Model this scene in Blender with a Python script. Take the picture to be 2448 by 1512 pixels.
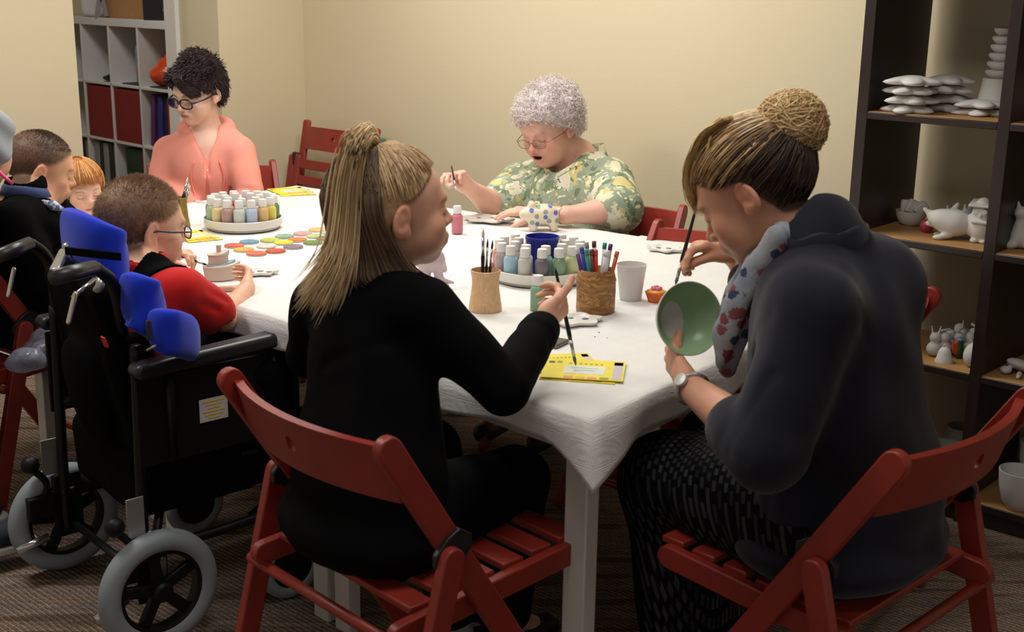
import bpy, bmesh, math, random
import numpy as np
from mathutils import Vector, Matrix
C = bpy.context.scene.collection
for o in list(bpy.data.objects): bpy.data.objects.remove(o)
PI = math.pi
random.seed(7); RNG = np.random.default_rng(7)

# ------------------------------------------------------------------ camera
CAM_H, PITCH, ROLL, F_PX = 1.5, math.radians(14.73), math.radians(-.876), 3000.0
_c, _s, _cp, _sp = math.cos(ROLL), math.sin(ROLL), math.cos(PITCH), math.sin(PITCH)
cam_d = bpy.data.cameras.new('camera'); cam = bpy.data.objects.new('camera', cam_d); C.objects.link(cam)
cam_d.sensor_width = 36; cam_d.lens = 36 * F_PX / 2448; cam_d.clip_start = .05; cam_d.clip_end = 60
R_ = Vector((_c, -_s * _sp, -_s * _cp)); U_ = Vector((_s, _c * _sp, _c * _cp)); B_ = Vector((0, -_cp, _sp))
M_ = Matrix((R_, U_, B_)).transposed().to_4x4(); M_.translation = Vector((0, 0, CAM_H)); cam.matrix_world = M_
bpy.context.scene.camera = cam
cam_d.dof.use_dof = True; cam_d.dof.focus_distance = 3.6; cam_d.dof.aperture_fstop = 7.0

# ------------------------------------------------------------------ view, world, lights
sc = bpy.context.scene
sc.view_settings.view_transform = 'Standard'; sc.view_settings.look = 'None'
sc.view_settings.gamma = 1; sc.view_settings.use_curve_mapping = False
sc.view_settings.exposure = 0.0
w = bpy.data.worlds.new('world'); sc.world = w; w.use_nodes = True
w.node_tree.nodes['Background'].inputs[0].default_value = (1.0, .93, .84, 1)
w.node_tree.nodes['Background'].inputs[1].default_value = .30
def area(name, loc, size, power, col=(1, .975, .93), sy=None, rz=0):
    d = bpy.data.lights.new(name, 'AREA'); d.energy = power; d.color = col; d.size = size
    if sy: d.shape = 'RECTANGLE'; d.size_y = sy
    o = bpy.data.objects.new(name, d); C.objects.link(o); o.location = loc; o.rotation_euler = (0, 0, rz)
    o['label'] = 'square ceiling light panel or added fill light above the room, out of frame'; o['category'] = 'ceiling light'; o['group'] = 'ceiling lights'
    return o
area('ceiling_or_fill_light', (-.75, 4.35, 2.56), .6, 25, sy=.6, rz=.8)
area('ceiling_or_fill_light', (.05, 3.75, 2.56), .6, 20, sy=.6, rz=.8)
area('ceiling_or_fill_light', (-1.9, 2.9, 2.56), .6, 26, sy=.6, rz=.8)
area('ceiling_or_fill_light', (.0, 1.9, 2.56), .8, 15, sy=.8, rz=.8)  # added fill light that brightens the camera side, not a known ceiling panel
area('ceiling_or_fill_light', (-2.35, 6.3, 2.56), .5, 22, sy=.5, rz=.8)

# ------------------------------------------------------------------ pixel <-> world (to read positions off the photograph)
def ray(x, y):
    x -= 1224; y -= 756; x, y = _c * x - _s * y, _s * x + _c * y
    return (x, F_PX * _cp - y * _sp, -F_PX * _sp - y * _cp)
def PZ(x, y, z=.742):
    d = ray(x, y); t = (z - CAM_H) / d[2]; return Vector((d[0] * t, d[1] * t, z))
def PY(x, y, Y):
    d = ray(x, y); t = Y / d[1]; return Vector((d[0] * t, Y, CAM_H + d[2] * t))

# ------------------------------------------------------------------ materials
def lin(c):
    if isinstance(c, str): c = tuple(int(c[i:i + 2], 16) for i in (0, 2, 4))
    return tuple(((v / 255) / 12.92 if v / 255 <= .04045 else ((v / 255 + .055) / 1.055) ** 2.4) for v in c) + (1,)
class NT:
    def __init__(s, name):
        s.m = bpy.data.materials.new(name); s.m.use_nodes = True; s.t = s.m.node_tree
        s.b = s.t.nodes['Principled BSDF']
    def n(s, kind, **kw):
        nd = s.t.nodes.new(kind)
        for k, v in kw.items():
            if k.startswith('i_'): nd.inputs[k[2:].replace('_', ' ')].default_value = v
            else: setattr(nd, k, v)
        return nd
    def l(s, a, b): s.t.links.new(a, b)
    def co(s, kind='Object', scale=(1, 1, 1), rot=(0, 0, 0)):
        t = s.n('ShaderNodeTexCoord'); m = s.n('ShaderNodeMapping'); m.inputs['Scale'].default_value = scale; m.inputs['Rotation'].default_value = rot
        s.l(t.outputs[kind], m.inputs[0]); return m.outputs[0]
    def noise(s, vec, scale, detail=4, rough=.5, dist=0):
        n = s.n('ShaderNodeTexNoise'); n.inputs['Scale'].default_value = scale; n.inputs['Detail'].default_value = detail
        n.inputs['Roughness'].default_value = rough; n.inputs['Distortion'].default_value = dist
        s.l(vec, n.inputs['Vector']); return n.outputs['Fac']
    def ramp(s, fac, stops, interp='LINEAR'):
        r = s.n('ShaderNodeValToRGB'); r.color_ramp.interpolation = interp
        e = r.color_ramp.elements
        while len(e) < len(stops): e.new(.5)
        for k, (p, c) in zip(e, stops): k.position = p; k.color = c
        s.l(fac, r.inputs[0]); return r.outputs[0]
    def mix(s, fac, a, b, mode='MIX'):
        m = s.n('ShaderNodeMix', data_type='RGBA', blend_type=mode)
        for i, v in ((0, fac), (6, a), (7, b)):
            if hasattr(v, 'is_linked') or hasattr(v, 'links'): s.l(v, m.inputs[i])
            else: m.inputs[i].default_value = v
        return m.outputs[2]
    def math(s, op, a, b=0.0):
        m = s.n('ShaderNodeMath', operation=op)
        for i, v in ((0, a), (1, b)):
            if hasattr(v, 'links'): s.l(v, m.inputs[i])
            else: m.inputs[i].default_value = v
        return m.outputs[0]
    def bump(s, h, strength=.3, dist=.01):
        b = s.n('ShaderNodeBump'); b.inputs['Strength'].default_value = strength; b.inputs['Distance'].default_value = dist
        s.l(h, b.inputs['Height']); s.l(b.outputs[0], s.b.inputs['Normal'])
    def done(s, col=None, rough=.6, metal=0, spec=.5, **kw):
        if col is not None:
            if hasattr(col, 'links'): s.l(col, s.b.inputs['Base Color'])
            else: s.b.inputs['Base Color'].default_value = col
        s.b.inputs['Roughness'].default_value = rough; s.b.inputs['Metallic'].default_value = metal
        s.b.inputs['Specular IOR Level'].default_value = spec
        for k, v in kw.items(): s.b.inputs[k.replace('_', ' ')].default_value = v
        return s.m
MAT = {}
def mat(name, col, rough=.6, metal=0, var=.12, vs=9, bump=0, bs=60, spec=.5, **kw):
    """simple procedural material: base colour with soft noise variation and optional fine bump"""
    if name in MAT: return MAT[name]
    t = NT(name); co = t.co(); c = lin(col) if not (isinstance(col, tuple) and len(col) == 4) else col
    n = t.noise(co, vs, 4)
    lo = tuple(v * (1 - var) for v in c[:3]) + (1,); hi = tuple(min(1, v * (1 + var)) for v in c[:3]) + (1,)
    cc = t.ramp(n, [(.3, lo), (.7, hi)])
    if bump: t.bump(t.noise(co, bs, 5, .6), bump, .004)
    MAT[name] = t.done(cc, rough, metal, spec, **kw); return MAT[name]
def colmat(name, rough=.55, bump=0, bs=200, spec=.4, var=.06, **kw):
    """material reading the mesh's own colour attribute (skin, hair, printed colours)"""
    if name in MAT: return MAT[name]
    t = NT(name); a = t.n('ShaderNodeAttribute', attribute_name='Col'); co = t.co()
    n = t.noise(co, 40, 4)
    g = t.ramp(n, [(.3, (1 - var,) * 3 + (1,)), (.7, (1, 1, 1, 1))])
    cc = t.mix(1.0, a.outputs['Color'], g, 'MULTIPLY')
    if bump: t.bump(t.noise(co, bs, 4, .6), bump, .002)
    MAT[name] = t.done(cc, rough, 0, spec, **kw); return MAT[name]

# ------------------------------------------------------------------ objects
def prop(o, label=None, cat=None, group=None, kind=None):
    if label: o['label'] = label
    if cat: o['category'] = cat
    if group: o['group'] = group
    if kind: o['kind'] = kind
    return o
def thing(name, label, cat, loc=(0, 0, 0), rz=0, group=None):
    o = bpy.data.objects.new(name, None); C.objects.link(o); o.empty_display_size = .05
    o.location = loc; o.rotation_euler = (0, 0, rz); return prop(o, label, cat, group)
def link(name, me, m, parent=None, smooth=False, label=None):
    o = bpy.data.objects.new(name, me); C.objects.link(o)
    if m: me.materials.append(m)
    if parent: o.parent = parent
    if smooth and len(me.polygons): me.polygons.foreach_set('use_smooth', [True] * len(me.polygons))
    if label: o['label'] = label
    return o
def obj(name, bm, m, parent=None, smooth=False, bevel=0, auto=None, label=None, seg=2):
    me = bpy.data.meshes.new(name); bmesh.ops.recalc_face_normals(bm, faces=bm.faces[:]); bm.to_mesh(me); bm.free()
    o = link(name, me, m, parent, smooth, label)
    if bevel:
        b = o.modifiers.new('bevel', 'BEVEL'); b.width = bevel; b.segments = seg; b.limit_method = 'ANGLE'; b.angle_limit = .6
        me.polygons.foreach_set('use_smooth', [True] * len(me.polygons)); me.set_sharp_from_angle(angle=.6)
    elif auto: me.polygons.foreach_set('use_smooth', [True] * len(me.polygons)); me.set_sharp_from_angle(angle=auto)
    return o
def top(o, label, cat, group=None): return prop(o, label, cat, group)
def struct(name, bm, m, **kw): return prop(obj(name, bm, m, **kw), kind='structure')
def BM(): return bmesh.new()
def V(*a): return Vector(a if len(a) > 1 else a[0])
def box(bm, c, s, R=None):
    r = bmesh.ops.create_cube(bm, size=1); M = Matrix.Translation(V(c)) @ (R.to_4x4() if R else Matrix()) @ Matrix.Diagonal((*s, 1))
    bmesh.ops.transform(bm, matrix=M, verts=r['verts']); return r['verts']
def frame(z, up=(0, 0, 1)):
    z = V(z).normalized(); u = V(up)
    if abs(z.dot(u.normalized())) > .98: u = V(0, 1, 0) if abs(z.y) < .9 else V(1, 0, 0)
    x = u.cross(z).normalized(); y = z.cross(x); return Matrix((x, y, z)).transposed()
def bar(bm, a, b, w, t, up=(0, 0, 1), ends=False):
    """rectangular bar from a to b: w across, t along `up`; ends=True rounds both ends in the plane of t"""
    a = V(a); b = V(b); d = b - a; Lb = d.length; F = frame(d, up); n = 8
    if not ends: return box(bm, (a + b) / 2, (w, t, Lb), F)
    pts = []
    for k in range(n + 1): q = PI * k / n; pts.append((math.cos(q) * t / 2, Lb - t / 2 + math.sin(q) * t / 2))
    for k in range(n + 1): q = PI + PI * k / n; pts.append((math.cos(q) * t / 2, t / 2 + math.sin(q) * t / 2))
    vs = [[bm.verts.new(a + F @ V(sx * w / 2, p, q)) for p, q in pts] for sx in (-1, 1)]
    bm.faces.new(vs[0]); bm.faces.new(vs[1][::-1]); N = len(pts)
    for i in range(N): bm.faces.new((vs[0][i], vs[1][i], vs[1][(i + 1) % N], vs[0][(i + 1) % N]))
def tube(bm, pts, r, n=10, close=False):
    pts = [V(p) for p in pts]; N = len(pts); rs = r if isinstance(r, (list, tuple)) else [r] * N
    rings = []; up = None
    for i, p in enumerate(pts):
        if close: d = pts[(i + 1) % N] - pts[i - 1]
        else: d = pts[min(i + 1, N - 1)] - pts[max(i - 1, 0)]
        d = d.normalized() if d.length > 1e-9 else V(0, 0, 1)
        if up is None: F = frame(d); up = F.col[1].copy()
        x = up.cross(d)
        if x.length < 1e-4: x = frame(d).col[0].copy()
        x.normalize(); y = d.cross(x); up = y
        rings.append([bm.verts.new(p + (x * math.cos(2 * PI * k / n) + y * math.sin(2 * PI * k / n)) * rs[i]) for k in range(n)])
    for i in range(N if close else N - 1):
        A, B = rings[i], rings[(i + 1) % N]
        for k in range(n): bm.faces.new((A[k], A[(k + 1) % n], B[(k + 1) % n], B[k]))
    if not close: bm.faces.new(rings[0][::-1]); bm.faces.new(rings[-1])
def smoothpath(pts, n=6):
    P = [V(p) for p in pts]; out = []
    for i in range(len(P) - 1):
        p0, p1, p2, p3 = P[max(i - 1, 0)], P[i], P[i + 1], P[min(i + 2, len(P) - 1)]
        for k in range(n):
            t = k / n; out.append(.5 * ((2 * p1) + (p2 - p0) * t + (2 * p0 - 5 * p1 + 4 * p2 - p3) * t * t + (3 * p1 - p0 - 3 * p2 + p3) * t ** 3))
    return out + [P[-1]]
def lathe(bm, prof, n=28, c=(0, 0, 0), R=None, squash=(1, 1), cap=True):
    c = V(c); rings = []
    for r, z in prof:
        ring = []
        for k in range(n):
            v = V(r * math.cos(2 * PI * k / n) * squash[0], r * math.sin(2 * PI * k / n) * squash[1], z)
            ring.append(bm.verts.new(c + (R @ v if R else v)))
        rings.append(ring)
    for A, B in zip(rings, rings[1:]):
        for k in range(n): bm.faces.new((A[k], A[(k + 1) % n], B[(k + 1) % n], B[k]))
    if cap:
        bm.faces.new(rings[0][::-1]); bm.faces.new(rings[-1])
    return rings
def prism(bm, pts, h, R=None, c=(0, 0, 0)):
    """outline (x, y) extruded along +z by h, then turned by R and moved to c"""
    c = V(c); R = R or Matrix.Identity(3)
    a = [bm.verts.new(c + R @ V(x, y, 0)) for x, y in pts]; b = [bm.verts.new(c + R @ V(x, y, h)) for x, y in pts]
    bm.faces.new(a[::-1]); bm.faces.new(b); N = len(pts)
    for i in range(N): bm.faces.new((a[i], a[(i + 1) % N], b[(i + 1) % N], b[i]))
def ball(bm, c, r, n=16, m=10, R=None):
    r = r if isinstance(r, (tuple, list)) else (r, r, r)
    q = bmesh.ops.create_uvsphere(bm, u_segments=n, v_segments=m, radius=1)
    bmesh.ops.transform(bm, matrix=Matrix.Translation(V(c)) @ (R.to_4x4() if R else Matrix()) @ Matrix.Diagonal((*r, 1)), verts=q['verts'])
def dup(root, loc=None, rz=None, label=None, group=None, mats=None):
    """copy a thing with its parts and sub-parts; copies share mesh data"""
    r = root.copy(); C.objects.link(r)
    if loc is not None: r.location = loc
    if rz is not None: r.rotation_euler = (0, 0, rz)
    if label: r['label'] = label
    if group: r['group'] = group
    def rec(src, dst):
        for ch in list(src.children):
            c = ch.copy(); C.objects.link(c); c.parent = dst
            if mats and ch.name.split('.')[0] in mats:
                c.material_slots[0].link = 'OBJECT'; c.material_slots[0].material = mats[ch.name.split('.')[0]]
            rec(ch, c)
    rec(root, r)
    return r
def text(name, body, size, m, parent, M, ext=.0004, align='CENTER'):
    cu = bpy.data.curves.new(name, 'FONT'); cu.body = body; cu.size = size; cu.extrude = ext; cu.align_x = align; cu.align_y = 'CENTER'
    t = bpy.data.objects.new(name, cu); C.objects.link(t)
    me = bpy.data.meshes.new_from_object(t.evaluated_get(bpy.context.evaluated_depsgraph_get()))
    bpy.data.objects.remove(t); me.transform(M); me.name = name; me.materials.clear(); return link(name, me, m, parent)
# ------------------------------------------------------------------ room
LD = V(.743, -.669, 0); SD = V(-.669, -.743, 0)       # along the back wall (to the right), along the side wall (towards the camera)
CORNER = V(-1.005, 6.06, 0)
def wallmat(name, col):
    t = NT(name); co = t.co(); n = t.noise(co, 1.3, 3); n2 = t.noise(co, 90, 4)
    c = lin(col); cc = t.ramp(n, [(.3, tuple(v * .97 for v in c[:3]) + (1,)), (.7, c)])
    t.bump(n2, .12, .003); return t.done(cc, .75, spec=.25)
m_wall = wallmat('cream wall paint', (216, 203, 172))
m_ceil = wallmat('white ceiling paint', (225, 222, 214))
def slab(a, b, th, z0=0, z1=2.6, nrm=None):
    """wall from a to b, its visible face on the line, thickness th along nrm"""
    bm = BM(); a = V(a); b = V(b); n = nrm.normalized() * th
    v = [bm.verts.new(q) for q in (a + V(0, 0, z0), b + V(0, 0, z0), b + n + V(0, 0, z0), a + n + V(0, 0, z0), a + V(0, 0, z1), b + V(0, 0, z1), b + n + V(0, 0, z1), a + n + V(0, 0, z1))]
    for f in ((0, 1, 2, 3), (4, 5, 6, 7), (0, 1, 5, 4), (1, 2, 6, 5), (2, 3, 7, 6), (3, 0, 4, 7)): bm.faces.new([v[i] for i in f])
    return bm
BK = V(.669, .743, 0); LF = V(-.743, .669, 0)
def on_side(px, py=200):                                   # point of the side wall seen at a pixel column
    d = ray(px, py); A = np.array([[d[0], -SD.x], [d[1], -SD.y]]); t = np.linalg.solve(A, [CORNER.x, CORNER.y]); return CORNER + SD * float(t[1])
JR = on_side(528); JL = on_side(187)
TH = .30
struct('wall_back', slab(CORNER, CORNER + LD * 6.2, .12, nrm=BK), m_wall)
struct('wall_left', slab(CORNER + LF * .0, JR, TH, nrm=LF), m_wall)
struct('wall_left_front', slab(JL, JL + SD * 4.5, TH, nrm=LF), m_wall)
# floor with striped ribbed carpet
def carpet():
    t = NT('striped ribbed carpet'); a = math.atan2(LD.y, LD.x)
    co = t.co('Object', rot=(0, 0, -a)); sep = t.n('ShaderNodeSeparateXYZ'); t.l(co, sep.inputs[0])
    fine = t.noise(co, 160, 3, .7); mid = t.noise(co, 14, 4, .6)
    yy = t.math('ADD', sep.outputs[1], t.math('MULTIPLY', mid, .012))
    rib = t.math('SINE', t.math('MULTIPLY', yy, 2 * PI / .0135))
    band = t.noise(t.co('Object', (1.1, 9, 1), (0, 0, -a)), 2.2, 2)
    col = t.ramp(band, [(.36, lin((122, 102, 88))), (.48, lin((172, 148, 128))), (.58, lin((140, 128, 122))), (.70, lin((186, 158, 136)))])
    dark = t.ramp(rib, [(.25, (.42, .42, .42, 1)), (.75, (1, 1, 1, 1))])
    sp = t.ramp(fine, [(.38, (.35, .35, .37, 1)), (.52, (1, 1, 1, 1)), (.68, (1.15, 1.1, 1.05, 1))])
    c = t.mix(.85, t.mix(.7, col, dark, 'MULTIPLY'), sp, 'MULTIPLY')
    t.bump(t.math('ADD', rib, t.math('MULTIPLY', fine, 1.5)), .6, .004); return t.done(c, .95, spec=.1)
bm = BM(); box(bm, (-.5, 4.0, -.05), (9.5, 11, .1)); struct('floor', bm, carpet())
bm = BM(); box(bm, (-.5, 4.0, 2.65), (9.5, 11, .1)); struct('ceiling', bm, m_ceil)
# store room behind the opening
SB = CORNER + LF * 3.3
struct('wall_store_back', slab(SB + BK * .9, SB + SD * 3.4, .1, nrm=LF), m_wall)
struct('wall_store_side', slab(CORNER + LF * .3 + BK * .9, SB + BK * .9, .1, nrm=BK), m_wall)
m_white = mat('white melamine', (205, 203, 200), .45, var=.03)
m_trim = mat('white gloss paint', (214, 211, 205), .35, var=.03)
# pale frame on the far side of the opening
q = JR + LF * TH
jr = BM()
e0 = q; 
box(jr, q + SD * .012 + LF * .045 + V(0, 0, 1.3), (.09, .024, 2.6), Matrix.Rotation(math.atan2(LF.y, LF.x), 3, 'Z'))
struct('trim_1', jr, m_trim, bevel=.002)
# skirting
m_skirt = mat('white skirting paint', (205, 200, 190), .4, var=.03)
struct('baseboard_back', slab(CORNER - BK * .015, CORNER + LD * 6.2 - BK * .015, .015, 0, .09, nrm=BK), m_skirt)
struct('baseboard_left', slab(CORNER - LF * .015, JR - LF * .015, .015, 0, .09, nrm=LF), m_skirt)
struct('baseboard_left_front', slab(JL - LF * .015, JL + SD * 4.5 - LF * .015, .015, 0, .09, nrm=LF), m_skirt)

# ------------------------------------------------------------------ folding chairs
m_red = mat('red painted wood', (141, 44, 32), .42, var=.16, vs=7, bump=.06, bs=40)
m_hinge = mat('black plastic hinge', (22, 22, 24), .45)
CW = .242
def backrest_bm(w=2 * CW - .02, h=.105, th=.018, sag=.045, z0=.675, y0=-.225, tilt=.30):
    bm = BM()
    def P(u, v, s):   # u across -1..1, v up 0..1, s thickness
        x = u * w / 2; yb = y0 - sag * (1 - u * u) - (v - .5) * h * tilt; return V(x, yb + (s - .5) * th, z0 + v * h)
    us = [-1, -.85, -.7, -.55, -.4, -.25, -.12]
    def panel(ua, ub):
        for va, vb in ((0, .5), (.5, 1)):
            for s in (0, 1): bm.faces.new([bm.verts.new(P(*q, s)) for q in ((ua, va), (ub, va), (ub, vb), (ua, vb))])
        for v in (0, 1): bm.faces.new([bm.verts.new(P(*q)) for q in ((ua, v, 0), (ub, v, 0), (ub, v, 1), (ua, v, 1))])
    for a, b in zip(us, us[1:]): panel(a, b); panel(-b, -a)
    n = 16; ru = .013 / (w / 2); rv = .016 / h
    for k in range(n):
        q = [];
        for kk in (k, (k + 1) % n):
            t = 2 * PI * kk / n - PI * .75; cx, cy = math.cos(t), math.sin(t); m = max(abs(cx), abs(cy))
            q.append(((cx / m * .12, .5 + cy / m * .5), (cx * ru, .5 + cy * rv)))
        (o0, i0), (o1, i1) = q
        for s in (0, 1): bm.faces.new([bm.verts.new(P(*z_, s)) for z_ in (o0, o1, i1, i0)])
        bm.faces.new([bm.verts.new(P(*z_)) for z_ in ((*i0, 0), (*i1, 0), (*i1, 1), (*i0, 1))])
        if abs(o0[1] - o1[1]) < 1e-6 and o0[1] in (0, 1): bm.faces.new([bm.verts.new(P(*z_)) for z_ in ((*o0, 0), (*o1, 0), (*o1, 1), (*o0, 1))])
    for s_ in (-1, 1): bm.faces.new([bm.verts.new(P(s_, v, s)) for v, s in ((0, 0), (1, 0), (1, 1), (0, 1))])
    bmesh.ops.remove_doubles(bm, verts=bm.verts, dist=.0004); return bm
def make_chair(label, loc, rz, group='red folding chairs'):
    t = thing('folding_chair', label, 'chair', loc, rz, group)
    for s in (-1, 1):
        x = s * CW; bm = BM(); bar(bm, (x, .245, .0), (x, -.265, .80), .022, .048, (0, 1, 0), ends=True); obj('back_post', bm, m_red, t, bevel=.003)
    for s in (-1, 1):
        x = s * (CW + .026); bm = BM(); bar(bm, (x, -.285, .0), (x, -.135, .585), .022, .045, (0, 1, 0), ends=True); obj('rear_leg', bm, m_red, t, bevel=.003)
    for s in (-1, 1):
        x = s * (CW - .026); bm = BM(); bar(bm, (x, -.235, .425), (x, .225, .455), .022, .045, (0, 0, 1), ends=True); obj('seat_rail', bm, m_red, t, bevel=.003)
    bm = BM()
    for k in range(6): box(bm, (0, -.155 + k * .072, .4555 + k * .0045), (2 * CW - .07, .052, .014))
    obj('seat', bm, m_red, t, bevel=.003)
    o = obj('backrest', backrest_bm(), m_red, t, auto=.7)
    for s in (-1, 1):
        bm = BM(); R = Matrix.Rotation(PI / 2, 3, 'Y')
        pr = [(-.02, -.035), (.0, -.045), (.025, -.03), (.03, .0), (.022, .035), (0, .045), (-.028, .03), (-.03, 0)]
        prism(bm, pr, .012, R @ Matrix.Rotation(.5, 3, 'Z'), (s * (CW + .008) + .004 * 0, -.128, .572)); obj('hinge', bm, m_hinge, t, bevel=.002)
    for (y, z, xs) in ((-.212, .40, CW + .02), (-.268, .08, CW + .02), (.20, .10, CW)):
        bm = BM(); tube(bm, [(-xs, y, z), (xs, y, z)], .011, 12); obj('dowel', bm, m_red, t, smooth=True)
    return t
def facing(d): return math.atan2(-d[0], d[1])     # chair's +y turned to direction d
# ------------------------------------------------------------------ tables
m_leg = mat('white lacquered table', (206, 203, 196), .4, var=.03)
TN, TF, TR, TL = V(.146, 2.156, 0), V(-.844, 4.83, 0), V(1.085, 3.399, 0), V(-1.547, 3.844, 0)   # near, far, right, left corners of the joined tops
TOP = .738
def quad(bm, c, z, th):
    a = [bm.verts.new(p + V(0, 0, z)) for p in c]; b = [bm.verts.new(p + V(0, 0, z - th)) for p in c]
    bm.faces.new(a); bm.faces.new(b[::-1])
    for i in range(4): bm.faces.new((a[i], b[i], b[(i + 1) % 4], a[(i + 1) % 4]))
def lerp(a, b, t): return a + (b - a) * t
cuts = [0, .34, .67, 1.0]
tab_lab = ['white table nearest the camera, at the woman in the navy jacket', 'white table in the middle of the row, beside the wheelchair', 'white table at the far end of the row, by the woman in the coral hoodie']
for k in range(3):
    t0, t1 = cuts[k] + (.002 if k else 0), cuts[k + 1]
    ps = [lerp(TN, TL, t0), lerp(TR, TF, t0), lerp(TR, TF, t1), lerp(TN, TL, t1)]
    cen = sum(ps, V(0, 0, 0)) / 4
    t = thing('table', tab_lab[k], 'table', cen, 0, 'white tables pushed together')
    bm = BM(); quad(bm, [cen * 0 + (p - cen) * .988 for p in ps], TOP - .004, .022); obj('tabletop', bm, m_leg, t, bevel=.002)
    ring = BM()
    for i in range(4):
        a = (ps[i] - cen) * .93; b = (ps[(i + 1) % 4] - cen) * .93; bar(ring, a + V(0, 0, .68), b + V(0, 0, .68), .02, .07)
    obj('apron', ring, m_leg, t)
    ea = (TL - TN).normalized(); eb = V(-ea.y, ea.x, 0)
    for i, p in enumerate(ps):
        q = (p - cen); bm = BM(); F = Matrix((ea, eb, V(0, 0, 1))).transposed()
        sgn_a = 1 if i in (0, 1) else -1; sgn_b = -1 if i in (0, 3) else 1
        if (F.transposed() @ q).x * sgn_a > 0: sgn_a *= -1
        if (F.transposed() @ q).y * sgn_b > 0: sgn_b *= -1
        cc = q + ea * (.04 * sgn_a) + eb * (.028 * sgn_b)
        box(bm, cc + V(0, 0, .356), (.056, .036, .712), F); obj('leg', bm, m_leg, t, bevel=.003)
def clothmat():
    t = NT('white damask tablecloth'); a = math.atan2(.7, -.7); co = t.co('Object', rot=(0, 0, -.82))
    v = t.n('ShaderNodeTexVoronoi', distance='CHEBYCHEV'); v.inputs['Scale'].default_value = 22; v.inputs['Randomness'].default_value = 0; t.l(co, v.inputs['Vector'])
    wv = t.math('SINE', t.math('MULTIPLY', v.outputs['Distance'], 75)); fine = t.noise(co, 420, 2); wr = t.noise(co, 5, 4)
    h = t.math('ADD', t.math('MULTIPLY', wv, .16), t.math('ADD', t.math('MULTIPLY', fine, .6), t.math('MULTIPLY', wr, 3)))
    t.bump(h, .35, .004)
    c = t.ramp(wr, [(.3, lin((222, 220, 216))), (.7, lin((230, 228, 224)))])
    return t.done(c, .8, spec=.2, Sheen_Weight=.1)
m_cloth = clothmat()
def cloth(name, c, drops, label, seed, z=TOP, side_skip=(), corner=.06):
    """c: four corners (counter-clockwise, z ignored); drops: hang length of each side i (c[i] -> c[i+1]); wavy hem"""
    rng = random.Random(seed); bm = BM(); nu, nv = 60, 40
    def P(u, v): return lerp(lerp(c[0], c[1], u), lerp(c[3], c[2], u), v)
    g = [[None] * (nv + 1) for _ in range(nu + 1)]
    for i in range(nu + 1):
        for j in range(nv + 1):
            p = P(i / nu, j / nv); d = .0012 * math.sin(i * 1.1 + j * .35) * math.sin(j * .8 + 1); g[i][j] = bm.verts.new((p.x, p.y, z + abs(d)))
    for i in range(nu):
        for j in range(nv): bm.faces.new((g[i][j], g[i + 1][j], g[i + 1][j + 1], g[i][j + 1]))
    loop = [(g[i][0], 0) for i in range(nu)] + [(g[nu][j], 1) for j in range(nv)] + [(g[i][nv], 2) for i in range(nu, 0, -1)] + [(g[0][j], 3) for j in range(nv, 0, -1)]
    cen = sum(c, V(0, 0, 0)) / 4; N = len(loop); cen.z = z
    sides = [(c[(i + 1) % 4] - c[i]).normalized() for i in range(4)]; outs = [V(s.y, -s.x, 0) for s in sides]
    for o_, i in zip(outs, range(4)):
        if (c[i] - cen).dot(o_) < 0: outs[i] = -o_
    prev = [q[0] for q in loop]; rows = 10
    base = [q[0].co.copy() for q in loop]
    def info(k):
        s = loop[k][1]; p = base[k]; dA = (p - V(c[s].x, c[s].y, z)).length; dB = (p - V(c[(s + 1) % 4].x, c[(s + 1) % 4].y, z)).length
        return s, dA, dB
    cur = []
    for k in range(N):
        s, dA, dB = info(k); W = .13; o = outs[s]; L = drops[s]; cor = 0
        if dA < W: w_ = .5 * (1 - dA / W); o = (outs[s] * (1 - w_) + outs[s - 1] * w_); L = drops[s] * (1 - w_) + drops[s - 1] * w_; cor = (1 - dA / W) ** 2
        elif dB < W: w_ = .5 * (1 - dB / W); s2 = (s + 1) % 4; o = (outs[s] * (1 - w_) + outs[s2] * w_); L = drops[s] * (1 - w_) + drops[s2] * w_; cor = (1 - dB / W) ** 2
        cur.append((o.normalized(), L, cor, dA))
    for r in range(1, rows + 1):
        t = r / rows; row = []
        for k in range(N):
            o, L, cor, dA = cur[k]; s = loop[k][1]
            wav = (.010 * math.sin(dA * 14 + s * 2 + seed) + .006 * math.sin(dA * 31 + seed * 3)) * t * (1 if L > .02 else 0)
            out = .004 + .012 * min(1, t * 3) + wav + .035 * cor * t
            dn = (L + corner * cor + .008 * math.sin(dA * 9 + s + seed)) * t if L > .02 else .002 * t
            row.append(bm.verts.new(base[k] + o * out * (1 if L > .02 else .1) - V(0, 0, max(0, dn - .004 * (1 if r == 1 else 0)))))
        for k in range(N): bm.faces.new((prev[k], prev[(k + 1) % N], row[(k + 1) % N], row[k]))
        prev = row
    o = obj(name, bm, m_cloth, smooth=True); top(o, label, 'tablecloth', 'white tablecloths'); 
    sm = o.modifiers.new('thick', 'SOLIDIFY'); sm.thickness = .0012; sm.offset = 1
    return o
s1 = cuts[1]
cloth('tablecloth', [lerp(TN, TL, s1 - .0), lerp(TR, TF, s1), TF, TL], (0, .08, .08, .075), 'white damask tablecloth over the far tables, under the coloured glaze discs', 3, z=TOP)
cloth('tablecloth', [TN, TR, lerp(TR, TF, s1 + .012), lerp(TN, TL, s1 + .012)], (.075, .08, .0, .068), 'white damask tablecloth over the nearest table, its corner hanging over the front leg', 8, z=TOP + .0035, corner=.045)
TZ = TOP + .0055; TZF = TOP + .003
for k, (o, f) in enumerate((('', ''),)): pass

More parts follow.
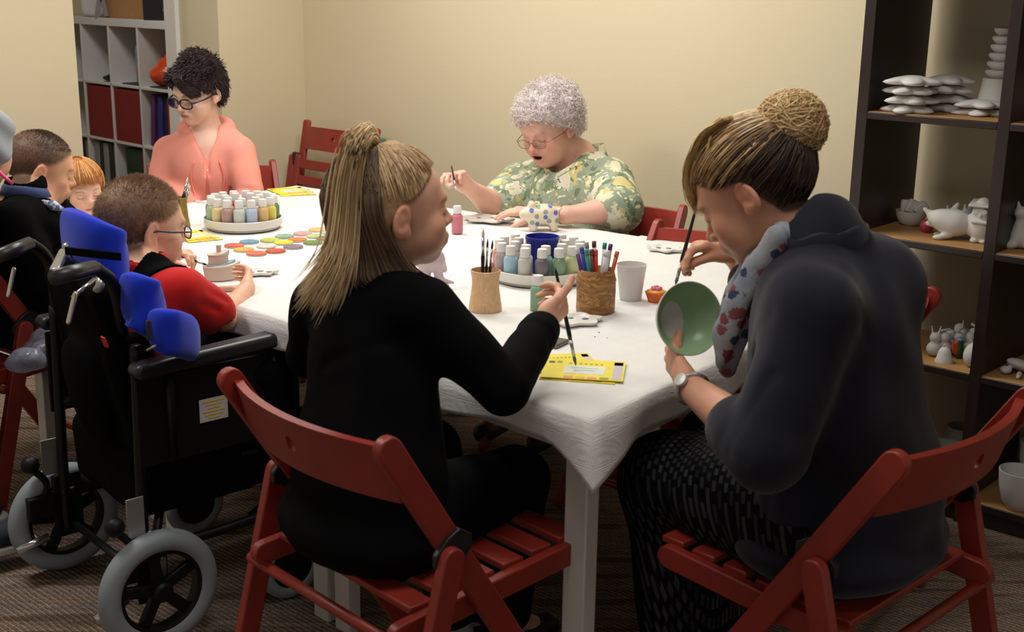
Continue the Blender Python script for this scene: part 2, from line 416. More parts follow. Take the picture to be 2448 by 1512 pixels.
# ------------------------------------------------------------------ chairs
def chair_at(lab, o, f): return make_chair(lab, (o[0], o[1], 0), facing(f))
chair_at('red folding chair the girl in black sits on, back towards the camera', (-.176, 2.232), (.73, .68))
chair_at('red folding chair under the woman in the navy jacket, lower right', (.6035, 2.206), (-.70, .71))
chair_at('red folding chair at the left edge, behind the boy in the dark jacket', (-1.47, 3.62), (.62, .78))
chair_at('red folding chair the grey-haired woman in the floral shirt sits on', (.235, 4.03), (-.45, -.89))
chair_at('empty red folding chair tucked under the table right of the grey-haired woman', (.49, 3.52), (-.61, -.79))
chair_at('red folding chair between the navy jacket and the dark bookcase', (.68, 2.95), (-.80, .60))
chair_at('red folding chair behind the woman in the coral hoodie', (-1.12, 4.78), (.36, -.93))
# the folded chair leaning in the corner
def folded_chair():
    base = CORNER + LD * .37 - BK * .29; t = thing('folding_chair', 'folded red chair leaning against the wall in the corner', 'chair', base, math.atan2(LD.y, LD.x), 'red folding chairs')
    lean = .20   # local: x along the wall, y towards the wall
    def L(x, h, off=0): return V(x, .02 + h * lean - off, h * .98)
    for s in (-1, 1):
        bm = BM(); bar(bm, L(s * CW, .0), L(s * CW, .93), .022, .05, (1, 0, 0), ends=False); 
    for s in (-1, 1):
        bm = BM(); bar(bm, L(s * CW, 0.0), L(s * CW, .90), .045, .022, (0, 1, 0)); obj('back_post', bm, m_red, t, bevel=.01, seg=3)
        bm = BM(); bar(bm, L(s * (CW + .034), .02, .022), L(s * (CW + .045), .735, .022), .045, .022, (0, 1, 0)); obj('rear_leg', bm, m_red, t, bevel=.01, seg=3)
        bm = BM(); bar(bm, L(s * (CW - .034), .29, .05), L(s * (CW - .034), .745, .05), .036, .022, (0, 1, 0)); obj('seat_rail', bm, m_red, t, bevel=.009, seg=3)
        bm = BM(); box(bm, L(s * (CW + .012), .72, .03), (.04, .02, .06)); obj('hinge', bm, m_hinge, t, bevel=.008)
    bm = BM()
    for k in range(6): c_ = L(0, .33 + k * .075, .052); box(bm, c_, (2 * CW - .08, .012, .044), Matrix.Rotation(-lean, 3, 'X'))
    obj('seat', bm, m_red, t, bevel=.003)
    bm = backrest_bm(z0=0, y0=0, tilt=0, sag=.03); bmesh.ops.transform(bm, matrix=Matrix.Translation(L(0, .765, .0)) @ Matrix.Rotation(-lean, 4, 'X'), verts=bm.verts); obj('backrest', bm, m_red, t, auto=.7)
    bm = BM(); tube(bm, [L(-CW, .2), L(CW, .2)], .011, 12); obj('dowel', bm, m_red, t, smooth=True)
folded_chair()

# ------------------------------------------------------------------ dark bookcase on the right
m_dark = mat('dark brown veneer', (44, 33, 30), .35, var=.2, vs=5)
m_shelf = mat('light brown shelf top', (172, 128, 78), .5, var=.12, vs=12)
BO = CORNER - BK * .42; BD = .37
def bc(s, z, d=0): return BO + LD * s + BK * d + V(0, 0, z)
FB = Matrix((LD, BK, V(0, 0, 1))).transposed()
case = thing('bookcase', 'tall dark brown open bookcase full of unpainted pottery', 'bookcase', bc(3.07, 0, 0))
CL = case.location.copy()
def cbox(name, s0, s1, z0, z1, m, d0=0, d1=BD, bev=.002):
    bm = BM(); box(bm, bc((s0 + s1) / 2, (z0 + z1) / 2, (d0 + d1) / 2) - CL, (s1 - s0, d1 - d0, z1 - z0), FB); return obj(name, bm, m, case, bevel=bev)
SZ = [1.875, 1.52, 1.165, .808, .452, .075]
for s in (3.07, 3.485, 3.90): cbox('upright', s, s + .034, 0, 1.91, m_dark)
cbox('top_board', 3.07, 3.934, 1.875, 1.91, m_dark)
for z in SZ[1:]:
    for a, b in ((3.104, 3.485), (3.519, 3.90)):
        cbox('shelf', a, b, z - .022, z - .002, m_dark); cbox('shelf_lining', a, b, z - .002, z, m_shelf, .004, BD)
cbox('plinth', 3.104, 3.90, 0, .053, m_dark, .02, BD)

# ------------------------------------------------------------------ white cube shelving in the store room
WS0 = PY(402, 120, 7.35); WS0.z = 0
WD = V(-.71, .704, 0); WBk = V(.704, .71, 0); WC = .352
FW = Matrix((WD, WBk, V(0, 0, 1))).transposed()
ws = thing('cube_shelving', 'white cube shelving unit in the store room behind the opening', 'shelving unit', WS0)
WZT = PY(395, 52, 7.35).z
def wp(s, z, d=0): return WD * s + WBk * d + V(0, 0, z)
def wbox(name, s0, s1, z0, z1, m, d0=0, d1=.38, bev=.002, par=None, label=None):
    bm = BM(); box(bm, wp((s0 + s1) / 2, (z0 + z1) / 2, (d0 + d1) / 2), (s1 - s0, d1 - d0, z1 - z0), FW); return obj(name, bm, m, par or ws, bevel=bev, label=label)
ncol = 5
wbox('top_board', -.04, ncol * WC + .04, WZT - .045, WZT, m_white)
for k in range(1, 4): wbox('shelf', 0, ncol * WC, WZT - .045 - k * WC - .008, WZT - .045 - k * WC + .008, m_white)
wbox('bottom_board', -.04, ncol * WC + .04, 0, .04, m_white)
wbox('side_panel', -.04, 0, .04, WZT - .045, m_white); wbox('side_panel', ncol * WC, ncol * WC + .04, .04, WZT - .045, m_white)
for k in range(1, ncol): wbox('divider', k * WC - .008, k * WC + .008, .04, WZT - .045, m_white)
wbox('back_panel', 0, ncol * WC, .04, WZT - .045, m_white, .372, .378)
ZR = [WZT, WZT - .045 - WC + .008, WZT - .045 - 2 * WC + .008, WZT - .045 - 3 * WC + .008]
def wthing(name, label, cat, s0, s1, row, h, m, d0=.02, d1=.34, group=None, bev=.004, lean=0):
    t = thing(name, label, cat, WS0 + wp((s0 + s1) / 2, ZR[row], (d0 + d1) / 2), math.atan2(WD.y, WD.x), group)
    bm = BM(); vs = box(bm, (0, 0, h / 2), (s1 - s0, d1 - d0, h))
    if lean: bmesh.ops.transform(bm, matrix=Matrix.Rotation(lean, 4, 'Y'), verts=bm.verts)
    b = obj('body', bm, m, t, bevel=bev); return t
m_rbox = mat('dark red fabric box', (122, 22, 20), .8, var=.1, bump=.2, bs=200)
for k, lab in ((1, 'right one of the two dark red storage boxes'), (2, 'left one of the two dark red storage boxes')):
    t = wthing('storage_box', lab + ' in the white shelving', 'storage box', k * WC + .014, (k + 1) * WC - .014, 2, .318, m_rbox, .008, .35, 'red storage boxes')
    bm = BM(); box(bm, (0, -.003, .295), (WC - .024, .345, .052)); obj('lid', bm, mat('red box lid', (130, 25, 22), .8, var=.08), t, bevel=.004)
mk = lambda n, c, **k: mat(n, c, **k)
wthing('folder', 'purple folder leaning in the white shelving behind the coral hoodie', 'folder', .27, .315, 2, .31, mk('purple card', (86, 36, 92)), .03, .30, lean=-.10)
wthing('folder', 'blue folder beside the purple folder in the white shelving', 'folder', .17, .225, 2, .305, mk('blue card', (34, 40, 112)), .03, .30, lean=-.05)
wthing('folder', 'dark navy folder right of the blue folder in the white shelving', 'folder', .125, .165, 2, .30, mk('navy card', (22, 22, 60)), .04, .30)
t = wthing('book', 'book with a red and green banded spine at the end of the shelf', 'book', .04, .10, 2, .29, mk('red book', (150, 46, 30)), .03, .26)
for k in range(5):
    bm = BM(); box(bm, (0, -.117, .04 + k * .052), (.061, .004, .018)); obj('spine_band', bm, mk('green band', (60, 92, 50)), t)
binders = [(.03, .08, (120, 122, 120), 'grey lever-arch file with a label by the coral hoodie'), (.088, .138, (118, 120, 118), 'grey lever-arch file left of the first grey one'), (.15, .20, (40, 44, 42), 'black lever-arch file next to the grey ones'), (.375, .41, (138, 24, 22), 'red binder beside the dark green ones'),
           (.42, .48, (24, 50, 36), 'dark green binder right beside the red one'), (.485, .545, (22, 46, 33), 'middle dark green binder of the three'), (.55, .61, (20, 42, 30), 'leftmost dark green binder of the three'),
           (.72, .765, (120, 118, 116), 'white-spined file at the right of the lower left cell'), (.78, .83, (28, 28, 28), 'black file right of the wide white-spined file'), (.84, .90, (140, 138, 136), 'wide white-spined file in the middle of the lower left cell'), (.91, .95, (26, 26, 26), 'black file left of the wide white-spined file'), (.955, 1.02, (132, 130, 128), 'white-spined file at the left of the lower left cell'), (1.08, 1.14, (112, 110, 110), 'grey file in the cell by the wall edge'), (1.16, 1.21, (60, 16, 20), 'dark red file in the cell by the wall edge')]
for k, (a, b, c, lab) in enumerate(binders):
    t = wthing('binder', lab, 'binder', a, b, 3, .315, mk('binder %d' % k, c), .02, .30, 'binders on the lower shelf')
    if c[0] > 100 and c[1] > 90:
        bm = BM(); box(bm, (0, -.1415, .19), ((b - a) * .72, .003, .15)); obj('spine_label', bm, mk('pale label', (160, 160, 156)), t)
t = thing('cloth_pile', 'black folded cloth lying in the left open cell of the white shelving', 'cloth', WS0 + wp(.80, ZR[1] + .008, .10), math.atan2(WD.y, WD.x))
bm = BM(); ball(bm, (0, 0, .014), (.10, .09, .022), 20, 8); ball(bm, (-.03, .02, .03), (.06, .06, .016), 16, 8); obj('body', bm, mk('black cloth', (20, 20, 22), rough=.9), t, smooth=True)
t = thing('water_bottle', 'clear ribbed plastic water bottle with blue cap on the white shelf', 'bottle', WS0 + wp(.435, ZR[1] + .008, .07))
m_clear = mat('clear plastic', (150, 164, 176), .15, var=.15, vs=40, Transmission_Weight=.35, IOR=1.2)
bm = BM(); lathe(bm, [(.0, 0), (.034, .0), (.037, .02), (.035, .05), (.037, .06), (.037, .12), (.034, .125), (.037, .13), (.034, .16), (.037, .175), (.037, .20), (.030, .225), (.016, .25), (.014, .262)], 24); obj('body', bm, m_clear, t, smooth=True)
bm = BM(); lathe(bm, [(.0, .262), (.016, .262), (.016, .285), (0, .285)], 20); obj('cap', bm, mk('dark blue cap', (30, 50, 80)), t, auto=.6)
bm = BM(); lathe(bm, [(.0375, .065), (.0375, .10)], 24, cap=False); obj('label_band', bm, mk('orange bottle label', (170, 120, 90)), t, smooth=True)
# slim dark mats in the open cells
for s, lab in ((.50, 'thin dark mat lying under the water bottle'), (.17, 'dark patterned mat under the orange bag')):
    t = thing('mat', lab, 'mat', WS0 + wp(s, ZR[1], .10), math.atan2(WD.y, WD.x)); bm = BM(); box(bm, (0, 0, .004), (.20, .16, .008)); obj('body', bm, mk('dark mat', (52, 44, 40)), t, bevel=.002)
t = thing('cardboard_box', 'brown cardboard box on top of the white shelving', 'box', WS0 + wp(.62, ZR[0], .22), math.atan2(WD.y, WD.x) + .1)
m_card = mk('brown cardboard', (160, 116, 70), rough=.8)
bm = BM(); box(bm, (0, 0, .14), (.50, .28, .28)); obj('body', bm, m_card, t, bevel=.003)
bm = BM(); box(bm, (-.13, -.17, .27), (.22, .07, .004), Matrix.Rotation(.5, 3, 'X')); box(bm, (.14, -.17, .27), (.22, .07, .004), Matrix.Rotation(.5, 3, 'X')); obj('flap', bm, m_card, t)
bm = BM(); tube(bm, smoothpath([(.12, -.15, .27), (.10, -.17, .16), (.05, -.18, .08), (-.02, -.2, .035), (-.16, -.2, .01)]), .004, 8)
top(obj('cable', bm, mk('dark cable', (52, 50, 46))), 'dark cable hanging down in front of the cardboard box', 'cable').matrix_world = t.matrix_basis.copy()
t = thing('storage_tin', 'black tin with coloured planet spots on top of the white shelving', 'tin', WS0 + wp(.28, ZR[0], .10), math.atan2(WD.y, WD.x) + .6)
bm = BM(); box(bm, (0, 0, .075), (.12, .12, .15)); obj('body', bm, mk('black gloss tin', (24, 22, 22), rough=.3), t, bevel=.006)
for (x, z, r, c, nm) in ((-.028, .10, .021, (220, 150, 30), 'yellow spot'), (.03, .125, .010, (200, 60, 40), 'red spot'), (.022, .05, .017, (70, 130, 90), 'green spot'), (.048, .09, .008, (210, 180, 50), 'small yellow spot'), (-.035, .035, .008, (60, 90, 160), 'blue spot')):
    bm = BM(); lathe(bm, [(r, 0), (r, .002)], 20, (x, -.061, z), Matrix.Rotation(PI / 2, 3, 'X')); obj('spot', bm, mk(nm, c, rough=.4), t, label=nm)
for k, (z, sx, c, lab) in enumerate(((0, .11, (190, 175, 150), 'cream wooden block at the bottom of the little stack'), (.03, .08, (196, 140, 90), 'small tan box on the cream block'), (.052, .12, (88, 108, 116), 'slate blue tray on top of the little stack'))):
    t = thing('trinket_box', lab, 'box', WS0 + wp(.10 + .01 * k, ZR[0] + z, .12), math.atan2(WD.y, WD.x)); bm = BM(); box(bm, (0, 0, .0145 if k < 2 else .008), (sx, .08, .029 if k == 0 else .021 if k == 1 else .015)); obj('body', bm, mk('trinket %d' % k, c), t, bevel=.003)
t = thing('figurine', 'small white figurine standing on the slate blue tray', 'figurine', WS0 + wp(.06, ZR[0] + .068, .12)); bm = BM(); lathe(bm, [(0, 0), (.02, 0), (.012, .02), (.022, .045), (.012, .06), (.02, .08), (.012, .10), (0, .105)], 16); obj('body', bm, m_white, t, smooth=True)
# ------------------------------------------------------------------ implicit surfaces: smooth unions of tapered limbs, meshed by surface nets
def A_(v): return np.array(v, dtype=np.float64)
class Field:
    def __init__(s): s.p = []
    def add(s, f, c, r, k=.02, op='u'): s.p.append((f, A_(c), r, k, op)); return s
    def cap(s, a, b, ra, rb, k=.02, op='u'):
        a = A_(a); b = A_(b); d = b - a; L2 = max(d @ d, 1e-12)
        def f(P):
            h = np.clip((P - a) @ d / L2, 0, 1); q = P - a - h[:, None] * d; return np.sqrt((q * q).sum(1)) - (ra + (rb - ra) * h)
        return s.add(f, (a + b) / 2, 0, k, op)
    def ell(s, c, r, R=None, k=.02, op='u'):
        c = A_(c); r = A_(r); R = np.eye(3) if R is None else np.array(R)
        def f(P):
            q = (P - c) @ R; k0 = np.sqrt(((q / r) ** 2).sum(1)); k1 = np.sqrt(((q / (r * r)) ** 2).sum(1)); return k0 * (k0 - 1) / np.maximum(k1, 1e-6)
        return s.add(f, c, 0, k, op)
    def rbox(s, c, h, r, R=None, k=.02, op='u'):
        c = A_(c); h = A_(h) - r; R = np.eye(3) if R is None else np.array(R)
        def f(P):
            q = np.abs((P - c) @ R) - h; return np.sqrt((np.maximum(q, 0) ** 2).sum(1)) + np.minimum(q.max(1), 0) - r
        return s.add(f, c, 0, k, op)
    def chain(s, pts, rs, k=.02, op='u'):
        pts = [A_(p) for p in pts]; ki = min(k, .018)
        def f(P):
            D = None
            for i in range(len(pts) - 1):
                a, b = pts[i], pts[i + 1]; d = b - a; h = np.clip((P - a) @ d / max(d @ d, 1e-12), 0, 1); q = P - a - h[:, None] * d; e = np.sqrt((q * q).sum(1)) - (rs[i] + (rs[i + 1] - rs[i]) * h)
                if D is None: D = e
                else: w = np.maximum(ki - np.abs(D - e), 0) / ki; D = np.minimum(D, e) - w * w * ki * .10
            return D
        return s.add(f, pts[0], 0, k, op)
    def ev(s, P, idx=None, disp=None):
        D = None
        for i in (idx if idx is not None else range(len(s.p))):
            f, c, r, k, op = s.p[i]; d = f(P)
            if op == 'u':
                if D is None: D = d
                elif k <= 1e-5: D = np.minimum(D, d)
                else:
                    h = np.maximum(k - np.abs(D - d), 0) / k; D = np.minimum(D, d) - h * h * k * .25
            elif op == 's' and D is not None:
                h = np.maximum(k - np.abs(D + d), 0) / max(k, 1e-6); D = np.maximum(D, -d) + h * h * k * .25
        if D is None: D = np.full(len(P), 1.0)
        return D + disp(P) if disp is not None else D
    def mesh(s, lo, hi, h, disp=None, N=10, clip=None):
        lo = A_(lo); hi = A_(hi); nb = np.ceil((hi - lo) / (h * N)).astype(int) + 1
        g = np.stack(np.meshgrid(*[np.arange(n) for n in nb], indexing='ij'), -1).reshape(-1, 3)
        cen = lo + (g + .5) * h * N; R = h * (N + 2) * .87 + (.012 if disp is not None else 0)
        ds = np.stack([f(cen) for f, *_ in s.p], 1); ks = A_([p[3] for p in s.p]); un = A_([p[4] == 'u' for p in s.p]).astype(bool)
        mn = np.where(un, ds, 9).min(1); near = (mn < R * 1.15 + ks.max()) & (mn > -R * 2.6)
        O = np.stack(np.meshgrid(*[np.arange(-1, N + 1)] * 3, indexing='ij'), -1).reshape(-1, 3); M = N + 2
        VV = []; ids = []; Q = []
        big = (nb * N + 4).astype(np.int64)
        def key(c): c = c + 2; return (c[..., 0] * big[1] + c[..., 1]) * big[2] + c[..., 2]
        offs = np.array([(i, j, k) for i in (0, 1) for j in (0, 1) for k in (0, 1)])
        for bi in np.nonzero(near)[0]:
            idx = np.nonzero(ds[bi] < R * 1.3 + ks + (ks.max() * .5))[0]
            base = g[bi] * N; P = lo + (base + O) * h
            F = s.ev(P, idx, disp)
            if clip is not None: F = np.maximum(F, clip(P))
            F = F.reshape(M, M, M)
            if F.min() > 0 or F.max() < 0: continue
            S = F < 0; c8 = [F[i:M - 1 + i, j:M - 1 + j, k:M - 1 + k] for i, j, k in offs]
            s8 = np.stack([c < 0 for c in c8]); act = s8.any(0) & ~s8.all(0)
            if not act.any(): continue
            ca = np.argwhere(act); vals = np.stack([c[act] for c in c8], 1); acc = np.zeros((len(ca), 3)); cnt = np.zeros(len(ca))
            for a in range(8):
                for b in range(a + 1, 8):
                    if np.abs(offs[a] - offs[b]).sum() != 1: continue
                    va, vb = vals[:, a], vals[:, b]; m = (va < 0) != (vb < 0); t = np.where(m, va / np.where(m, va - vb, 1), 0)
                    acc += m[:, None] * (offs[a] + t[:, None] * (offs[b] - offs[a])); cnt += m
            pos = lo + (base + ca - 1 + acc / cnt[:, None]) * h
            VV.append(pos); ids.append(key(base + ca - 1))
            for ax in range(3):
                o1, o2 = [(1, 2), (2, 0), (0, 1)][ax]
                sl = [slice(1, M - 1)] * 3; sl2 = list(sl); sl2[ax] = slice(2, M)
                a_, b_ = S[tuple(sl)], S[tuple(sl2)]; e = np.argwhere(a_ != b_)
                if not len(e): continue
                flip = a_[tuple(e.T)]; c0 = base + e   # cell owning the edge
                u1 = np.zeros(3, int); u1[o1] = 1; u2 = np.zeros(3, int); u2[o2] = 1
                q = np.stack([key(c0), key(c0 - u1), key(c0 - u1 - u2), key(c0 - u2)], 1); q[~flip] = q[~flip][:, ::-1]
                Q.append(q)
        ids = np.concatenate(ids); VV = np.concatenate(VV); Q = np.concatenate(Q)
        uid, first, inv = np.unique(ids, return_index=True, return_inverse=True); VV = VV[first]
        qi = np.searchsorted(uid, Q); ok = (uid[np.clip(qi, 0, len(uid) - 1)] == Q).all(1)
        return VV, qi[ok]
def relax(Vt, Q, it=1, lam=.5):
    E = np.concatenate([Q[:, [0, 1]], Q[:, [1, 2]], Q[:, [2, 3]], Q[:, [3, 0]]])
    for _ in range(it):
        acc = np.zeros_like(Vt); cnt = np.zeros(len(Vt))
        np.add.at(acc, E[:, 0], Vt[E[:, 1]]); np.add.at(acc, E[:, 1], Vt[E[:, 0]]); np.add.at(cnt, E.ravel(), 1)
        Vt = Vt + lam * (acc / np.maximum(cnt, 1)[:, None] - Vt)
    return Vt
def to_mesh(name, Vt, Q, m, parent=None, loc=None, col=None, smooth=True, label=None):
    if loc is not None: Vt = Vt - A_(loc)
    me = bpy.data.meshes.new(name); n = len(Vt); f = len(Q); k = Q.shape[1]
    me.vertices.add(n); me.vertices.foreach_set('co', np.ascontiguousarray(Vt, dtype=np.float32).ravel())
    me.loops.add(f * k); me.loops.foreach_set('vertex_index', np.ascontiguousarray(Q, dtype=np.int32).ravel())
    me.polygons.add(f); me.polygons.foreach_set('loop_start', np.arange(0, f * k, k, dtype=np.int32))
    me.update(calc_edges=True); me.validate()
    if col is not None:
        a = me.color_attributes.new('Col', 'FLOAT_COLOR', 'POINT'); c = np.ones((len(me.vertices), 4), np.float32); c[:, :3] = col[:len(me.vertices)]; a.data.foreach_set('color', c.ravel())
    return link(name, me, m, parent, smooth, label)
def blobs(name, F, lo, hi, h, m, parent=None, colf=None, disp=None, it=1, label=None, clip=None, loc=None):
    """mesh a field; parent's own location is subtracted so that the field may be written in world coordinates"""
    Vt, Q = F.mesh(lo, hi, h, disp, clip=clip); Vt = relax(Vt, Q, it, .4)
    if loc is None: loc = parent_loc(parent)
    return to_mesh(name, Vt, Q, m, parent, loc, colf(Vt) if colf else None, label=label)
def parent_loc(p):
    L = V(0, 0, 0)
    while p: L = L + p.location; p = p.parent
    return L
def sn(P, f, seed=0):          # cheap smooth noise from sines, about -1..1
    x, y, z = (P * f).T
    return (np.sin(x * 1.7 + 1.3 * np.sin(y * 1.1 + seed)) + np.sin(y * 1.9 + 1.7 * np.sin(z * 1.3 + seed * 2.1)) + np.sin(z * 1.6 + 1.5 * np.sin(x * .9 + seed * .7))) / 3
def mixc(a, b, t): t = np.clip(t, 0, 1)[:, None]; return a * (1 - t) + b * t
def sst(e0, e1, x): t = np.clip((x - e0) / (e1 - e0), 0, 1); return t * t * (3 - 2 * t)
def L3(c): return A_(lin(c)[:3])
def strands(name, paths, rad, m, parent, cols=None, sides=3, label=None, taper=.35):
    """paths: (n, k, 3) world points -> one mesh of thin tapered tubes with a colour per strand"""
    P = A_(paths); n, k, _ = P.shape; loc = A_(parent_loc(parent))
    T = np.gradient(P, axis=1); T /= np.linalg.norm(T, axis=2, keepdims=True) + 1e-9
    ref = np.where(np.abs(T[..., 2:3]) > .9, A_((1, 0, 0)), A_((0, 0, 1))); X = np.cross(T, ref); X /= np.linalg.norm(X, axis=2, keepdims=True) + 1e-9; Y = np.cross(T, X)
    prof = np.ones(k); prof[0] = .45; prof[-1] = taper * .4; prof[-2] = max(taper, .5); r = (rad if np.ndim(rad) else np.full(n, rad))[:, None, None] * prof[None, :, None]
    rings = np.stack([P + (X * math.cos(2 * PI * a / sides) + Y * math.sin(2 * PI * a / sides)) * r for a in range(sides)], 2)
    Vt = rings.reshape(-1, 3); idx = np.arange(n * k * sides).reshape(n, k, sides); q = []
    for a in range(sides):
        b = (a + 1) % sides; q.append(np.stack([idx[:, :-1, a], idx[:, :-1, b], idx[:, 1:, b], idx[:, 1:, a]], -1).reshape(-1, 4))
    col = None
    if cols is not None: col = np.repeat(A_(cols), k * sides, axis=0)
    return to_mesh(name, Vt, np.concatenate(q), m, parent, loc, col, label=label)
# ------------------------------------------------------------------ things on the table
m_cap = mat('white plastic cap', (226, 224, 220), .4, var=.02)
m_tray = mat('white plastic turntable', (222, 218, 210), .35, var=.03)
PROTO = {}
def bottle(loc, col, label, group, name='bottle', key=None):
    key = key or 'b'; m = mat('glaze ' + '%d %d %d' % col, col, .35, var=.05, spec=.5)
    if key not in PROTO:
        t = thing('paint_bottle', label, 'paint bottle', loc, 0, group)
        bm = BM(); lathe(bm, [(0, 0), (.0165, 0), (.018, .002), (.0182, .048), (.0178, .054), (.0135, .060), (.0115, .062), (.0115, .066), (0, .066)], 24); obj('bottle_body', bm, m, t, smooth=True)
        bm = BM(); lathe(bm, [(0, .063), (.0128, .063), (.0135, .065), (.013, .084), (.012, .0865), (.0, .0865)], 24); obj('cap', bm, m_cap, t, auto=.8)
        PROTO[key] = t; return t
    return dup(PROTO[key], loc, random.uniform(0, 6), label, group, {'bottle_body': m})
def turntable(c, R, label):
    t = thing('turntable', label, 'turntable', c, 0, 'white round turntables of paint bottles')
    bm = BM(); lathe(bm, [(0, .004), (R * .93, .004), (R * .95, .010), (R * .95, .012), (0, .012)], 48); obj('foot', bm, mat('grey turntable foot', (176, 172, 164), .5), t, smooth=False)
    bm = BM(); lathe(bm, [(0, .012), (R * .985, .012), (R, .016), (R * 1.01, .036), (R * .995, .038), (R * .98, .037), (R * .965, .020), (0, .018)], 56); obj('dish', bm, m_tray, t, auto=.7)
    return t
names = {}
def cname(c):
    r, g, b = c; mx, mn = max(c), min(c)
    if mx - mn < 16: return 'pale grey' if mx > 185 else 'mid grey' if mx > 120 else 'dark grey'
    if r >= g >= b: return 'cream' if g > r * .88 and mx > 190 and b > 150 else 'yellow' if g > r * .85 else 'peach' if g > r * .72 and mx > 170 else 'terracotta' if r > 190 else 'brown'
    if r >= b > g: return 'salmon pink' if r > 200 else 'mauve'
    if g >= r and g > b: return 'light green' if mx > 180 else 'moss green'
    if b >= g >= r: return 'light blue' if mx > 185 else 'slate blue'
    return 'teal'
def ring(c, R, cols, where, group, a0=0, z=.018, lift=0):
    n = len(cols)
    for k, col in enumerate(cols):
        a = a0 + 2 * PI * k / n; x, y = c.x + R * math.cos(a), c.y + R * math.sin(a)
        side = ['right', 'back right', 'back', 'back left', 'left', 'front left', 'front', 'front right'][int(((a % (2 * PI)) / (2 * PI) * 8 + .5)) % 8]
        names[(where, cname(col), side)] = names.get((where, cname(col), side), 0) + 1
        extra = {1: '', 2: ', second such', 3: ', third such'}.get(names[(where, cname(col), side)], ', last such')
        bottle((x, y, c.z + z), col, '%s paint bottle, %s side of the %s%s' % (cname(col), side, where, extra), group)
T1 = PZ(581, 520, TOP + .036); T1.z = TZF - .001
turntable(T1, .1225, 'white turntable of paint bottles in front of the coral hoodie')
g1 = 'paint bottles on the far turntable'
# outer ring, counter-clockwise from the right
ring(T1, .098, [(96, 140, 92), (150, 170, 140), (205, 160, 158), (196, 150, 120), (212, 120, 120), (150, 160, 170), (198, 188, 166), (160, 178, 186), (128, 148, 172), (170, 190, 160), (222, 204, 158), (176, 142, 140), (196, 206, 196), (176, 192, 218), (214, 176, 124), (220, 206, 100)], 'far turntable', g1, a0=.1)
ring(T1, .055, [(208, 140, 130), (206, 196, 176), (180, 90, 100), (200, 180, 176), (210, 150, 110), (176, 190, 170), (222, 190, 180)], 'far turntable, inner circle', g1, a0=.4)
T2 = PZ(1290, 640, TOP + .036); T2.z = TZ - .001
turntable(T2, .133, 'white turntable of paint bottles in the middle of the table, around the blue pot')
g2 = 'paint bottles on the near turntable'
ring(T2, .108, [(232, 222, 100), (206, 214, 190), (150, 200, 205), (190, 186, 190), (205, 200, 196), (196, 190, 200), (210, 178, 170), (216, 196, 190), (226, 140, 128), (176, 158, 156), (160, 196, 216), (198, 194, 188), (112, 106, 112), (128, 158, 130), (200, 206, 160)], 'near turntable', g2, a0=-.28)
ring(T2, .068, [(190, 214, 206), (212, 206, 200), (186, 190, 196), (222, 170, 150), (206, 176, 166), (214, 214, 216), (150, 190, 200), (196, 190, 200)], 'near turntable, inner circle', g2, a0=.2)
t = thing('pot', 'empty bright blue plastic pot in the centre of the near turntable', 'pot', (T2.x + .006, T2.y + .012, TZ + .017))
bm = BM(); lathe(bm, [(0, 0), (.033, 0), (.035, .003), (.0435, .088), (.0455, .090), (.0455, .097), (.0425, .097), (.041, .09), (.0325, .006), (0, .005)], 40, cap=False); obj('body', bm, mat('blue plastic', (28, 40, 150), .35), t, auto=.8)
bottle(tuple(PZ(1285, 742, TZ)), (132, 168, 138), 'green paint bottle standing alone in front of the near turntable', 'loose paint bottles')
bottle(tuple(PZ(1093, 557, TZ)), (204, 116, 132), 'pink paint bottle standing alone by the face of the girl in black', 'loose paint bottles')

# cups
def woodmat(name, a, b, sc=6, rough=.5, st=(1, 1, 5)):
    if name in MAT: return MAT[name]
    t = NT(name); co = t.co('Object', st); n = t.noise(co, sc, 5, .6, 2.2); n2 = t.noise(co, sc * 7, 3)
    c = t.ramp(n, [(.32, lin(a)), (.5, lin(b)), (.56, lin(a)), (.68, lin(b))]); t.bump(n2, .15, .003); MAT[name] = t.done(c, rough); return MAT[name]
t = thing('wooden_cup', 'pale turned wooden cup holding three thin brushes', 'cup', PZ(1160, 742, TZ))
WC1 = t.location.copy()
bm = BM(); lathe(bm, [(0, 0), (.0385, 0), (.0400, .004), (.0385, .018), (.0345, .045), (.0325, .062), (.0330, .080), (.0360, .096), (.0362, .099), (.0345, .1), (.031, .085), (.030, .06), (.03, .012), (0, .012)], 44, cap=False); obj('body', bm, woodmat('pale maple wood', (222, 186, 146), (204, 162, 118), 5, st=(6, 6, 2)), t, auto=.9)
m_brushw = mat('black lacquered brush handle', (22, 22, 26), .3); m_ferr = mat('silver ferrule', (190, 190, 192), .3, metal=.9); m_hair = mat('white brush bristle', (216, 206, 190), .8); m_dhair = mat('dark brush bristle', (60, 44, 36), .8)
def brush(a, b, label, r=.0038, m=None, hair=None, hl=.018, fl=.028, name='paintbrush', group='paintbrushes'):
    """paintbrush whose handle starts at a and whose tip is at b"""
    a = V(a); b = V(b); t = thing(name, label, 'paintbrush', a, 0, group); d = (b - a); Lb = d.length; d.normalize(); q = d * (Lb - hl - fl); q2 = d * (Lb - hl)
    bm = BM(); tube(bm, [d * 0, d * (Lb * .06), d * (Lb * .45), q * .92, q], [r * .45, r * .7, r * .9, r * 1.15, r * .9], 12); obj('handle', bm, m or m_brushw, t, smooth=True)
    bm = BM(); tube(bm, [q, q2], [r * .9, r * .8], 12); obj('ferrule', bm, m_ferr, t, smooth=True)
    bm = BM(); tube(bm, [q2, q2 + d * hl * .4, d * Lb], [r * .8, r * .85, r * .1], 12); obj('bristles', bm, hair or m_hair, t, smooth=True)
    return t
